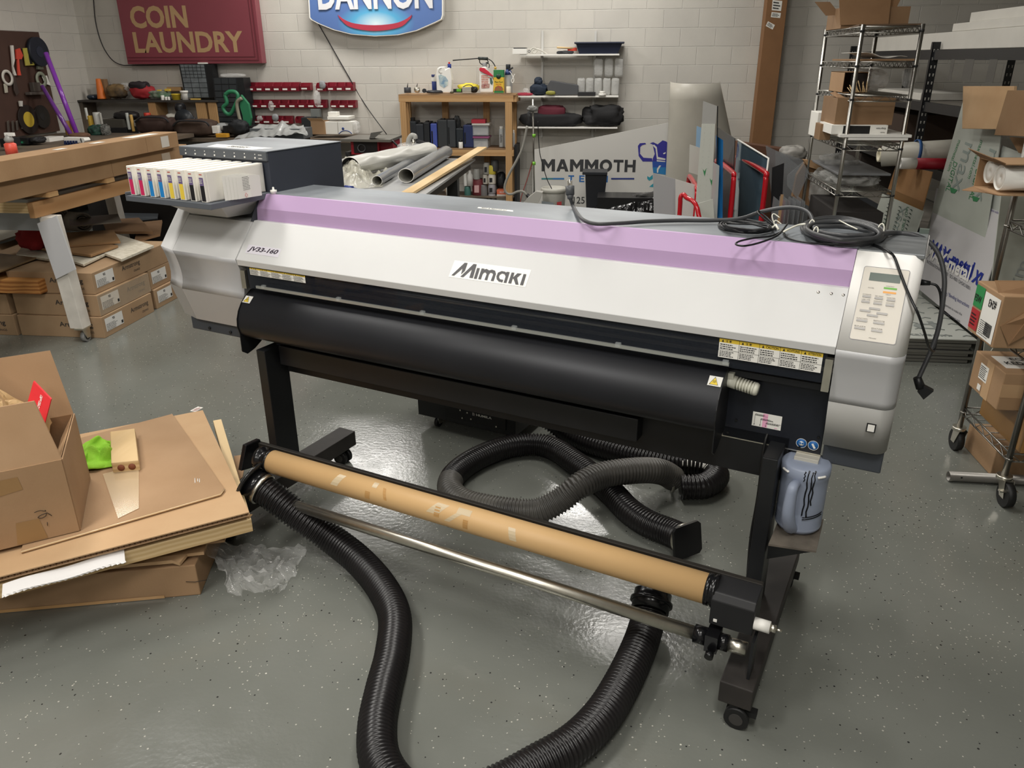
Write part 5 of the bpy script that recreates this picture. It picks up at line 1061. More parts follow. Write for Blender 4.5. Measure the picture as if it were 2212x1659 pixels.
def leg(xo, yo, panelit):
    a = Vector((xo-.045, yo, .10)); c = Vector((xo+.045, yo+.09, .10)); d = Vector((-.035, 0, .73))
    MB().hexa([(a.x, a.y, a.z), (c.x, a.y, a.z), (c.x, c.y, a.z), (a.x, c.y, a.z)], [(a.x+d.x, a.y, .83), (c.x+d.x, a.y, .83), (c.x+d.x, c.y, .83), (a.x+d.x, c.y, .83)]).build('leg', wl, t, bevel=.003)
    if panelit: MB().slab([AY(80, 483, yo-.012), AY(121, 466, yo-.012), AY(163, 582, yo-.012), AY(121, 603, yo-.012)], (0, 1, 0), .010).build('leg_panel', mat('pale_grey_board', 'bdbdbf', .4), t)
    q_ = Vector((xo+.02, yo+.045, .036)); MB().cyl(q_-X_*.014, q_+X_*.014, .036, n=24).build('caster_wheel', mat('grey_tyre', '7d7d7b', .5), t); MB().cyl(q_-X_*.016, q_+X_*.016, .022, n=20).build('wheel_hub', black, t); MB().cyl(q_-X_*.018, q_+X_*.018, .008, n=12).build('axle', steel, t)
    MB().hexa([q_+Vector((.019, -.015, -.01)), q_+Vector((.022, -.015, -.01)), q_+Vector((.022, .02, -.01)), q_+Vector((.019, .02, -.01))], [q_+Vector((.019, -.045, .055)), q_+Vector((.022, -.045, .055)), q_+Vector((.022, .03, .055)), q_+Vector((.019, .03, .055))]).box(q_.x-.035, q_.y-.05, .092, q_.x+.03, q_.y+.04, .1).build('caster_fork', steel, t)
leg(-3.44, 4.47, True); leg(-4.3, 4.47, False); leg(-3.44, 6.4, False); leg(-4.3, 6.4, False)

MB().box(-4.30, 4.58, .72, -3.56, 4.6, .83).build('hanging_board', C('9a9c9e', .5), t)
lb = card_mat('long_box_card', 'a2825f', '947351')
t = thing('long_cardboard_box', 'very long slim cardboard box, lower of the two on the rolling bench', 'box', (-3.55, 4.5, .974))
MB().box(-3.65, 2.2, .975, -3.45, 6.25, 1.092).build('body', lb, t, bevel=.003); MB().box(-3.4505, 5.2, .98, -3.449, 5.203, 1.09).build('seam', card_dark, t)
b = MB(); decal(b, (-3.45, 5.85, .99), Y_, Z_, .12, .07, .0015); b.build('label', mat('old_label', 'b9aa98', .6), t)
t = thing('long_cardboard_box', 'very long slim cardboard box with white end label, upper of the two', 'box', (-3.5, 4.5, 1.094))
MB().box(-3.60, 2.0, 1.094, -3.405, 6.05, 1.207).build('body', lb, t, bevel=.003); MB().box(-3.4055, 5.6, 1.1, -3.404, 5.603, 1.2).build('seam', card_dark, t)
b = MB(); decal(b, (-3.405, 5.8, 1.11), Y_, Z_, .11, .08, .0015); b.build('label', mat('grey_label', 'c9c3ba', .6), t)
b = MB(); decal(b, (-3.53, 5.5, 1.2075), X_, Y_, .09, .35, .001); b.build('shipping_label', white_paper, t)
b = MB(); decal(b, (-3.50, 4.7, 1.2075), X_, Y_, .04, .1, .001); b.build('shipping_label', white_paper, t)
b = MB(); decal(b, (-3.52, 5.1, 1.2075), X_, Y_, .05, .12, .001); b.build('shipping_label', white_paper, t)
# ceiling tile cartons
ctn = card_mat('carton_tan', 'a58a6b', '977b5d'); arm_ink = mat('carton_print', '3a3633', .7)
def tile_box(x0, x1, y0, y1, z0, z1, label, front=True, side=True, film_=False, seed=1, yl=(0, .6), part='trong'):
    t = thing('tile_carton', label, 'box', ((x0+x1)/2, (y0+y1)/2, z0), group='cartons of ceiling tiles under the bench')
    MB().box(x0, y0, z0, x1, y1, z1).build('carton', ctn, t, bevel=.003); h = z1-z0
    b = MB()
    if front: text_into(b, 'Armstrong', (x1-.31, y0, z0+h*.45), X_, Z_, .24, h*.3, bold=.015, lift=.0015); text_into(b, 'CEILINGS', (x1-.17, y0, z0+h*.22), X_, Z_, .1, h*.1, lift=.0015)
    if side and y1-y0 > .4: text_into(b, 'Armstrong', (x1, y0+.33, z0+h*.45), Y_, Z_, .22, h*.3, bold=.005, lift=.0015); text_into(b, 'CEILINGS', (x1, y0+.46, z0+h*.25), Y_, Z_, .08, h*.1, lift=.0015)
    if b.v: b.build('lettering', arm_ink, t)
    for k, (o, u) in enumerate((((x1, y0+.03, z0+h*.25), Y_), ((x0+.25, y0, z0+h*.2), X_))):
        if (k == 0 and side) or (k == 1 and not side):
            o = Vector(o); b = MB(); decal(b, o, u, Z_, .2, h*.62, .0015); b.build('product_label', mat('label_grey_white', 'd5d3ce', .5), t)
            b = MB(); fine_print(b, o+u*.01, u, Z_, .13, h*.35, 6, lift=.0022, fill=.35, seed=seed); text_into(b, '933', o+u*.085+Z_*h*.43, u, Z_, .025, h*.12, bold=.03, lift=.0022)
            decal(b, o+u*.175+Z_*h*.05, u, Z_, .02, h*.14, .0022); b.build('label_print', ink_black, t)
    if film_: MB().box(x1, y0, z0+.004, x1+.002, y1, z1-.004).build('shrink_film', mat('carton_film', 'dccab0', .15, alpha=.3, bump=.5, bs=12), t)
H_ = .146
tile_box(-3.94, -3.33, 4.58, 5.19, 0, H_-.002, 'ceiling tile carton on the floor, lowest of the nearest stack', seed=1)
tile_box(-3.95, -3.34, 4.60, 5.21, H_, 2*H_-.002, 'film wrapped ceiling tile carton, middle of the nearest stack', film_=True, seed=2)
tile_box(-3.97, -3.36, 4.62, 5.60, 2*H_, 3*H_-.002, 'long ceiling tile carton, topmost of the nearest stack, tile scraps on it', seed=3)
tile_box(-3.95, -3.34, 5.25, 5.86, 0, H_-.002, 'ceiling tile carton on the floor behind the nearest stack, label at its corner', front=False, seed=4)
tile_box(-3.96, -3.36, 5.25, 5.86, H_, 2*H_-.002, 'ceiling tile carton, upper of the two behind the nearest stack', front=False, seed=5)
tile_box(-4.60, -3.96, 4.57, 5.2, 0, H_-.002, 'ceiling tile carton on the floor, at the left frame edge', side=False, seed=6)
tile_box(-4.62, -3.98, 4.58, 5.2, H_, 2*H_-.004, 'ceiling tile carton reading 933, on the left lower carton', side=False, seed=7)
tile_box(-4.62, -3.99, 4.75, 5.6, 2*H_, 3*H_-.004, 'ceiling tile carton behind the orange pine plank', side=False, seed=8)
MB().box(-4.9, 4.55, .305, -3.70, 4.74, .395).build('pine_plank', wood_mat('orange_pine', 'c98f4f', '9a5f2c', (.5, 1, 1), 5, 12), None, 'thick orange pine plank with strong grain, on the left cartons', 'plank')
tile_w = mat('tile_face', 'd2ccbd', .8, col2='b3ab98', vs=30); tile_b = card_mat('tile_back', 'a07d57', '8f6d49')
def tile(P4, z, th, m, label):
    MB().slab([AZ(x, y, z) for x, y in P4], (0, 0, -1), th).build('loose_tile', m, None, label, 'ceiling tile', 'loose ceiling tiles', bevel=.002)
zt_ = .44
tile(((262, 560), (332, 530), (230, 498), (150, 520)), zt_+.026, .018, tile_w, 'speckled white tile at the right corner of the scraps')
tile(((180, 571), (228, 548), (150, 535), (100, 545)), zt_+.022, .016, tile_w, 'white tile scrap under the brown one, front of the scraps')
tile(((196, 551), (255, 530), (140, 512), (80, 535)), zt_+.046, .016, tile_b, 'brown backed tile scrap with a torn edge')
tile(((148, 530), (260, 521), (245, 496), (100, 505)), zt_+.064, .016, tile_b, 'brown backed tile with white front edge, topmost of the scraps')
tile(((35, 549), (108, 560), (118, 530), (55, 520)), zt_+.022, .016, tile_w, 'white tile scrap behind the white bench leg')
tile(((-40, 595), (0, 585), (78, 556), (-60, 540)), zt_+.02, .012, C('6e5a3f', .4), 'dark brown shiny sheet at the left, under the red cloth')
lump('red_cloth', (18, 490, 84, 548), 5.0, .25, mat('red_fabric', '8e1f22', .85, var=.2), 'crumpled red cloth between the tiles and the bench leg', 'cloth', seed=80, rough=.5)
# rolls and dark clutter under the bench
def roll(a, b_, r, m, label, name='paper_roll', ri=None):
    t = thing(name, label, 'roll', a); MB().ring(a, b_, r, ri or r*.82, 24).build('outer_layer', m, t)
    d = (b_-a).normalized(); u = d.orthogonal().normalized(); w = d.cross(u); pts = []
    for k in range(40): rr = r*.82*(1-k/44); A_ = k*.55; pts.append(a+d*.004+(u*math.cos(A_)+w*math.sin(A_))*rr)
    MB().tube(pts, r*.045, 5).build('spiral_end', m, t)
roll(Vector((-4.25, 5.62, .60)), Vector((-5.4, 6.2, .60)), .085, C('87827b', .6), 'grey rolled sheet lying under the rolling bench'); 
for o_ in (): pass
roll(AY(180, 480, 5.6), AY(60, 472, 6.2), .075, C('a29d95', .6), 'pale rolled vinyl with a spiral end under the bench')
for i, (P4, z, c, l) in enumerate(((((150, 470), (255, 462), (262, 478), (150, 488)), .6, '6b655c', 'grey board lying under the bench behind the pale roll'), (((250, 458), (345, 442), (340, 472), (255, 484)), .40, '3f4347', 'dark glass sheet under the bench'), (((0, 520), (60, 500), (40, 470), (-40, 480)), .5, '807b70', 'grey sheet at the left under the bench'))): MB().slab([AZ(x, y, z) for x, y in P4], (0, 0, -1), .01).build('loose_sheet', C(c, .4), None, l, 'sheet')
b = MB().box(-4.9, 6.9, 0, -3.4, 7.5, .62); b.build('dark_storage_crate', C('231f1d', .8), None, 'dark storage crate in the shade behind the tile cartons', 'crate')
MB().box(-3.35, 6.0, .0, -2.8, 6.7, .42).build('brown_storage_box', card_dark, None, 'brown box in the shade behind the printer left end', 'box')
for P4, z, l in ((((290, 520), (345, 505), (350, 475), (300, 480)), .42, 'brown flat board behind the tile cartons, near the printer'), (((230, 500), (330, 500), (300, 470), (220, 475)), .46, 'brown board behind the tile scraps')): MB().slab([AZ(x, y, z) for x, y in P4], (0, 0, -1), .02).build('loose_board', card_dark, None, l, 'board')
MB().box(-3.74, 6.75, 0, -3.66, 6.83, .83).build('wooden_post', lumber, None, 'wooden post standing under the far end of the bench', 'post')
# ---------------------------------------------------------------- grey table with rolls
tg = mat('grey_table_top', 'a2a2a1', .45, var=.15, vs=3)
t = thing('grey_table', 'large table with a grey top and black legs behind the printer', 'table', (-1.83, 6.1, 0))
MB().box(-2.46, 4.93, .862, -1.235, 7.28, .88).build('table_top', tg, t, bevel=.002); MB().box(-2.42, 4.97, .79, -1.275, 7.24, .862).build('frame', mat('brown_frame', '4d443c', .6), t)
for x, y in ((-2.40, 5.0), (-1.36, 5.0), (-2.40, 7.1), (-1.36, 6.55)): MB().box(x, y, 0, x+.09, y+.09, .79).build('leg', black, t)
ZT = .882
MB().hexa([AZ(866, 421.5, ZT), AZ(893, 421, ZT), Vector((-1.18, 7.62, .93)), Vector((-1.27, 7.62, .93))], [AZ(866, 421.5, ZT)+Z_*.019, AZ(893, 421, ZT)+Z_*.019, Vector((-1.18, 7.62, .95)), Vector((-1.27, 7.62, .95))]).build('pine_plank', pine, None, 'long pale pine plank along the right edge of the grey table', 'plank', bevel=.002)
def open_roll(name, a, b_, r, mo, mi_, label, sx=1.0, wr=.0):
    t = thing(name, label, 'roll', a); d = (b_-a).normalized(); u = Vector((d.y, -d.x, 0)).normalized(); w = u.cross(d)
    w = w if w.z > 0 else -w
    for nm, R_, m in (('outer_face', r, mo), ('inner_face', r*.93, mi_)):
        L = (b_-a).length
        def fn(uu, vv):
            A_ = 2*math.pi*uu; p = a+d*L*vv; k = 1+wr*mnoise.noise(Vector((math.cos(A_)*2, math.sin(A_)*2, vv*7)))
            return p+(u*math.cos(A_)*sx+w*math.sin(A_))*R_*k
        b = MB(); b.smooth = True; b.grid(fn, 32, 24); b.build(nm, m, t)
    b = MB(); b.tube([a+(u*math.cos(A_)*sx+w*math.sin(A_))*r*.965 for A_ in [k*math.pi/14 for k in range(28)]], r*.045, 6, closed=True); b.build('rolled_edge', white_plastic, t)
gv = mat('dark_grey_vinyl', '77797c', .25, coat=.3, var=.1, vs=4); wv = mat('white_vinyl', 'c9c8c1', .35, var=.04); bv = C('16161a', .6)
open_roll('vinyl_roll', Vector((-1.49, 5.72, ZT+.052)), Vector((-1.50, 7.25, ZT+.06)), .052, gv, wv, 'grey vinyl roll nearest the pine plank, hollow white end', 1.15, .05)
open_roll('vinyl_roll', Vector((-1.66, 5.55, ZT+.037)), Vector((-1.70, 7.15, ZT+.04)), .036, gv, wv, 'thinner grey vinyl roll, middle of the three on the table', 1.05, .04)
open_roll('vinyl_roll', Vector((-1.99, 5.98, ZT+.085)), Vector((-1.60, 6.98, ZT+.10)), .068, wv, bv, 'wide white vinyl roll with a black inside, left of the rolls', 1.35, .18)
def cr(u, v):
    p = AZ(742, 412, ZT).lerp(AZ(826, 405, ZT), u).lerp(Vector((-2.35, 6.6, ZT)).lerp(Vector((-1.75, 6.3, ZT)), u), v); n1 = mnoise.noise(p*8); n2 = mnoise.noise(p*21)
    p.z = ZT+.006+max(0, (.10*math.sin(math.pi*min(1, u*1.3+.1))+.06*n1+.05*n2))*math.sin(math.pi*v)**.5; return p
b = MB(); b.smooth = False; b.grid(cr, 40, 26); b.build('crumpled_film', mat('yellowed_clear_film', 'dcd9c9', .15, alpha=.5, bump=.4, bs=30), None, 'crumpled clear film heap left of the vinyl rolls', 'plastic film')
lump('film_fold', (808, 378, 868, 402), 5.9, .4, film, 'flattened clear film between the heap and the rolls', 'plastic film', seed=90)
MB().cyl(AZ(746, 405, ZT+.015), AZ(762, 407, ZT+.015), .016, n=12).cyl(AZ(762, 407, ZT+.013), AZ(780, 411, ZT+.013), .008, n=10).build('blue_tool', C('273a80', .4), None, 'dark blue handled tool on the table beside the ink box', 'tool')
lump('clear_bag', (850, 310, 914, 330), 7.0, .3, film, 'clear plastic bag behind the white vinyl roll', 'bag', seed=91)
t = thing('vacuum_wand', 'grey curved plastic vacuum wand behind the vinyl rolls', 'vacuum wand', AY(890, 330, 7.1))
MB().tube(bez([AY(x, y, 7.1) for x, y in ((881, 318), (883, 302), (889, 293), (896, 294), (897, 300))]), .022, 10).build('curved_tube', C('a5a5a0', .4), t); MB().tube([AY(894, 300, 7.1), AY(892, 318, 7.1)], .016, 8).build('chrome_neck', steel, t)
MB().tube(bez([AY(900, 306, 7.1), AY(915, 310, 7.1), AY(932, 316, 7.1)]), .02, 8).build('black_grip', black, t)

# table saw
t = thing('table_saw', 'red table saw with grey metal top near the back wall', 'table saw', AY(800, 329, 8.6))
T4 = [AY(734, 299, 8.35), AY(842, 303, 8.3), AY(868, 292, 8.85), AY(775, 290, 8.9)]; zt_s = .945
MB().slab([Vector((p.x, p.y, zt_s)) for p in T4], (0, 0, -1), .025).build('top', mat('saw_table_metal', '7d7b74', .35, metal=.5), t)
bx('housing', (758, 303, 818, 334), 8.42, .35, C('a02430', .4), parent=t); bx('black_front', (764, 306, 815, 331), 8.41, .02, C('201e20', .4), parent=t); bx('side_housing', (818, 303, 849, 330), 8.5, .3, C('8c2030', .4), parent=t)
MB().ring(AY(781, 320, 8.40), AY(781, 320, 8.39), .045, .033, 24).build('hand_wheel', C('4a4a4c', .4), t)
MB().hexa([AY(798, 299, 8.35), AY(808, 299, 8.35), AY(808, 299, 8.5), AY(798, 299, 8.5)], [AY(801, 287, 8.35), AY(828, 283, 8.35), AY(828, 283, 8.5), AY(801, 287, 8.5)]).build('blade_guard', C('5c5b57', .5), t)
MB().tube([AY(846, 303, 8.4), AY(866, 322, 8.4)], .012, 6).build('stand_brace', black, t)
for x in (-2.86, -2.40): MB().box(x, 8.45, 0, x+.05, 8.75, .8).build('stand_leg', C('2b2b2c', .5), t)
MB().tube(bez([AY(750, 331, 8.3), AY(747, 345, 8.3), AY(742, 358, 8.3)]), .006, 6).build('cord', black, t)

# ---------------------------------------------------------------- wooden shelving unit
YW = 9.72; zt = AY(985, 204, YW).z; zm = AY(985, 321, YW).z
t = thing('wooden_shelf', 'pale lumber shelving unit with green and yellow goods on top, against the back wall', 'shelf', (-1.87, 9.95, 0))
xa, xb = AY(861, 215, YW).x, AY(1109, 215, YW).x
MB().box(xa, YW, zt-.085, xb, YW+.04, zt-.012).build('front_rail', lumber, t, bevel=.002); MB().box(xa, YW, zt-.012, xb+.03, 10.16, zt).build('top_board', mat('plywood_top', '9c7b57', .6, var=.1), t); MB().box(xb, YW+.02, zt-.085, xb+.035, 10.16, zt-.012).build('side_rail', lumber, t)
MB().box(xa+.03, YW, zm-.085, xb, YW+.04, zm-.010).build('front_rail', lumber, t, bevel=.002); MB().box(xa+.03, YW, zm-.010, xb-.01, 10.16, zm).build('middle_board', mat('plywood_mid', '7d6146', .6, var=.1), t)
MB().box(xa+.03, YW+.02, .12, xb-.01, 10.16, .135).build('bottom_board', old_wood, t)
for x in (xa+.02, xb-.105): MB().box(x, YW+.0405, 0, x+.085, YW+.08, zt-.0125).build('front_post', lumber_v, t)
for r in ((866, 215, 879, 330), (1092, 215, 1106, 440)): X0, Z0, X1, Z1 = rect(*r, YW-.005); MB().box(X0, YW-.004, 0, X1, YW+.036, zt-.087).build('front_post', lumber_v, t, bevel=.002)
for x in (-2.60, -2.12, -1.60, -1.26): MB().box(x, 10.09, 0, x+.075, 10.155, zt-.0125).build('back_post', lumber_v, t)
YG = 9.80
t = thing('grey_can', 'small black can with a pin on the left of the wooden shelf top', 'can', at_((871, 188, 886, 201), YG)); cy('body', (871, 189, 886, 201), YG, C('3d3f44', .4), parent=t); MB().cyl(AY(880, 189, YG+.04), AY(881, 179, YG+.04), .007, .003, 8).build('pin', black, t)
t = thing('metal_clamp', 'shiny metal clamp with a black pin on the wooden shelf top', 'clamp', at_((893, 186, 906, 201), YG)); lump('body', (893, 187, 906, 201), YG, .08, steel, parent=t, seed=100, rough=.6); MB().cyl(AY(900, 188, YG+.04), AY(902, 180, YG+.04), .006, .003, 8).build('pin', black, t)
MB().lathe([(.001, 0), (.10, 0), (.11, .015), (.09, .032), (.001, .036)], AY(940, 201, YG+.05), 28).build('pot_cover', C('2a2c31', .4), None, 'round black cover lying flat on the wooden shelf top', 'cover')
t = thing('sanding_disc', 'small black disc standing left of the round cover', 'disc', at_((912, 191, 921, 201), YG)); MB().cyl(AY(916, 196, YG), AY(916, 196, YG)+Y_*.03, .024, n=18).build('tyre', C('2a2c31', .5), t)
t = thing('caulk_bottle', 'slim blue and white bottle left of the detergent jug', 'bottle', at_((931, 160, 942, 195), YG+.1)); cy('body', (932, 176, 942, 195), YG+.1, C('2c3c78', .4), parent=t); cy('upper_body', (931, 163, 941, 176), YG+.1, white_plastic, parent=t); cy('cap', (931, 161, 939, 166), YG+.095, C('2c3566', .4), parent=t)
def jug_(pts, Y, dep, m, t, n='body'): return MB().slab([AY(x, y, Y) for x, y in pts], (0, 1, 0), dep).build(n, m, t, bevel=.012, seg=3)
t = thing('detergent_jug', 'white jug with a blue and green landscape label on the wooden shelf', 'jug', at_((942, 144, 976, 201), YG+.02))
jug_([(944, 201), (942, 160), (944, 148), (950, 144), (960, 143), (962, 150), (968, 146), (972, 146), (976, 172), (975, 201)], YG+.02, .11, white_plastic, t)
wpoly([(947, 162), (952, 161), (962, 165), (968, 174), (967, 184), (959, 190), (950, 184)], YG+.019, mat('landscape_label', '4b7ea8', .5, col2='d9e3d6', vs=18), t, 'label'); cy('cap', (966, 138, 974, 147), YG+.03, C('2a3c8a', .4), parent=t); cy('cap_tip', (968, 134, 972, 139), YG+.04, C('c23a3a', .4), parent=t)
MB().ring(AY(953, 152, YG+.018), AY(953, 152, YG+.024), .032, .022, 20).build('handle_ring', C('cfcdc6', .4), t)
t = thing('work_light', 'green black and chrome hand tool in front of the yellow cloth', 'tool', at_((979, 187, 1032, 201), YG-.02)); bx('grip', (979, 192, 998, 200), YG-.02, .05, C('22251f', .4), parent=t); bx('green_part', (986, 192, 996, 198), YG-.024, .01, C('5faa3c', .4), parent=t); bx('chrome_head', (998, 188, 1018, 199), YG-.03, .08, steel, parent=t); lump('black_body', (1014, 187, 1031, 201), YG-.02, .1, C('1a1a1b', .4), parent=t, seed=103)
MB().tube(bez([AY(1000, 188, YG-.02), AY(1008, 184, YG-.02), AY(1017, 184, YG-.02), AY(1024, 190, YG-.02)]), .005, 6).build('wire_handle', black, t)
lump('yellow_cloth', (982, 179, 1036, 200), YG+.05, .15, C('e0cc46', .7), 'yellow cloth heap on the wooden shelf top', 'cloth', seed=104, rough=.5)
lump('yellow_plug', (971, 197, 980, 202), YG-.03, .04, C('4b4634', .6), 'small black and yellow piece near the shelf front edge', 'part', seed=105)
t = thing('weed_killer_jug', 'white jug with a red handle and printed label on the wooden shelf', 'jug', at_((1035, 144, 1067, 200), YG))
jug_([(1037, 200), (1035, 170), (1036, 150), (1042, 144), (1050, 144), (1053, 152), (1064, 168), (1067, 180), (1065, 200)], YG, .1, white_plastic, t)
MB().slab([AY(x, y, YG-.012) for x, y in ((1035, 149), (1037, 146), (1046, 147), (1056, 155), (1067, 166), (1056, 163), (1045, 158), (1036, 153))], (0, 1, 0), .03).build('red_handle', C('c2283e', .4), t, bevel=.004)
b = MB(); x0, z0, x1, z1 = rect(1040, 162, 1059, 181, YG-.001); fine_print(b, (x0, YG-.001, z0), X_, Z_, x1-x0, z1-z0, 5, fill=.5, lift=.002); b.build('label_print', C('c0522e', .6), t)
wpoly([(1040, 182), (1058, 181), (1057, 190), (1040, 191)], YG-.001, mat('fruit_print', '8c2f3a', .5, col2='c9b0a0', vs=40), t, 'label_picture'); wpoly([(1058, 168), (1062, 168), (1065, 178), (1063, 184), (1059, 180)], YG-.001, C('4b6663', .4), t, 'finger_recess')
t = thing('pump_sprayer', 'black sprayer wand with hose lying over the white and green packs', 'sprayer', AY(1045, 140, YG+.05))
MB().tube([AY(978, 130.5, YG+.05), AY(1035, 126, YG+.05)], .006, 8).build('lance', black, t); MB().tube([AY(1033, 126, YG+.05), AY(1054, 127, YG+.05)], .017, 8).build('grip', C('2c3330', .4), t)
MB().tube(bez([AY(x, y, YG+.05) for x, y in ((1036, 128), (1037, 136), (1045, 140), (1054, 136), (1053, 129))]), .006, 6).build('trigger_guard', black, t)
MB().tube(bez([AY(x, y, YG+.05) for x, y in ((1054, 127), (1062, 132), (1068, 140), (1070, 145))]), .006, 6).build('hose', black, t); MB().tube(bez([AY(x, y, YG+.05) for x, y in ((1046, 139), (1052, 135), (1057, 140), (1056, 147))]), .005, 6).build('coiled_hose', black, t)
MB().cyl(AY(1070, 150, YG+.05), AY(1070, 144, YG+.05), .014, n=10).build('brass_nut', C('caa350', .4), t); cy('pump_cap', (1041, 136, 1051, 145), YG+.03, C('8c8c8c', .4), parent=t)
t = thing('plant_food_box', 'green and yellow plant food carton beside the weed killer jug', 'box', at_((1066, 151, 1088, 201), YG)); bx('carton', (1066, 167, 1088, 201), YG, .08, C('dcb63c', .5), parent=t); bx('green_top', (1066, 151, 1088, 167), YG, .08, C('2d7a45', .5), parent=t); bx('green_base', (1067, 196, 1088, 201), YG-.002, .03, C('2d7a45', .5), parent=t)
MB().lathe([(.001, 0), (.028, 0), (.028, .002), (.001, .002)], AY(1077, 165, YG-.002), 20, axis=(0, -1, 0)).build('round_badge', C('1f3f30', .5), t); wpoly([(1068, 194), (1070, 188), (1076, 185), (1084, 187), (1087, 192), (1086, 196), (1069, 196)], YG-.002, mat('flower_print', 'b53a3a', .5, col2='5e7a3c', vs=45), t, 'flower_picture')
wtext('Plant Food', (1069, 175, 1086, 179), YG-.001, C('2a4a2a', .6), t); wtext('SHAKE N FEED', (1071, 181, 1083, 183.5), YG-.001, C('b8452f', .6), t)
t = thing('garden_sprayer', 'grey tank sprayer with a dark blue cap at the right end of the shelf top', 'sprayer', at_((1089, 148, 1105, 201), YG+.06)); cy('tank', (1089, 161, 1106, 201), YG+.06, C('a9aaa9', .4), parent=t); cy('blue_collar', (1089, 149, 1105, 162), YG+.06, C('2f3f72', .4), parent=t, prof=[(.001, 0), (1, 0), (.9, .5), (.5, 1), (.001, 1)]); cy('black_cap', (1092, 139, 1102, 150), YG+.08, C('1f2328', .5), parent=t)
MB().tube(bez([AY(x, y, YG+.03) for x, y in ((1101, 154), (1106, 162), (1110, 172), (1108, 179), (1105, 175), (1109, 166), (1112, 160))]), .005, 6).build('white_cord', white_plastic, t); MB().tube([AY(1098, 152, YG+.03), AY(1108, 146, YG+.03)], .01, 6).build('side_lever', black, t)
cy('candle', (1093, 187, 1103, 201), YG-.03, C('e3dccb', .6), 'short cream candle in front of the tank sprayer', 'candle')
# cases on the middle board
for i, (r, c, l) in enumerate((((881, 262, 899, 320), '2b3036', 'dark grey tool case with a raised handle, leftmost on the middle board'), ((898, 268, 915, 320), '30343a', 'dark grey rounded tool case, second from the left'), ((915, 264, 928, 320), '24272b', 'narrow black tool case left of the blue strip'), ((930, 267, 944, 319), '4757a6', 'narrow blue tool case'),
    ((945, 259, 966, 319), '36393c', 'tallest charcoal tool case right of the blue one'), ((966, 259, 984, 319), '3a3d41', 'charcoal case with a ribbed front, beside the tallest case'), ((985, 277, 1001, 319), '252b31', 'small dark case behind the white bottle'), ((1001, 270, 1023, 319), '26315a', 'navy blue tool case left of the clear bins'))):
    t = thing('tool_case', l, 'tool case', at_(r, YG+.0)); bx('shell', r, YG, .26, C(c, .45), parent=t, bevel=.012)
    bx('handle', (r[0]+(r[2]-r[0])*.3, r[1]-(8 if i == 0 else 3), r[2]-(r[2]-r[0])*.3, r[1]), YG+.05, .08, C('1b1c1e', .5), parent=t, bevel=.003)
    if i in (3, 5, 7): bx('latch_strip', (r[0]+2, r[1]+16, r[0]+5, r[3]-8), YG-.004, .006, C('17191c', .5), parent=t)
lump('drill', (976, 249, 994, 300), YG+.1, .15, mat('grey_drill', '55585a', .4, col2='2b2d30', vs=14), 'grey drill behind the ribbed charcoal case', 'drill', seed=110, rough=.4)
t = thing('pill_bottle', 'little white bottle with a black cap in front of the dark cases', 'bottle', at_((990, 302, 999, 321), YG-.04)); cy('body', (990, 307, 999, 321), YG-.05, white_plastic, parent=t); cy('cap', (991, 302, 998, 307), YG-.045, C('1c1c1e', .5), parent=t)
tubm = mat('clear_tub', 'c9cdd0', .2, alpha=.45, var=.1); cont = mat('tub_contents', '8c8f96', .6, col2='d9d5cc', vs=28)
for r, lidc, l in (((1021, 295, 1056, 319), '8c4b72', 'clear bin with a purple lid, lower of the two stacked bins'), ((1019, 267, 1057, 293), 'c9c7c1', 'clear bin with a purple base band, upper of the two stacked bins')):
    t = thing('storage_bin', l, 'storage bin', at_(r, YG)); bx('bin', (r[0]+2, r[1]+4, r[2]-2, r[3]), YG, .2, tubm, parent=t); bx('contents', (r[0]+4, r[1]+10, r[2]-4, r[3]-2), YG+.02, .16, cont, parent=t); bx('lid', (r[0], r[1], r[2], r[1]+4), YG-.01, .22, C(lidc, .4), parent=t)
bx('red_box', (1018, 258, 1048, 266.5), YG, .15, C('a92c3c', .5), 'flat red box on top of the clear bins', 'box')
for r, c, l in (((1077, 273, 1088.5, 318), 'b9bdbd', 'silver spray can right of the clear bins'), ((1089.5, 286, 1094, 318), 'c9c6c0', 'white can half hidden by the right shelf post'), ((1107, 281, 1112, 318), 'a9a9a6', 'grey can at the right end of the middle board')):
    t = thing('spray_can', l, 'spray can', at_(r, YG+.06)); cy('can', (r[0], r[1]+6, r[2], r[3]), YG+.06, C(c, .3), parent=t); cy('cap', (r[0]+1.2, r[1], r[2]-1.2, r[1]+6), YG+.065, C('e2e0da', .4), parent=t)
    if r[2]-r[0] > 8: b = MB(); x0, z0, x1, z1 = rect(r[0]+3, 290, r[2]-3, 308, YG+.055); fine_print(b, (x0, YG+.055, z0), X_, Z_, x1-x0, z1-z0, 6); b.build('label_print', ink_black, t)
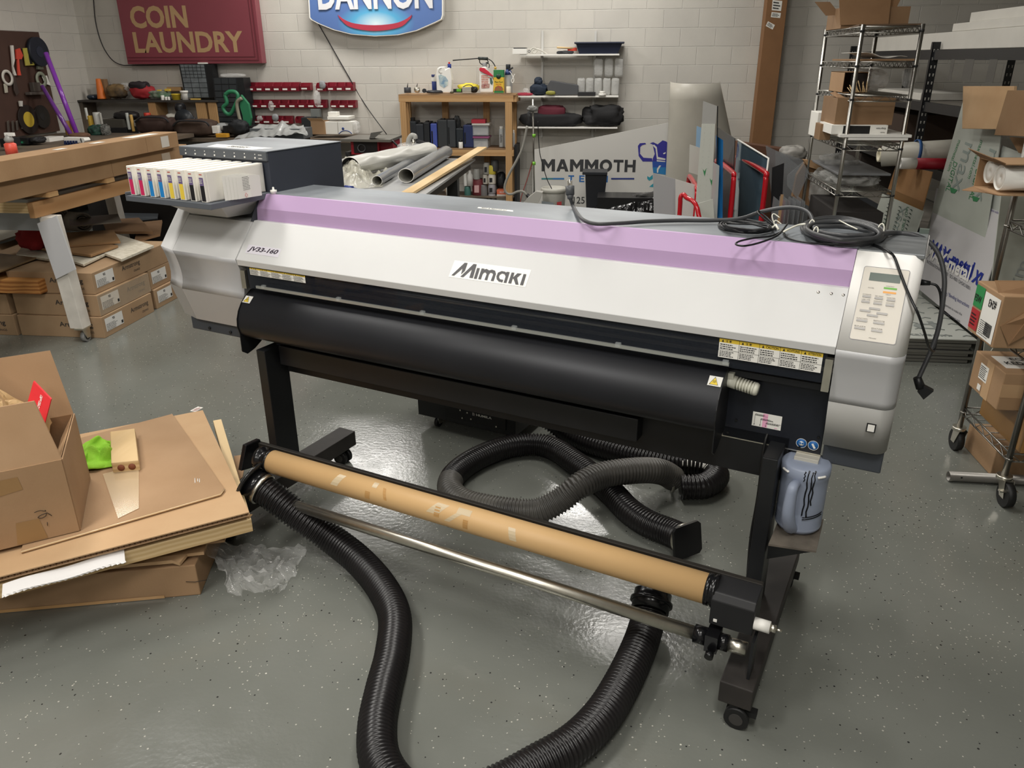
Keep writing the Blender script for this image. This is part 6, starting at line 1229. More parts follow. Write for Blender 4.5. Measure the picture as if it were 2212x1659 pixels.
# under the middle board
low = [((962, 396, 971, 424), 'white_bottle', 'd4d4cf', 'white bottle at the left under the grey table edge'), ((971, 398, 980, 425), 'white_bottle', 'c2c5c6', 'pale bottle beside the white one near the table leg'), ((1001, 375, 1008, 402), 'glue_tube', 'd8d8d4', 'white caulk tube standing under the middle board'), ((1008, 369, 1021, 402), 'white_bottle', 'd3d1cd', 'tall pale bottle behind the maroon can'),
    ((1022, 366, 1036, 388), 'steel_can', 'a3a39f', 'bare steel can on top of the maroon can'), ((1018, 388, 1045, 423), 'paint_can', '6a2b30', 'maroon paint can with torn white rim'), ((1019, 423, 1036, 436), 'blue_tin', '26355c', 'dark blue tin under the maroon can'), ((1036, 400, 1052, 438), 'grey_can', '6f6c6c', 'dull grey can right of the maroon can'),
    ((1043, 352, 1057, 377), 'glass_jar', '9b9a94', 'silver lidded jar, upper left of the stacked tins'), ((1059, 347, 1076, 370), 'dark_jar', '4a4a4b', 'dark jar with a shiny lid behind the yellow banded pot'), ((1054, 358, 1070, 377), 'lidded_pot', 'd3c24a', 'pale pot with a yellow band'), ((1042, 378, 1053, 398), 'label_can', 'bdb8ae', 'grey labelled can left of the white can'),
    ((1053, 377, 1070, 398), 'white_can', 'dcd7cd', 'white can under the yellow banded pot'), ((1053, 399, 1070, 419), 'striped_can', '98959a', 'black striped can, upper of two under the white can'), ((1053, 419, 1070, 439), 'striped_can', 'a09da0', 'black striped can, lower of two under the white can'), ((1002, 404, 1016, 432), 'green_jug', '3f6a63', 'green bottle beside the black table leg')]
for r, n_, c, l in low:
    t = thing(n_, l, n_.split('_')[1], at_(r, YG+.02)); cy('body', r, YG+.02, C(c, .3 if 'steel' in n_ else .5), parent=t, prof=[(.001, 0), (.96, 0), (1, .04), (1, .82), (.9, .9), (.9, 1), (.001, 1)] if 'bottle' not in n_ else [(.001, 0), (1, 0), (1, .7), (.5, .84), (.45, 1), (.001, 1)])
    if n_ in ('white_can', 'striped_can', 'label_can', 'paint_can', 'glass_jar'):
        w_ = r[2]-r[0]; h_ = r[3]-r[1]; wpoly([(r[0]+w_*.25, r[1]+h_*.35), (r[0]+w_*.62, r[1]+h_*.35), (r[0]+w_*.62, r[1]+h_*.8), (r[0]+w_*.25, r[1]+h_*.8)], YG+.021, C('232227', .5) if n_ != 'paint_can' else C('cfa6a6', .5), t, 'label', .003)
lump('black_bag', (1070, 372, 1092, 412), YG+.1, .15, C('202225', .5), 'black bag of parts above the orange and white tub', 'bag', seed=120)
t = thing('putty_tub', 'white tub with an orange top band at the bottom right of the shelf', 'tub', at_((1073, 410, 1093, 442), YG+.02)); bx('tub', (1073, 420, 1093, 442), YG+.02, .18, C('d8d3ca', .5), parent=t); bx('orange_band', (1073, 410, 1093, 420), YG+.02, .18, C('d8704f', .5), parent=t)
wtext('ALUM', (1079, 413, 1091, 417), YG+.019, white_paper, t)

# ---------------------------------------------------------------- wall shelves
rail = mat('white_shelf_rail', 'c9c8c4', .4, metal=.2)
for x, l in ((1172, 'left white slotted rail holding the wall shelves'), (1287, 'right white slotted rail holding the wall shelves')):
    a, c = AY(x, 67, 10.19), AY(x, 297, 10.19); MB().box(a.x-.013, 10.178, c.z, a.x+.013, 10.199, a.z).build('shelf_rail', rail, None, l, 'shelf rail')
for x0_, y_, x1_, l in ((1123, 117.5, 1338, 'top white wall shelf carrying the navy tray'), (1115, 207, 1336, 'middle white wall shelf carrying clear bags'), (1117.5, 274, 1334, 'lowest white wall shelf carrying black cloth')):
    t = thing('bracket_shelf', l, 'shelf', AY((x0_+x1_)/2, y_, 9.92)); a = AY(x0_, y_, 9.92); c = AY(x1_, y_, 9.92); MB().box(a.x, 9.92, a.z-.018, c.x, 10.175, a.z).build('board', white_plastic, t, bevel=.002)
    for x in (1172, 1287): e = AY(x, y_, 10.19); MB().slab([(e.x-.004, 9.95, a.z-.019), (e.x-.004, 10.177, a.z-.019), (e.x-.004, 10.177, a.z-.085), (e.x-.004, 10.14, a.z-.07), (e.x-.004, 9.95, a.z-.03)], (1, 0, 0), .006).build('bracket', rail, t)
YS2 = 9.95
t = thing('glue_gun_device', 'white plastic device with a coiled cord at the left of the top wall shelf', 'device', at_((1106, 104, 1140, 118), YS2)); bx('body', (1107, 105, 1138, 117), YS2-.04, .15, white_plastic, parent=t); bx('black_lid', (1109, 103, 1136, 105), YS2-.04, .15, C('222328', .5), parent=t)
MB().ring(AY(1143, 111, YS2-.02), AY(1143, 111, YS2), .016, .009, 16).build('dial', C('55575a', .4), t)
MB().tube(bez([AY(x, y, YS2) for x, y in ((1146, 110), (1150, 104), (1157, 104), (1160, 110), (1154, 115), (1150, 111), (1156, 106), (1166, 108), (1176, 113), (1182, 117))]), .008, 6).build('white_cord', C('cbc8be', .5), t)
MB().tube([AY(1203, 102.5, YS2), AY(1238, 104.5, YS2+.05)], .011, 8).build('wooden_mallet', pine, None, 'wooden tool shaft lying on the top wall shelf', 'tool'); bx('orange_tool', (1226, 103, 1246, 110), YS2+.04, .06, C('e04a32', .5), 'red orange tool beside the navy tray', 'tool')
lump('black_pliers', (1200, 109, 1242, 118), YS2-.02, .06, C('26282c', .5), 'black hand tools lying in front of the navy tray', 'tool', seed=130, rough=.6)
t = thing('navy_tray', 'navy blue plastic tray with a flared rim on the top wall shelf', 'tray', at_((1240, 89, 1348, 117), YS2))
x0, z0, x1, z1 = rect(1246, 92, 1340, 117, YS2-.02); nv = C('1e2438', .45)
MB().hexa([(x0+.03, YS2-.01, z0), (x1-.03, YS2-.01, z0), (x1-.03, 10.15, z0), (x0+.03, 10.15, z0)], [(x0-.01, YS2-.04, z1-.01), (x1+.02, YS2-.04, z1-.01), (x1+.02, 10.17, z1-.01), (x0-.01, 10.17, z1-.01)]).build('body', nv, t); MB().box(x0-.03, YS2-.06, z1-.012, x1+.045, 10.17, z1+.008).build('rim', nv, t, bevel=.006)
lump('knotted_string', (1114, 200, 1152, 208), YS2-.03, .1, mat('red_cord', 'a33245', .7, bump=.8, bs=60), 'red knotted cord at the left of the middle wall shelf', 'cord', seed=131, rough=.5); lump('clear_strip', (1128, 190, 1142, 201), YS2, .1, film, 'clear crumpled strip above the red cord', 'strip', seed=132)
t = thing('navy_bag', 'small navy blue fabric bag on the middle wall shelf', 'bag', at_((1142, 168, 1184, 206), YS2)); lump('body', (1142, 180, 1184, 207), YS2-.03, .2, C('1f2a3a', .75), parent=t, seed=133, rough=.35); lump('gathered_top', (1152, 166, 1172, 188), YS2, .12, C('1f2a3a', .75), parent=t, seed=134, rough=.5)
MB().slab([AY(x, y, YS2-.02) for x, y in ((1181, 186), (1189, 174), (1249, 184), (1249, 204), (1210, 206), (1184, 200))], (0, 1, 0), .16).build('grey_box', C('4c4d50', .5), None, 'grey angular plastic box on the middle wall shelf', 'box', bevel=.004)
bx('black_tray', (1248, 199, 1286, 207), YS2-.04, .15, C('222224', .5), 'flat black tray on the middle wall shelf', 'tray'); lump('yellow_tube', (1178, 196, 1200, 206), YS2-.06, .05, C('8d8a3c', .5), 'small dull yellow piece by the navy bag', 'part', seed=135)
bagm = mat('clear_bag_of_bottles', 'd9d9d6', .15, alpha=.45, bump=.7, bs=70)
for i in range(5): lump('clear_pack', (1246+18.5*i, 168, 1264+18.5*i, 206), YS2+.03, .14, bagm, f'clear plastic pack, {["leftmost", "second", "middle", "fourth", "rightmost"][i]} of five in the lower row', 'pack', 'clear packs on the middle shelf', seed=140+i, rough=.15, nu=16, nv=10, sq=6)
for i in range(3): lump('clear_pack', (1283+22*i, 125, 1303+22*i, 167), YS2+.04, .13, bagm, ['clear plastic pack, left one of the upper row', 'clear plastic pack, middle one of the upper row', 'clear plastic pack, right one of the upper row'][i], 'pack', 'clear packs on the middle shelf', seed=150+i, rough=.15, nu=16, nv=10, sq=6)
t = thing('tape_stack', 'two small white rolls in front of the clear packs', 'roll', at_((1293, 197, 1309, 207), YS2-.04)); cy('roll', (1293, 202, 1309, 207), YS2-.07, white_plastic, parent=t); cy('upper_roll', (1295, 197, 1307, 202), YS2-.068, white_plastic, parent=t)
lump('black_cloth', (1118, 244, 1262, 275), YS2-.03, .22, C('1b1b1d', .8), 'black cloth spread over the left of the lowest wall shelf', 'cloth', seed=160, rough=.5, sq=4); lump('black_jacket', (1255, 226, 1352, 275), YS2-.05, .22, C('161618', .75), 'bulky black jacket at the right of the lowest wall shelf', 'jacket', seed=161, rough=.6, sq=3.5)
lump('maroon_cloth', (1160, 227, 1222, 260), YS2+.0, .18, C('5a1d2b', .8), 'folded maroon cloth on the black cloth', 'cloth', seed=162, rough=.25, sq=4)

# ---------------------------------------------------------------- mammoth tech board, bin, bucket
YM = 9.7; t = thing('mammoth_tech_board', 'white sign board reading MAMMOTH TECH with a mammoth logo, leaning at the wall', 'sign', AY(1300, 440, YM))
bot = .02; P_ = [AY(1151, 324, YM+.16), AY(1470, 260, YM+.2), Vector((.66, YM, bot)), Vector((AY(1148, 440, YM).x, YM, bot))]
P_ = [AY(1151, 324, YM), AY(1470, 260, YM), Vector((AY(1470, 400, YM).x, YM, bot)), Vector((AY(1150, 400, YM).x, YM, bot))]
MB().slab(P_, (0, 1, 0), .02).build('board', mat('white_board_face', 'cbc9c4', .5), t)
GL = {'M': [[(0, 0), (0, 1), (.25, 1), (.5, .58), (.75, 1), (1, 1), (1, 0), (.75, 0), (.75, .58), (.5, .2), (.25, .58), (.25, 0)]], 'A': [[(0, 0), (.36, 1), (.5, 1), (.5, .66), (.41, .4), (.5, .4), (.5, .2), (.34, .2), (.27, 0)], [(1, 0), (.64, 1), (.5, 1), (.5, .66), (.59, .4), (.5, .4), (.5, .2), (.66, .2), (.73, 0)]],
  'T': [[(.37, 0), (.37, .78), (0, .78), (0, 1), (1, 1), (1, .78), (.63, .78), (.63, 0)]], 'H': [[(0, 0), (0, 1), (.27, 1), (.27, .61), (.73, .61), (.73, 1), (1, 1), (1, 0), (.73, 0), (.73, .39), (.27, .39), (.27, 0)]], 'E': [[(0, 0), (0, 1), (1, 1), (1, .8), (.3, .8), (.3, .6), (.9, .6), (.9, .4), (.3, .4), (.3, .2), (1, .2), (1, 0)]], 'O': [], 'C': []}
for k_, a0_, a1_ in (('O', 0, 360), ('C', 45, 315)):
    for q_ in range(20): A1, A2 = [math.radians(a0_+(a1_-a0_)*(q_+e)/20) for e in (0, 1)]; GL[k_].append([(.5+.5*math.cos(A1), .5+.52*math.sin(A1)), (.5+.5*math.cos(A2), .5+.52*math.sin(A2)), (.5+.25*math.cos(A2), .5+.27*math.sin(A2)), (.5+.25*math.cos(A1), .5+.27*math.sin(A1))])
def block(s, x0, y0, x1, y1, m):
    wd = {'M': 1.25, 'A': 1.15, 'O': 1.15, 'T': .9, 'H': 1, 'E': .8, 'C': 1, ' ': .55}; gp_ = .12; tot = sum(wd[c] for c in s)+gp_*(len(s)-1); X0, Z0, X1, Z1 = rect(x0, y0, x1, y1, YM); k = (X1-X0)/tot; x = X0; b = MB()
    for c in s:
        for pg in GL.get(c, []): b.add([(x+u*wd[c]*k, YM-.0012, Z0+v*(Z1-Z0)) for u, v in pg], [tuple(range(len(pg)))])
        x += (wd[c]+gp_)*k
    b.build('lettering', m, t)
dkt = C('37383a', .5); block('MAMMOTH', 1170, 344.5, 1373, 371, dkt)
block('T E C H', 1227.5, 379, 1313, 393.5, C('2a66a8', .5))
def lp(pts, c, n, dy=.001): wpoly([(1080+x*.2892, y*.2892) for x, y in pts], YM-dy, C(c, .5), t, n, .001)
lp([(310, 1329), (395, 1329), (395, 1341), (310, 1341)], '3f7f86', 'line'); lp([(395, 1329), (480, 1329), (480, 1341), (395, 1341)], '3573ae', 'line'); lp([(830, 1329), (1003, 1329), (1003, 1341), (830, 1341)], '2c3c7c', 'line')
wtext('125', (1239, 425, 1263, 440), YM, dkt, t); wtext('END', (1306, 425, 1342, 440), YM, dkt, t)
vb = '33308c'; cfn = ((1030, 1090), (1045, 1070), (1085, 1067), (1092, 1077), (1062, 1084), (1048, 1098), (1046, 1148), (1072, 1178), (1136, 1182), (1138, 1207), (1066, 1206), (1036, 1165))
lp(cfn, vb, 'left_tusk'); lp([(1120, 1070), (1145, 1062), (1178, 1078), (1215, 1048), (1240, 1056), (1268, 1078), (1268, 1205), (1138, 1205), (1142, 1182), (1156, 1150), (1140, 1078)], vb, 'mammoth_head'); lp([(1138, 1205), (1268, 1205), (1268, 1250), (1140, 1250)], '2a4fa0', 'mammoth_chest'); lp([(1140, 1250), (1268, 1250), (1268, 1310), (1145, 1292)], '2a78b0', 'mammoth_legs')
lp([(1100, 1315), (1118, 1325), (1140, 1305), (1142, 1335), (1115, 1350), (1100, 1336)], '2f93a6', 'mammoth_foot'); lp([(1115, 1395), (1145, 1370), (1150, 1398)], '2f93a6', 'mammoth_foot')
lp([(1138, 1085), (1152, 1080), (1172, 1100), (1180, 1172), (1236, 1185), (1234, 1196), (1172, 1190), (1162, 1110)], 'd3d1cc', 'white_tusk', .002); lp([(1170, 1195), (1235, 1204), (1234, 1210), (1172, 1206)], 'd3d1cc', 'white_trunk_line', .002); lp([(1218, 1145), (1238, 1135), (1236, 1148), (1222, 1152)], 'd3d1cc', 'white_eye', .002); lp([(1172, 1290), (1172, 1262), (1190, 1236), (1204, 1236), (1184, 1268), (1182, 1290)], 'd3d1cc', 'white_leg_line', .002)
t = thing('waste_bin', 'black slim waste bin in front of the mammoth board', 'bin', AY(1284, 450, 9.1)); x0, z0, x1, z1 = rect(1261, 376, 1308, 470, 9.1); x0 += .02
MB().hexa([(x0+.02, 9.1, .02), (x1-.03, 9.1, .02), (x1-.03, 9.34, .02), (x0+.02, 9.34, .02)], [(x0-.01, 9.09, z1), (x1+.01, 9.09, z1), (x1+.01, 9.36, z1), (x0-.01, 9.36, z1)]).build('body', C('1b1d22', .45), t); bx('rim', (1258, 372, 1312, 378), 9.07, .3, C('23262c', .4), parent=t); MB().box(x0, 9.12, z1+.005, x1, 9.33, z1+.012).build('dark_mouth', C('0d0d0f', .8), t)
t = thing('bucket', 'translucent white plastic bucket left of the black waste bin', 'bucket', AY(1195, 450, 9.2)); cy('pail', (1168, 414, 1221, 470), 9.15, mat('milky_bucket', 'c9c7bf', .35, alpha=.75), parent=t, prof=[(.001, 0), (.85, 0), (.95, .8), (.95, 1), (.9, 1), (.8, .1), (.001, .1)]); cy('rim', (1166, 409, 1223, 419), 9.14, mat('milky_bucket_rim', 'b9b7ae', .35), parent=t, prof=[(.9, 0), (1, .1), (1, .9), (.92, 1), (.88, .9), (.88, .1)])
wpoly([(1203, 437), (1213, 435), (1213, 452), (1203, 452)], 9.16, C('a83338', .5), t, 'red_label'); wpoly([(1170, 434), (1196, 438), (1196, 452), (1170, 452)], 9.16, C('8f979c', .5), t, 'grey_label')
def bagf(u, v):
    p = AY(1253+172*u, 458-46*u**.8, 8.6); h = p.z-.02*math.cos(u*5); p.z = .12+(h-.12)*(1-.55*abs(2*v-1)**3); p.y = 8.35+.5*v; n1 = mnoise.noise(Vector((u*9, v*4, 1))); n2 = mnoise.noise(Vector((u*26, v*3, 4))); p.z += .02*n1+.012*n2; p.y += .02*n2; return p
t = thing('rubbish_bag', 'glossy black rubbish bag spread beside the waste bin', 'bag', AY(1340, 460, 8.6)); b = MB(); b.grid(bagf, 70, 22); b.build('bag_sheet', mat('black_bin_film', '0f0f11', .16, bump=.4, bs=25), t)
MB().box(AY(1290, 450, 8.6).x, 8.42, .0, AY(1418, 450, 8.6).x, 8.80, .36).build('bag_bulk', C('111113', .3), t)
# tool stand
t = thing('tool_stand', 'thin chrome stand with green clips and a clamp on top', 'stand', AY(1154, 430, 9.3)); MB().cyl(AY(1154, 418, 9.3), AY(1151, 214, 9.3), .010, n=10).build('pole', chrome, t); MB().cyl(Vector((AY(1155, 425, 9.3).x, 9.3, .0)), AY(1154, 414, 9.3), .014, n=10).build('foot_sleeve', black, t)
for y in (293, 353): c = AY(1153.5, y, 9.3); MB().cyl(c-Z_*.018, c+Z_*.018, .019, n=10).build('green_clip', C('77b83a', .4), t)
lump('clamp_head', (1136, 228, 1162, 243), 9.26, .08, C('777774', .4), parent=t, seed=170, rough=.5); lump('chain_grip', (1136, 240, 1148, 274), 9.22, .05, C('242426', .5), parent=t, seed=171, rough=.4)
MB().tube(bez([AY(x, y, 9.15) for x, y in ((1139, 272), (1129, 318), (1117, 345), (1102, 372), (1093, 392), (1090, 408), (1096, 418), (1106, 419), (1118, 414), (1130, 414), (1140, 424))], 8), .014, 8).build('grey_hose', C('8e8c85', .5), t); MB().cyl(AY(1138, 420, 9.14), AY(1147, 431, 9.14), .02, .028, 10).build('hose_end', black, t)
MB().tube(bez([AY(x, y, 9.25) for x, y in ((1162, 262), (1163, 290), (1166, 330), (1174, 362), (1182, 388), (1192, 408))], 6), .005, 6).build('hanging_cable', black, None, 'thin black cable hanging down to the white bucket', 'cable')
MB().tube([AY(1151, 347, 10.15), AY(1138, 390, 10.0), AY(1126, 425, 9.9), Vector((AY(1122, 445, 9.8).x, 9.8, .006))], .006, 6).build('red_rod', C('8a3a34', .5), None, 'thin red rod leaning on the wall beside the shelf', 'rod')
MB().slab([AY(x, y, 9.0) for x, y in ((1126, 445), (1140, 428), (1158, 414), (1172, 416), (1162, 440), (1150, 460))], (0, 1, 0), .12).build('paper_cutter', C('b0aea8', .5), None, 'pale grey curved machine foot on the floor left of the bucket', 'machine')
MB().box(AY(1112, 300, 9.9).x, 9.85, 0, AY(1118, 300, 9.9).x, 10.15, .75).build('black_crate', C('26282b', .5), None, 'black upright crate just right of the wooden shelf', 'panel')

# ---------------------------------------------------------------- sheet cart and sheets
ps = mat('cloudy_plastic_sheet', 'b9b5aa', .4, alpha=.82, var=.06)
def sheetroll(u, v):
    A_ = math.pi*(1.02-1.04*u); l = AY(1447, 400, 9.0); zt2 = 1.485; z = .05+(zt2-.05)*v; xl = .60+.03*(1-v); w = .52+.42*(1-v)**1.0; x = xl+w*(.5-.5*math.cos(math.pi*u)); y = 9.05-.28*math.sin(math.pi*u)*(.6+.4*v)+.1
    return Vector((x, y, z-(0 if v < 1 else .015*math.sin(math.pi*u))))
b = MB(); b.smooth = True; b.grid(sheetroll, 30, 8); b.build('plastic_sheet', ps, None, 'tall cloudy plastic sheet curled upright beside the mammoth board', 'plastic sheet', solid=.004)
t = thing('sheet_cart', 'cart with bent red tube hoops holding acrylic and mirror sheets', 'cart', (.9, 6.3, 0))
def hoop(xf, yf, xn, yn, z, n='red_hoop'):
    pts = [Vector((xf, yf, .12)), Vector((xf, yf, z-.12)), Vector((xf, yf-.02, z-.03)), Vector((xf, yf-.10, z)), Vector((xn, yn+.10, z)), Vector((xn, yn+.02, z-.03)), Vector((xn, yn, z-.12)), Vector((xn, yn, .12))]; MB().tube(bez(pts, 6), .021, 12).build(n, red_paint, t)
hoop(1.145, 7.55, 1.20, 6.38, .89); hoop(.93, 7.3, .955, 6.36, .885); hoop(.70, 7.3, .70, 6.5, .75)
MB().box(.62, 6.35, .06, 1.26, 7.6, .12).build('cart_base', red_paint, t)
for x in (.68, 1.2):
    for y in (6.45, 7.5): MB().cyl((x-.015, y, .035), (x+.015, y, .035), .035, n=16).build('caster_wheel', rubber, t)
c = thing('small_red_trestle', 'small red tube trestle in front of the white sheets', 'trestle', AY(1480, 460, 5.9)); MB().tube(bez([Vector((AY(1468, 470, 5.9).x, 5.9, .0)), AY(1468, 462, 5.9), AY(1470, 428, 5.9), AY(1475, 421, 5.9), AY(1482, 426, 5.85), AY(1510, 468, 5.7), Vector((AY(1530, 500, 5.6).x, 5.6, .0))], 6), .017, 10).build('red_tube', red_paint, c)
def stand(name, pts, Y, m, label, th=.006, cat='sheet', n=(0, 1, 0), **k):
    P_ = [AY(x, y, Y) for x, y in pts]; zs_ = sorted(p.z for p in P_)[1]; P_ = [Vector((p.x, p.y, .002)) if p.z <= zs_ and name not in ('pale_blue_sheet', 'cutout_sheet') else p for p in P_]
    return MB().slab(P_, n, th).build(name, m, None, label, cat, **k)
mir = mat('mirror_painted_reflection', '6c8798', .05, metal=.55)  # bluish reflection of the room put into the base colour
t = thing('mirror_sheet', 'mirror sheet with a painted bluish reflection and a white edge held in the red cart', 'mirror', (1.05, 6.7, .13))
m0, m1 = AY(1594, 302, 7.45), AY(1666, 342, 6.45)
Pm = [Vector((m0.x-.005, 7.45, .13)), Vector((m1.x-.03, 6.45, .13)), Vector((m1.x-.02, 6.45, m1.z)), Vector((m0.x, 7.45, m0.z))]
MB().slab(Pm, (1, .1, 0), .006).build('glass', mir, t); b = MB(); b.tube([Pm[3], Pm[2], Pm[1]], .008, 6); b.build('white_edge', white_plastic, t)
film_g = mat('printed_film_white', 'c6c8c0', .4)
def printed(name, P4, m, th, n, label, words=(), cat='sheet', chev=6, grn='2f7a4a'):
    t = thing(name, label, cat, P4[0]); MB().slab(P4, n, th).build('panel', m, t); a, b_, c, d = [Vector(p) for p in P4]; N_ = (b_-a).cross(d-a).normalized(); N_ = N_ if N_.dot(CAMP-a) > 0 else -N_
    u = (b_-a); v = (d-a); W2, H2 = u.length, v.length; u.normalize(); v.normalize(); off = N_*(.002 if Vector(n).dot(N_) < 0 else th+.002)
    if Vector(n).dot(N_) < 0: off = N_*.002+Vector(n).normalized()*0
    mk = MB(); mg = MB(); rnd = random.Random(len(label))
    for i in range(chev):
        for j in range(int(chev*H2/W2)+1):
            o = a+u*W2*((i+.5)/chev)+v*H2*((j+.5)/(int(chev*H2/W2)+1))+off; s_ = min(W2, H2)*.035; mk.tube([o, o+u*s_*.7+v*s_*.5, o+u*s_*1.5], s_*.10, 4)
    for (s, x, y, w, h, kind) in words:
        o = a+u*W2*x+v*H2*y+off
        (uu, vv) = (u, v) if kind[0] == 'h' else (v, -u)
        if N_.dot(uu.cross(vv)) < 0: vv = -vv
        tgt = mg if kind[-1] == 'g' else mk; text_into(tgt, s, o, uu, vv, w, h, bold=.01, lift=0)
    mk.build('grey_print', mat('film_print_grey', '8a8f8c', .6), t)
    if mg.v: mg.build('green_print', C(grn, .6), t)
    return t
sx0, sx1 = AY(1508, 440, 6.3), AY(1542, 440, 6.3); zt3 = AY(1531, 268, 6.3).z; zt4 = AY(1518, 218, 6.3).z
t = printed('film_strip_sheet', [(sx0.x-.015, 6.3, .13), (sx1.x, 6.3, .13), (AY(1545, 268, 6.3).x, 6.3, zt3), (AY(1516, 266, 6.3).x, 6.3, zt3)], film_g, .006, (0, 1, 0), 'tall narrow white panel with green chevrons and printed film in the cart', chev=3)
MB().slab([AY(1516, 268, 6.306), AY(1546, 268, 6.306), AY(1549, 229, 6.306), AY(1519, 218, 6.306)], (0, 1, 0), .004).build('upper_grey_part', C('a8a7a4', .4), t); MB().slab([AY(1545, 470, 6.3), AY(1549, 229, 6.3), AY(1549, 229, 6.5), AY(1546, 470, 6.5)], (1, 0, 0), .008).build('black_edge', C('17181a', .4), t)
for x, y in ((1522, 365), (1537, 385)): wpoly([(x-4, y), (x, y+5), (x+4, y-2), (x, y+16)], 6.299, C('3a8a55', .5), t, 'green_chevron')
dk = C('232326', .3)
MB().slab([Vector((.93, 7.75, .13)), Vector((1.02, 6.6, .13)), AY(1587, 299, 6.6), AY(1551, 276, 7.75)], (1, 0, 0), .006).build('black_sheet', dk, None, 'tall dark sheet behind the blue film sheet in the cart', 'sheet')
t = thing('blue_sheet', 'narrow bright blue film covered sheet in the cart', 'sheet', (.84, 6.6, .13)); MB().slab([AY(1550, 470, 6.35), AY(1561, 478, 6.3), AY(1562, 303, 6.3), AY(1547, 293, 6.4)], (0, 1, 0), .02).build('sheet', mat('blue_film', '2f7fc4', .25, var=.1), t)
stand('clear_sheet', ((1540, 470), (1557, 476), (1554, 358), (1541, 350)), 6.25, mat('frosted_clear', 'c6c9c8', .2, alpha=.6), 'frosted clear sheet in front of the blue sheet')
stand('cutout_sheet', ((1488, 372), (1514, 380), (1514, 320), (1490, 312)), 7.4, film_g, 'white cut-out panel behind the chevron strip'); stand('pale_blue_sheet', ((1503, 320), (1515, 326), (1515, 276), (1505, 272)), 7.5, C('8fb0cc', .3), 'pale blue panel left of the chevron strip')
stand('grey_sheet', ((1411, 374), (1459, 387), (1470, 470), (1421, 470)), 6.9, C('a3a4a6', .5), 'light grey stiff sheet leaning left of the white one', .008); stand('white_sheet', ((1459, 387), (1504, 400), (1504, 478), (1469, 474)), 6.6, C('c9c7c3', .5), 'white stiff sheet leaning behind the small red frame', .008)
stand('foam_board', ((1507, 440), (1540, 430), (1570, 478), (1510, 480)), 6.15, film_g, 'offcut with printed film at the foot of the chevron panel')
stand('clear_sheet', ((1591, 372), (1597, 410), (1600, 480), (1593, 480)), 6.3, clear, 'narrow clear sheet between the two red hoops')
acr = mat('smoky_acrylic', '8f9295', .08, alpha=.4)
for P4, Y, m, l in ((((1668, 362), (1694, 352), (1697, 480), (1676, 480)), 6.5, dk, 'dark sheet just right of the mirror'), (((1654, 314), (1694, 334), (1750, 378), (1760, 440), (1700, 420), (1662, 380)), 7.2, acr, 'large smoky acrylic sheet right of the mirror'), (((1675, 325), (1735, 345), (1742, 440), (1690, 460)), 6.9, acr, 'hazy acrylic sheet leaning beside the opened carton')): stand('acrylic_sheet', P4, Y, m, l, .005)
t = thing('acrylic_display', 'clear acrylic display box with vertical dividers behind the coiled cord', 'display box', AY(1720, 480, 5.9))
for x in (1684, 1698, 1706, 1718, 1728, 1738): p = AY(x, 440, 5.9); MB().box(p.x, 5.9, .55, p.x+.004, 6.15, AY(x, 436, 5.9).z).build('divider', acr, t)
MB().box(AY(1682, 440, 5.9).x, 5.9, 0, AY(1742, 440, 5.9).x, 6.15, .55).build('base', C('77716a', .5), t); MB().box(AY(1684, 440, 5.9).x, 5.895, .55, AY(1690, 440, 5.9).x, 5.9, AY(1684, 420, 5.9).z).build('brown_edge', card, t)
t = thing('opened_carton', 'opened brown carton wrapped in bubble wrap leaning behind the printer', 'box', AY(1750, 450, 6.4))
MB().slab([AY(x, y, 6.45) for x, y in ((1712, 425), (1722, 378), (1740, 350), (1788, 366), (1772, 402), (1748, 446))], (0, 1, 0), .06).build('body', card_dark, t); MB().slab([AY(x, y, 6.4) for x, y in ((1735, 345), (1752, 346), (1790, 362), (1798, 372), (1783, 372), (1746, 360))], (0, 1, 0), .05).build('flap', card, t)
MB().slab([AY(x, y, 6.38) for x, y in ((1700, 380), (1735, 350), (1748, 372), (1722, 430), (1700, 400))], (0, 1, 0), .01).build('clear_window', acr, t)
lump('bubble_wrap', (1752, 362, 1800, 452), 6.3, .12, bubble, parent=t, seed=180, rough=.3, nu=60, nv=40)
MB().slab([AY(1593, 308, 7.9), AY(1742, 330, 7.9), Vector((AY(1742, 330, 7.9).x, 7.9, 0)), Vector((AY(1593, 308, 7.9).x, 7.9, 0))], (0, 1, 0), .25).build('long_brown_box', C('5c3c2a', .7), None, 'long dark brown box along the back wall beside the tall carton', 'box')
lump('crumpled_sheeting', (1690, 316, 1752, 350), 7.62, .3, mat('grey_foam_sheeting', '9c9993', .6, alpha=.9), 'grey crumpled foam sheeting above the opened carton', 'sheeting', seed=182, rough=.4)
t = thing('tall_carton', 'very tall narrow brown carton standing against the back wall, labels near its top', 'box', (1.76, 10.0, 0)); MB().box(AY(1640, 160, 9.98).x, 9.98, 0, AY(1683, 160, 9.98).x, 10.18, 2.75).build('body', mat('brown_tall_card', '85603f', .75, var=.08), t, bevel=.004)
for P4 in (((1669, 0), (1690, 2), (1687, 24), (1667, 22)), ((1667, 26), (1687, 28), (1685, 39), (1665, 37)), ((1659, 46), (1674, 54), (1669, 64), (1654, 56))):
    wpoly(P4, 9.979, white_paper, t, 'label', .001); b = MB(); (x0, y0), (x1, y1), (x2, y2), (x3, y3) = P4; a = AY(x3+2, y3-2, 9.977); c = AY(x2-2, y2-2, 9.977); d = (c-a); b2 = AY(x0+2, y0+2, 9.977)-a; fine_print(b, a, d, b2, d.length, b2.length, 3, fill=.5); b.build('label_print', ink_black, t)
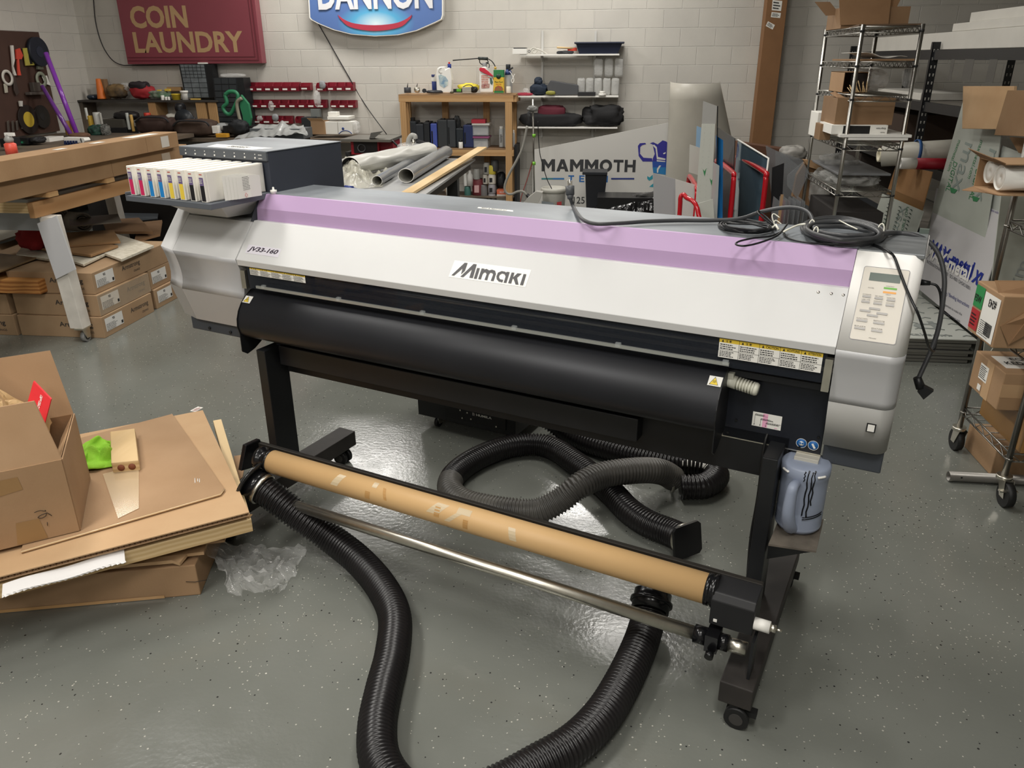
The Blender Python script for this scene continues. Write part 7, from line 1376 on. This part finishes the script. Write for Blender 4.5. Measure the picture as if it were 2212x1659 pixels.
# ---------------------------------------------------------------- chrome wire rack
def wire_rack(name, label, X0, Y0, X1, Y1, zs, ztop, step=.05, casters=False, post_m=chrome, pr_=.0125, bot=0.):
    t = thing(name, label, 'wire rack', ((X0+X1)/2, (Y0+Y1)/2, 0))
    for x in (X0, X1):
        for y in (Y0, Y1): MB().cyl((x, y, bot), (x, y, ztop), pr_, n=12).build('post', post_m, t)
    for z in zs:
        b = MB()
        for zz in (z, z-.035):
            for a, c in (((X0, Y0), (X1, Y0)), ((X1, Y0), (X1, Y1)), ((X1, Y1), (X0, Y1)), ((X0, Y1), (X0, Y0))): b.tube([(a[0], a[1], zz), (c[0], c[1], zz)], .0042, 6)
        for a, c in (((X0, Y0), (X1, Y0)), ((X1, Y0), (X1, Y1)), ((X1, Y1), (X0, Y1)), ((X0, Y1), (X0, Y0))):
            A_, C_ = Vector((*a, 0)), Vector((*c, 0)); n_ = max(3, int((C_-A_).length/.045)); b.tube([Vector((*A_.lerp(C_, i/n_).xy, z-(.035 if i % 2 else 0))) for i in range(n_+1)], .0026, 4)
        n_ = int((Y1-Y0)/step)
        for i in range(1, n_): y = Y0+(Y1-Y0)*i/n_; b.tube([(X0, y, z), (X1, y, z)], .0024, 4)
        b.build('shelf', post_m, t)
        for x in (X0, X1):
            for y in (Y0, Y1): MB().cyl((x, y, z-.030), (x, y, z-.018), pr_+.002, n=12).build('collar', black if post_m is chrome else post_m, t)
    if casters:
        for x in (X0, X1):
            for y in (Y0, Y1):
                d = -.03 if y == Y0 else .02; c = Vector((x+.01, y+d, .052)); MB().cyl(c-X_*.015, c+X_*.015, .052, n=26).build('caster_wheel', rubber, t)
                MB().cyl((x, y, .112), (x, y, .128), .03, n=18).build('caster_plate', steel, t)
                for s_ in (-1, 1): MB().hexa([(c.x+s_*.018-.001, c.y-.018, .04), (c.x+s_*.018+.001, c.y-.018, .04), (c.x+s_*.018+.001, c.y+.018, .04), (c.x+s_*.018-.001, c.y+.018, .04)], [(c.x+s_*.018-.001, y-.03, .115), (c.x+s_*.018+.001, y-.03, .115), (c.x+s_*.018+.001, y+.03, .115), (c.x+s_*.018-.001, y+.03, .115)]).build('caster_fork', steel, t)
        MB().box(X0-.03, Y0-.055, .073, X0+.04, Y0-.035, .079).build('brake_pedal', steel, t)
    return t
RX0, RX1, RY0, RY1 = 1.508, 1.858, 5.5, 6.41
wire_rack('wire_rack', 'tall chrome wire rack loaded with boxes, standing behind the printer at right', RX0, RY0, RX1, RY1, (1.892, 1.690, 1.493, 1.192, .895, .45), 1.905)
s1, s2, s3, s4, s5 = 1.898, 1.696, 1.499, 1.198, .901
def rb(name, x0, y0, x1, y1, z0, z1, m, label, cat='box', **k): return MB().box(x0, y0, z0, x1, y1, z1).build(name, m, None, label, cat, bevel=.003, **k)
t = thing('open_carton', 'open brown carton with flaps out, on top of the wire rack', 'box', (1.6, 6.0, s1))
bw = AY(1784, 60, 6.05).x; be = AY(1917, 60, 6.05).x; k5 = card_mat('rack_carton', '8d7154', '7f6246')
MB().box(1.50, 6.0, s1, 1.93, 6.4, s1+.13).build('body', k5, t); MB().slab([AY(x, y, 5.98) for x, y in ((1815, 54), (1919, 52), (1929, -40), (1811, -40))], (0, 1, 0), .004).build('front_flap', card_dark, t)
MB().slab([AY(x, y, 6.2) for x, y in ((1815, 32), (1784, 34), (1760, 4), (1793, 4))], (0, 1, 0), .004).build('side_flap', k5, t); MB().slab([AY(x, y, 6.02) for x, y in ((1898, 36), (1920, 50), (1950, -10), (1920, -30))], (0, 1, 0), .004).build('side_flap', card_dark, t)
b = MB(); MB().slab([(1.5, 5.56, s1+.002), (1.86, 5.52, s1+.002), (1.86, 5.97, s1+.002), (1.55, 5.97, s1+.002)], (0, 0, 1), .008).build('cardboard_sheet', C('5e4a38', .8), None, 'dark cardboard sheet lying on the top shelf of the wire rack', 'cardboard sheet')
MB().slab([(1.55, 5.6, s2), (1.88, 5.55, s2), (1.86, 6.3, s2), (1.55, 6.3, s2)], (0, 0, 1), .012).build('cardboard_sheet', k5, None, 'brown cardboard sheet on the second shelf of the wire rack', 'cardboard sheet')
def pap(u, v): return Vector((1.56+.28*u, 5.62+.5*v, s2+.02+.03*(1-u)**2+.008*math.sin(u*9)))
b = MB(); b.smooth = True; b.grid(pap, 16, 4); b.build('paper_sheets', white_paper, None, 'curling white paper on the brown sheet, second shelf of the wire rack', 'paper', solid=.002)
t = thing('stick_box', 'small open brown carton of wooden sticks, third shelf of the wire rack', 'box', (1.56, 5.7, s3))
x0, x1 = 1.505, 1.655; MB().box(x0, 5.75, s3, x1, 6.1, s3+.004).box(x0, 5.75, s3, x0+.003, 6.1, s3+.13).box(x1-.003, 5.75, s3, x1, 6.1, s3+.13).box(x0, 5.75, s3+.127, x1, 6.1, s3+.13).box(x0, 6.097, s3, x1, 6.1, s3+.13).build('carton', card, t)
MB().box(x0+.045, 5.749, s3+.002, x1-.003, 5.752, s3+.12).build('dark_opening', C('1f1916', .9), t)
r_ = random.Random(4)
for i in range(12): x = x0+.05+.009*i; MB().tube([(x, 5.72, s3+.006), (x+r_.uniform(-.03, .01), 5.745, s3+.03+r_.uniform(0, .05))], .0028, 5).build('stick', pine, t)
lump('plastic_bag', (1850, 148, 1934, 200), 5.8, .35, film, 'limp clear plastic bag on the third shelf of the wire rack', 'bag', seed=200, rough=.5)
t = thing('long_carton', 'long brown carton on the fourth shelf of the wire rack', 'box', (1.7, 6.0, s4+.07)); X0, Z0, X1, Z1 = rect(1806, 212, 1931, 270, 5.58); MB().hexa([(X0, 5.58, Z0), (X1, 5.58, Z0), (X1, 5.95, Z0), (X0, 5.95, Z0)], [(X0, 5.58, Z1), (X1, 5.58, Z1), (X1, 5.95, Z1), (X0, 5.95, Z1)]).build('body', k5, t)
t2 = t; MB().slab([(X0, 5.6, Z1), (X0+.05, 5.6, Z1+.0), (X0+.03, 5.8, Z1+.03), (X0, 5.8, Z1+.02)], (0, 0, 1), .003).build('flap', card_dark, t)
t = thing('express_box', 'white box with a black panel reading Express upside down, on the wire rack', 'box', (1.6, 5.56, s4)); X0, Z0, X1, Z1 = rect(1796, 270.5, 1917, 290, 5.53); MB().box(X0, 5.53, Z0, X1, 5.85, Z1).build('body', white_paper, t)
MB().box(AY(1821, 280, 5.53).x, 5.5285, Z0+.001, AY(1879, 280, 5.53).x, 5.531, Z1-.004).build('black_panel', C('161616', .5), t); wtext('Express', (1893, 275, 1913, 279.5), 5.528, ink_black, t, flip=True); wtext('Industrial', (1902, 285, 1911, 287.5), 5.528, ink_black, t, flip=True)
X0, Z0, X1, Z1 = rect(1765, 243, 1795, 287, 5.98); rb('white_carton', X0, 5.98, X1, 6.2, s4+.0, Z1, white_paper, 'white carton at the left of the fourth shelf of the wire rack')
X0, Z0, X1, Z1 = rect(1772, 268, 1796, 289, 5.75); rb('small_brown_carton', X0, 5.75, X1, 5.9, s4+.0, Z1, k5, 'small brown carton left of the white Express box')
for i, (r, l) in enumerate((((1812, 290, 1966, 296), 'white foam panel poking out of the wire rack, upper of two'), ((1830, 297, 1958, 302), 'white foam panel poking out of the wire rack, lower of two'))): X0, Z0, X1, Z1 = rect(*r, 5.5); MB().box(X0, 5.47, Z0, X1, 6.2, Z1).build('foam_slab', white_plastic, None, l, 'panel')
lump('bubble_wrap_heap', (1795, 380, 1925, 410), 5.55, .6, bubble, 'heap of bubble wrap on the fifth shelf of the wire rack', 'bubble wrap', seed=210, rough=.5, nu=80, nv=40); lump('bubble_wrap_heap', (1785, 338, 1870, 372), 6.0, .4, bubble, 'bubble wrap heap higher up behind the front post of the wire rack', 'bubble wrap', seed=211, rough=.5)
rb('grey_tray', 1.52, 5.6, 1.86, 6.35, .985, 1.0, C('6f7072', .5), 'flat grey tray between the two bubble wrap heaps', 'tray'); rb('dark_carton', 1.53, 5.55, 1.84, 6.3, .46, .75, C('25211f', .8), 'dark box low in the wire rack'); rb('dark_carton', 1.95, 7.0, 2.5, 8.2, .0, .45, C('1f2226', .7), 'dark bulky box on the floor behind the wire rack')
# ---------------------------------------------------------------- black boltless rack
bk = C('1d1e21', .35); 
t = thing('black_rack', 'large black slotted steel rack along the right side with white boards on top', 'rack', (2.9, 7.2, 0))
slot = C('b5b3ac', .6)
for x in (2.60, 3.20):
    for y in (4.9, 7.30, 9.70):
        MB().box(x-.03, y-.005, 0, x+.03, y, 1.83).box(x-.03 if x < 3 else x+.027, y-.005, 0, x-.027 if x < 3 else x+.03, y+.035, 1.83).build('post', bk, t)
        if y > 5:
            b = MB()
            for i in range(24):
                for dx in (-.014, .014): z = .35+i*.062; b.slab([(x+dx-.005, y-.0055, z), (x+dx+.005, y-.0055, z), (x+dx+.0035, y-.0055, z-.022), (x+dx-.0035, y-.0055, z-.022)], (0, -1, 0), .001)
            b.build('post_slots', slot, t, kind='stuff')
for z in (1.735, 1.335, .85, .35):
    for x in (2.585, 3.185): MB().box(x, 4.9, z-.04, x+.03, 9.7, z+.035).build('beam', bk, t)
    for y in (4.9, 7.3, 9.67): MB().box(2.6, y, z-.03, 3.2, y+.03, z+.03).build('end_beam', bk, t)
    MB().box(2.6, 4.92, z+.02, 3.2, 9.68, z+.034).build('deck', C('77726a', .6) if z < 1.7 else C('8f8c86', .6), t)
wf = mat('white_foam_block', 'c9c6be', .7, var=.05)
def rbx(n, x0, x1, y0, y1, z0, z1, m, label, cat='box'): return MB().box(x0, y0, z0, x1, y1, z1).build(n, m, None, label, cat, bevel=.004)
rbx('long_white_package', 2.64, 3.15, 5.2, 9.2, 1.772, 1.90, wf, 'long white wrapped package on top of the black rack', 'package'); rbx('white_foam_slab', 2.66, 3.15, 5.2, 7.2, 1.902, 1.96, wf, 'white foam slab on the long white package', 'foam slab'); rbx('white_foam_slab', 2.70, 3.15, 5.2, 7.0, 1.962, 2.03, wf, 'thicker white foam slab, topmost on the black rack', 'foam slab')
for i, (x, w) in enumerate(((2062, 3), (2098, 8), (2150, 6))): a = AX(x, 124, 2.59); MB().box(2.583, a.y-.04*w/4, 1.55, 2.5846, a.y+.04*w/4, 1.70).build('hanging_tape', C('55534f', .4), None, ['strip of tape hanging from the top beam, left of three', 'wide strip of tape hanging from the top beam, middle of three', 'strip of tape hanging from the top beam, right of three'][i], 'tape', 'tape strips on the rack beam')
lump('wrapped_roll', (1958, 122, 1990, 192), 8.8, .2, film, 'clear wrapped bundle with blue tape standing on the black rack', 'bundle', seed=220); bx('blue_tape', (1973, 122, 1984, 136), 8.75, .02, C('2b5fa0', .5), 'patch of blue tape on the wrapped bundle', 'tape')
rbx('white_board_stack', 2.62, 3.1, 7.5, 8.7, 1.372, 1.43, wf, 'white boards lying on the second level of the black rack', 'board')
for i, (y, z0, c, l) in enumerate(((8.7, .885, '4d3a2b', 'brown box at the back of the third level of the black rack'), (7.95, .885, '3f3128', 'dark brown box, middle of the third level of the black rack'))): rbx('stored_box', 2.66, 3.15, y, y+.6, z0, z0+.34, C(c, .8), l)
rbx('stored_box', 2.62, 3.1, 8.9, 9.6, .385, .78, C('2f2722', .8), 'dark box on the lowest level of the black rack')
t = thing('white_vinyl_roll', 'thick white vinyl roll with blue tape on the black rack', 'roll', (2.7, 7.2, .9)); a = AY(1906, 335, 6.9); c2 = AY(2045, 322, 6.6); MB().ring(a, c2+X_*.3, .09, .06, 28).build('outer_layer', mat('vinyl_roll_white', 'b9b6ab', .45), t); MB().ring(a-X_*.03, a+X_*.1, .055, .035, 24).build('core', C('ddd6bd', .5), t); MB().ring(AY(1980, 327, 6.75)-X_*.012, AY(1980, 327, 6.75)+X_*.012, .0915, .089, 24).build('blue_tape', C('3a64a0', .5), t)
t = thing('banner_roll', 'white and red banner roll poking out under the thick white roll', 'roll', (2.4, 6.6, .8)); a = AY(1945, 353, 6.5); c2 = AY(2000, 354, 6.5); MB().ring(a, a.lerp(c2, .6), .042, .02, 24).build('white_end', white_plastic, t); MB().ring(a.lerp(c2, .6), c2+X_*.25, .0425, .03, 24).build('red_part', C('9d1b2b', .5), t)
# ---------------------------------------------------------------- stack of extrusions and printed sheets
al = mat('aluminium_extrusion', '9a9893', .35, metal=.85)
SX0, SX1, SY0, SY1 = 1.15, 2.205, 4.69, 7.0
r_ = random.Random(8)
for i in range(7):
    o = r_.uniform(-.02, .015); z = .004+i*.0205
    t = thing('aluminium_bar_layer', f'layer of aluminium bars, {["lowest", "second", "third", "fourth", "fifth", "sixth", "topmost"][i]} in the stack behind the control unit', 'metal bars', (1.7, 5.5, z), group='stacked aluminium bars')
    MB().box(SX0, SY0+abs(o), z, SX1+o, SY1, z+.0165).build('bars', al, t); MB().box(SX0, SY0+abs(o)+.004, z+.0165, SX1+o-.01, SY1, z+.0203).build('dark_gap', C('262624', .7), t)
gp = [( 'max', .12, .10, .5, .16, 'h')]
printed('printed_sheet', [(SX0, SY0+.0, .150), (SX1+.01, SY0+.0, .150), (SX1+.02, SY1, .150), (SX0, SY1, .150)], mat('film_white_green', 'bcbfb8', .4), .006, (0, 0, 1), 'white sheet printed with chevrons lying flat on the aluminium stack', (('maxmetal.com', .45, .02, .45, .05, 'h'), ('ind', .5, .08, .4, .16, 'h'), ('DIGITAL', .45, .16, .35, .05, 'hg'), ('maxmetal.com', .45, .24, .45, .05, 'h')), chev=9)
pB1, pB2 = AZ(2099, 719, .165), AZ(1985, 625, .165)
def tp(x, y, xx): return AX(x, y, xx)
big = [pB1, Vector((pB2.x, pB2.y+.25, .165)), tp(2010, 395, 2.50), tp(2177, 462, 2.48)]
def lean(pts, X0, k=.26, z0=.17): n_ = Vector((1, 0, -k)); return [hit(x, y, n_, X0-k*z0) for x, y in pts]
big = lean([(1985, 625), (2099, 719), (2177, 464), (2023, 406)], 2.22, .36)
wsheet = mat('white_film_sheet', 'bcbabb', .35)
N0 = (big[1]-big[0]).cross(big[3]-big[0]).normalized(); N0 = N0 if N0.dot(CAMP-big[0]) > 0 else -N0
t = thing('max_metal_sheet', 'large white sheet reading MAX-metal XL leaning beside the control unit', 'sheet', big[1]); MB().slab(big, -N0, .006).build('panel', wsheet, t)
def hp(x, y): return hit(x, y, N0, N0.dot(big[0])+.0025)
nvb = C('1f2e86', .5)
def ptxt(s, p0, p1, p3, m, n, bold=.0, shear=0.):
    a, b_, d = hp(*p0), hp(*p1), hp(*p3); b = MB(); vs, fs = _txt_mesh(s, bold, shear); xs = [v.x for v in vs]; ys = [v.y for v in vs]; x0, x1, y0, y1 = min(xs), max(xs), min(ys), max(ys)
    b.add([a+(b_-a)*((v.x-x0)/(x1-x0))+(d-a)*((v.y-y0)/(y1-y0)) for v in vs], fs); return b.build(n, m, t)
for dx_, dy_ in ((7, -10), (4, -5)): ptxt('MAX-metal', (2000+dx_, 556+dy_), (2094+dx_, 612+dy_), (2006+dx_, 526+dy_), nvb, 'logo_shadow', bold=.02, shear=.2)
wp_ = C('d8d6d2', .5)
for n_, k in ():
    pass
def ptx2(s, p0, p1, p3, m, n, **k):
    o = ptxt(s, p0, p1, p3, m, n, **k); o.location = N0*.002; return o
ptx2('MAX-metal', (2000, 556), (2094, 612), (2006, 526), wp_, 'logo_lettering', bold=.03, shear=.2); ptx2('XL', (2098, 608), (2118, 622), (2108, 580), nvb, 'logo_xl', bold=.05, shear=.2)
ptxt('INTERNATIONAL ISO9001  ISO14001 OHSAS18001', (2002, 568), (2095, 627), (2003, 561), C('55565c', .6), 'certificate_line')
ptxt('Cutting / Bending Instructions', (2030, 632), (2092, 668), (2032, 622), C('3a4078', .6), 'heading'); ptxt('It is important to make the', (2030, 656), (2077, 684), (2031, 649), C('55565c', .6), 'text_line'); ptxt('first shipping prompt with', (2028, 672), (2073, 699), (2029, 665), C('55565c', .6), 'text_line')
ptxt('through the protective film', (2048, 422), (2090, 437), (2050, 415), C('6a6590', .6), 'small_line'); ptxt('the polyethylene substrate', (2117, 449), (2166, 468), (2119, 442), C('6a6590', .6), 'small_line')
# taller green printed sheets behind it
gw = mat('green_print_sheet', 'a9ada4', .4)
words = (('maxmetal.com', .10, .30, .45, .035, 'v'), ('DIGITAL', .30, .55, .26, .05, 'vg'), ('max', .42, .50, .34, .13, 'v'), ('maxmetal.com', .62, .30, .45, .035, 'v'), ('DIGITAL', .78, .55, .26, .05, 'vg'))
g1 = [Vector((2.30, 6.25, .17)), Vector((2.29, 4.9, .17)), tp(2160, 300, 2.56), tp(2068, 262, 2.57)]
g1 = lean([(1962, 640), (2100, 690), (2163, 290), (2087, 194)], 2.28, .235)
def psheet(name, P4, m, label, txt):
    global t, hp, N0
    N0 = (P4[1]-P4[0]).cross(P4[3]-P4[0]).normalized(); N0 = N0 if N0.dot(CAMP-P4[0]) > 0 else -N0; n0 = N0.copy(); c0 = P4[0].copy()
    t = thing(name, label, 'sheet', P4[1]); MB().slab(P4, -n0, .006).build('panel', m, t); hp = lambda x, y: hit(x, y, n0, n0.dot(c0)+.0025)
    for s, p0, p1, p3, c, nm in txt: ptxt(s, p0, p1, p3, C(c, .6), nm)
    return t
gr, gk = '2f7a4a', '85908a'
psheet('green_printed_sheet', g1, gw, 'tall sheet printed max DIGITAL in green, behind the MAX-metal sheet', (('maxmetal.com', (2070, 302), (2046, 368), (2076, 304), gr, 'web_line'), ('DIGITAL', (2060, 348), (2042, 412), (2068, 352), gr, 'green_word'), ('max', (2085, 306), (2056, 408), (2100, 312), gk, 'outline_word'), ('maxmetal.com', (2118, 302), (2090, 384), (2124, 306), gr, 'web_line'), ('DIGITAL', (2108, 365), (2092, 430), (2117, 368), gr, 'green_word'), ('max', (2138, 320), (2105, 430), (2152, 326), gk, 'outline_word')))
for x, y in ((2052, 404), (2100, 422)): MB().slab([hp(x, y), hp(x+16, y+6), hp(x+10, y+14), hp(x+2, y+12)], N0, .0008).build('green_arrow', C(gr, .6), t)
g2 = lean([(2095, 600), (2200, 640), (2206, 330), (2165, 314)], 2.31, .235)
psheet('green_printed_sheet', g2, mat('green_print_sheet_b', 'b0b4ad', .4), 'narrow printed sheet behind the box of paper rolls', (('max', (2175, 440), (2140, 480), (2185, 460), gk, 'outline_word'), ('DIG', (2176, 455), (2168, 470), (2182, 458), gr, 'green_word')))
g3 = lean([(1870, 520), (1960, 560), (1994, 456), (1906, 418)], 2.15, .2)
psheet('green_printed_sheet', g3, gw, 'low printed sheet reading DP beneath the tilted brown board', (('FLEXIBLE (DP)', (1912, 508), (1932, 432), (1905, 505), '3a6a50', 'black_green_line'), ('FLEXIBLE (DP)', (1948, 520), (1965, 448), (1941, 517), '3a6a50', 'black_green_line'), ('max', (1925, 500), (1945, 445), (1936, 504), gk, 'outline_word')))
for i in range(9):
    for j in range(3): x, y = 1918+j*24-i*2.2, 440+j*6+i*8; MB().tube([hp(x, y), hp(x+3, y+1), hp(x+4, y+4)], .003, 4).build('chevron', C('3b4a42', .6), t)
c_ = lean([(1936, 355), (2014, 371), (1991, 456), (1914, 420)], 2.20, .2)
cb = [p+(p-q_)*((p.z-.172)/(q_.z-p.z)) for p, q_ in ((c_[2], c_[1]), (c_[3], c_[0]))]
t = thing('tilted_brown_board', 'square brown cardboard board tilted in front of the wire rack', 'cardboard', c_[3]); MB().slab([c_[0], c_[1], cb[0], cb[1]], (1, 0, -.2), .006).build('board', card_mat('dull_card', '8f6a42', '80592f'), t)
MB().slab([c_[3].lerp(c_[0], .22)-Y_*.004, c_[2].lerp(c_[1], .22)-Y_*.004, c_[2]-Y_*.004, c_[3]-Y_*.004], (-1, -.3, 0), .001).build('tape_band', C('7a5a36', .3), t)
for P4, xx, m, l, w in ((((2080, 186), (2190, 186), (2183, 280), (2078, 278)), 2.42, card_light, 'pale tan flattened carton high at the right, behind the brown one', 0), (((2176, 195), (2240, 195), (2232, 296), (2147, 292)), 2.35, k5, 'brown flattened carton at the upper right frame edge', 0)):
    MB().slab([AX(x, y, xx) for x, y in P4], (1, 0, 0), .02).build('flattened_carton', m, None, l, 'carton', bevel=.003)
MB().slab([AX(2180, 296, 2.5), AX(2240, 300, 2.5), AX(2240, 340, 2.5), AX(2200, 330, 2.5)], (1, 0, 0), .02).build('dark_card_piece', card_dark, None, 'dull brown card piece under the upper right cartons', 'carton')

# ---------------------------------------------------------------- rolling wire rack at the right edge
gpst = mat('dull_chrome', '8d8a84', .3, metal=1.0)
NX, NY0, NY1 = 1.665, 3.04, 3.50
wire_rack('rolling_wire_rack', 'rolling wire rack with casters at the right frame edge holding cartons', NX, NY0, NX+1.2, NY1, (1.085, .64, .225), 1.75, step=.06, casters=True, post_m=gpst, bot=.12)
t = thing('paper_roll_carton', 'open brown carton with white paper roll ends, high at the right edge', 'box', AY(2180, 420, 3.35))
X0, Z0, X1, Z1 = rect(2152, 352, 2330, 420, 3.3); ry0 = 3.25
MB().box(X0, ry0, Z0, X1, 3.48, Z0+.004).box(X0, ry0, Z1-.004, X1, 3.48, Z1).box(X0+.10, ry0, Z0, X1, ry0+.004, Z1).box(X0, 3.476, Z0, X1, 3.48, Z1).build('carton', card, t)
MB().slab([(X0, ry0, Z1), (X0, 3.48, Z1), (X0-.06, 3.46, Z1+.035), (X0-.05, ry0, Z1+.02)], (0, 0, 1), .003).slab([(X0, ry0, Z0), (X0, 3.48, Z0), (X0-.05, 3.46, Z0-.012), (X0-.05, ry0, Z0+.01)], (0, 0, 1), .003).build('flaps', card_dark, t)
for dy, dz, r in ((0, 0, .048), (.10, .01, .045)): c = Vector((X0+.02, 3.32+dy, (Z0+Z1)/2+dz)); MB().ring(c, c+X_*.4, r, r*.93, 26).ring(c+X_*.004, c+X_*.4, r*.8, r*.1, 24).build('paper_roll', white_paper, t)
# carton reading #243
def carton3(name, label, X0, Y0, X1, Y1, z0, z1, m=card):
    t = thing(name, label, 'box', ((X0+X1)/2, (Y0+Y1)/2, z0)); MB().box(X0, Y0, z0, X1, Y1, z1).build('body', m, t, bevel=.004); return t
q0 = AY(2170, 750, 3.12)
fq = AZ(2151, 886, .385); zlo = AY(2160, 806, fq.y).z+.012; fx = AY(2142, 752, 3.10); zlo = fx.z; t = carton3('torn_carton', 'torn brown carton with a shipping label reading #243 and a green sticker', fx.x, fx.y, fx.x+.45, fx.y+.235, zlo, AY(2165, 640, fx.y).z)
zz1 = AY(2165, 640, fx.y).z; hh = zz1-zlo; yy1 = fx.y+.30; U = -Y_
b = MB(); decal(b, (fx.x, fx.y+.145, zlo+.01), U, Z_, .135, hh-.03, .002); b.build('shipping_label', white_paper, t)
b = MB(); text_into(b, '#243', (fx.x, fx.y+.035, zlo+hh*.84), Y_, -Z_, .065, hh*.17, bold=.02, lift=.0035); fine_print(b, (fx.x, fx.y+.135, zlo+hh*.08), U, Z_, .1, hh*.3, 8, lift=.003, fill=.35)
for i in range(12): decal(b, (fx.x, fx.y+.09-.005*i, zlo+hh*.14), U, Z_, .003, hh*.24, .0032)
b.build('label_print', ink_black, t)
b = MB(); decal(b, (fx.x, fx.y+.23, zlo+hh*.52), U, Z_, .08, hh*.42, .002); b.build('green_sticker', C('2c8a4c', .5), t); b = MB(); decal(b, (fx.x, fx.y+.23, zlo+hh*.08), U, Z_, .075, hh*.40, .002); b.build('red_sticker', C('b02a30', .5), t)
b = MB(); text_into(b, 'FSW', (fx.x, fx.y+.225, zlo+hh*.62), U, Z_, .06, hh*.14, bold=.02, lift=.003); fine_print(b, (fx.x, fx.y+.222, zlo+hh*.14), U, Z_, .055, hh*.26, 4, lift=.003); b.build('sticker_print', ink_black, t)
MB().slab([(fx.x+.01, fx.y, zz1-.12), (fx.x+.12, fx.y, zz1-.03), (fx.x+.10, fx.y-.02, zz1-.07), (fx.x+.16, fx.y-.02, zz1-.10), (fx.x+.05, fx.y-.015, zz1-.19)], (0, -1, 0), .003).build('torn_flap', card_dark, t)
MB().slab([(fx.x, fx.y+.05, zz1), (fx.x+.22, fx.y+.02, zz1), (fx.x+.2, fx.y+.06, zz1+.05), (fx.x+.0, fx.y+.10, zz1+.035)], (0, 1, .2), .003).build('top_flap', card_dark, t)
t = thing('white_vinyl_offcut', 'curved white vinyl offcut poking up from the torn carton', 'vinyl', (fx.x+.2, fx.y+.1, zz1-.1)); b = MB(); b.smooth = True; b.grid(lambda u, v: Vector((fx.x+.15+.30*u, fx.y+.12-.05*math.sin(v*3), zz1-.12+.17*v*(.7+.3*math.sin(u*2.2+.4)))), 14, 8); b.build('sheet', white_plastic, t, solid=.002)
fx = AZ(2151, 886, .385); z2_ = AY(2160, 806, fx.y).z; t = carton3('taped_carton', 'brown taped carton with a white barcode label and printed top label', fx.x, fx.y, fx.x+.5, fx.y+.27, .385, z2_); hh = z2_-.385
def dec(x0, y0, w, h, m, n, l=.002): b = MB(); decal(b, (fx.x, fx.y+y0, .385+hh*x0), U, Z_, w, h, l); return b.build(n, m, t)
dec(.40, .20, .075, hh*.42, white_paper, 'barcode_label'); dec(.10, .19, .03, hh*.16, white_paper, 'small_label')
MB().box(fx.x-.0015, fx.y+.09, .386, fx.x, fx.y+.15, z2_).build('tape', card_light, t); MB().box(fx.x-.001, fx.y-.0015, .385+hh*.35, fx.x+.13, fx.y, .385+hh*.70).build('tape', card_light, t)
b = MB(); fine_print(b, (fx.x, fx.y+.195, .385+hh*.44), U, Z_, .065, hh*.34, 7, lift=.003, fill=.45); b.build('label_print', ink_black, t)
b = MB(); b.box(fx.x+.03, fx.y+.06, z2_, fx.x+.22, fx.y+.2, z2_+.001); b.build('top_label', white_paper, t); b = MB(); text_into(b, 'KEDCO', (fx.x+.05, fx.y+.10, z2_+.001), X_, Y_, .13, .035, bold=.01, lift=.001); text_into(b, 'EQ', (fx.x+.09, fx.y+.15, z2_+.001), X_, Y_, .05, .03, lift=.001); b.build('top_label_print', ink_black, t)
X0 = AY(2112, 900, 3.1).x; t = carton3('glossy_carton', 'brown film taped carton on the lowest shelf of the rolling rack', NX+.03, 3.03, NX+.45, 3.42, .232, .381, card_mat('shiny_card', '9b7442', '8a6436', .3))
t.name = 'glossy_carton'
t = carton3('little_carton', 'small brown carton on the floor under the rolling rack', 1.73, 3.27, 2.1, 3.55, 0.0, .125)
t = thing('metal_pipe', 'grey metal pipe lying on the floor under the rolling rack', 'pipe', (1.9, 3.2, 0)); MB().ring((1.525, 3.20, .0225), (3.2, 3.19, .0225), .0225, .0195, 28).build('tube', C('8c8984', .35, metal=.8), t); MB().cyl((1.57, 3.1785, .03), (1.57, 3.1765, .03), .004, n=8).build('hole', black, t)
MB().slab([AY(x, y, 3.6) for x, y in ((2150, 745), (2260, 735), (2260, 775), (2130, 775))], (0, 1, 0), .006).build('white_green_sheet', gw, None, 'strip of white and green sheet behind the taped carton', 'sheet')
t = thing('shelf_sheet', 'white printed sheet standing behind the rolling rack post', 'sheet', (2.2, 3.7, 0)); MB().slab([AY(x, y, 3.75) for x, y in ((2170, 360), (2260, 340), (2240, 800), (2120, 800))], (0, 1, 0), .006).build('panel', gw, t); b = MB()
x0 = AY(2178, 600, 3.74); text_into(b, 'maxmetal', Vector((x0.x+.02, 3.745, x0.z-.18)), Vector((.25, 0, 1)), Vector((-1, 0, .25)), .42, .06, lift=.002); b.build('outline_print', mat('film_print_grey', '8a8f8c', .6), t)
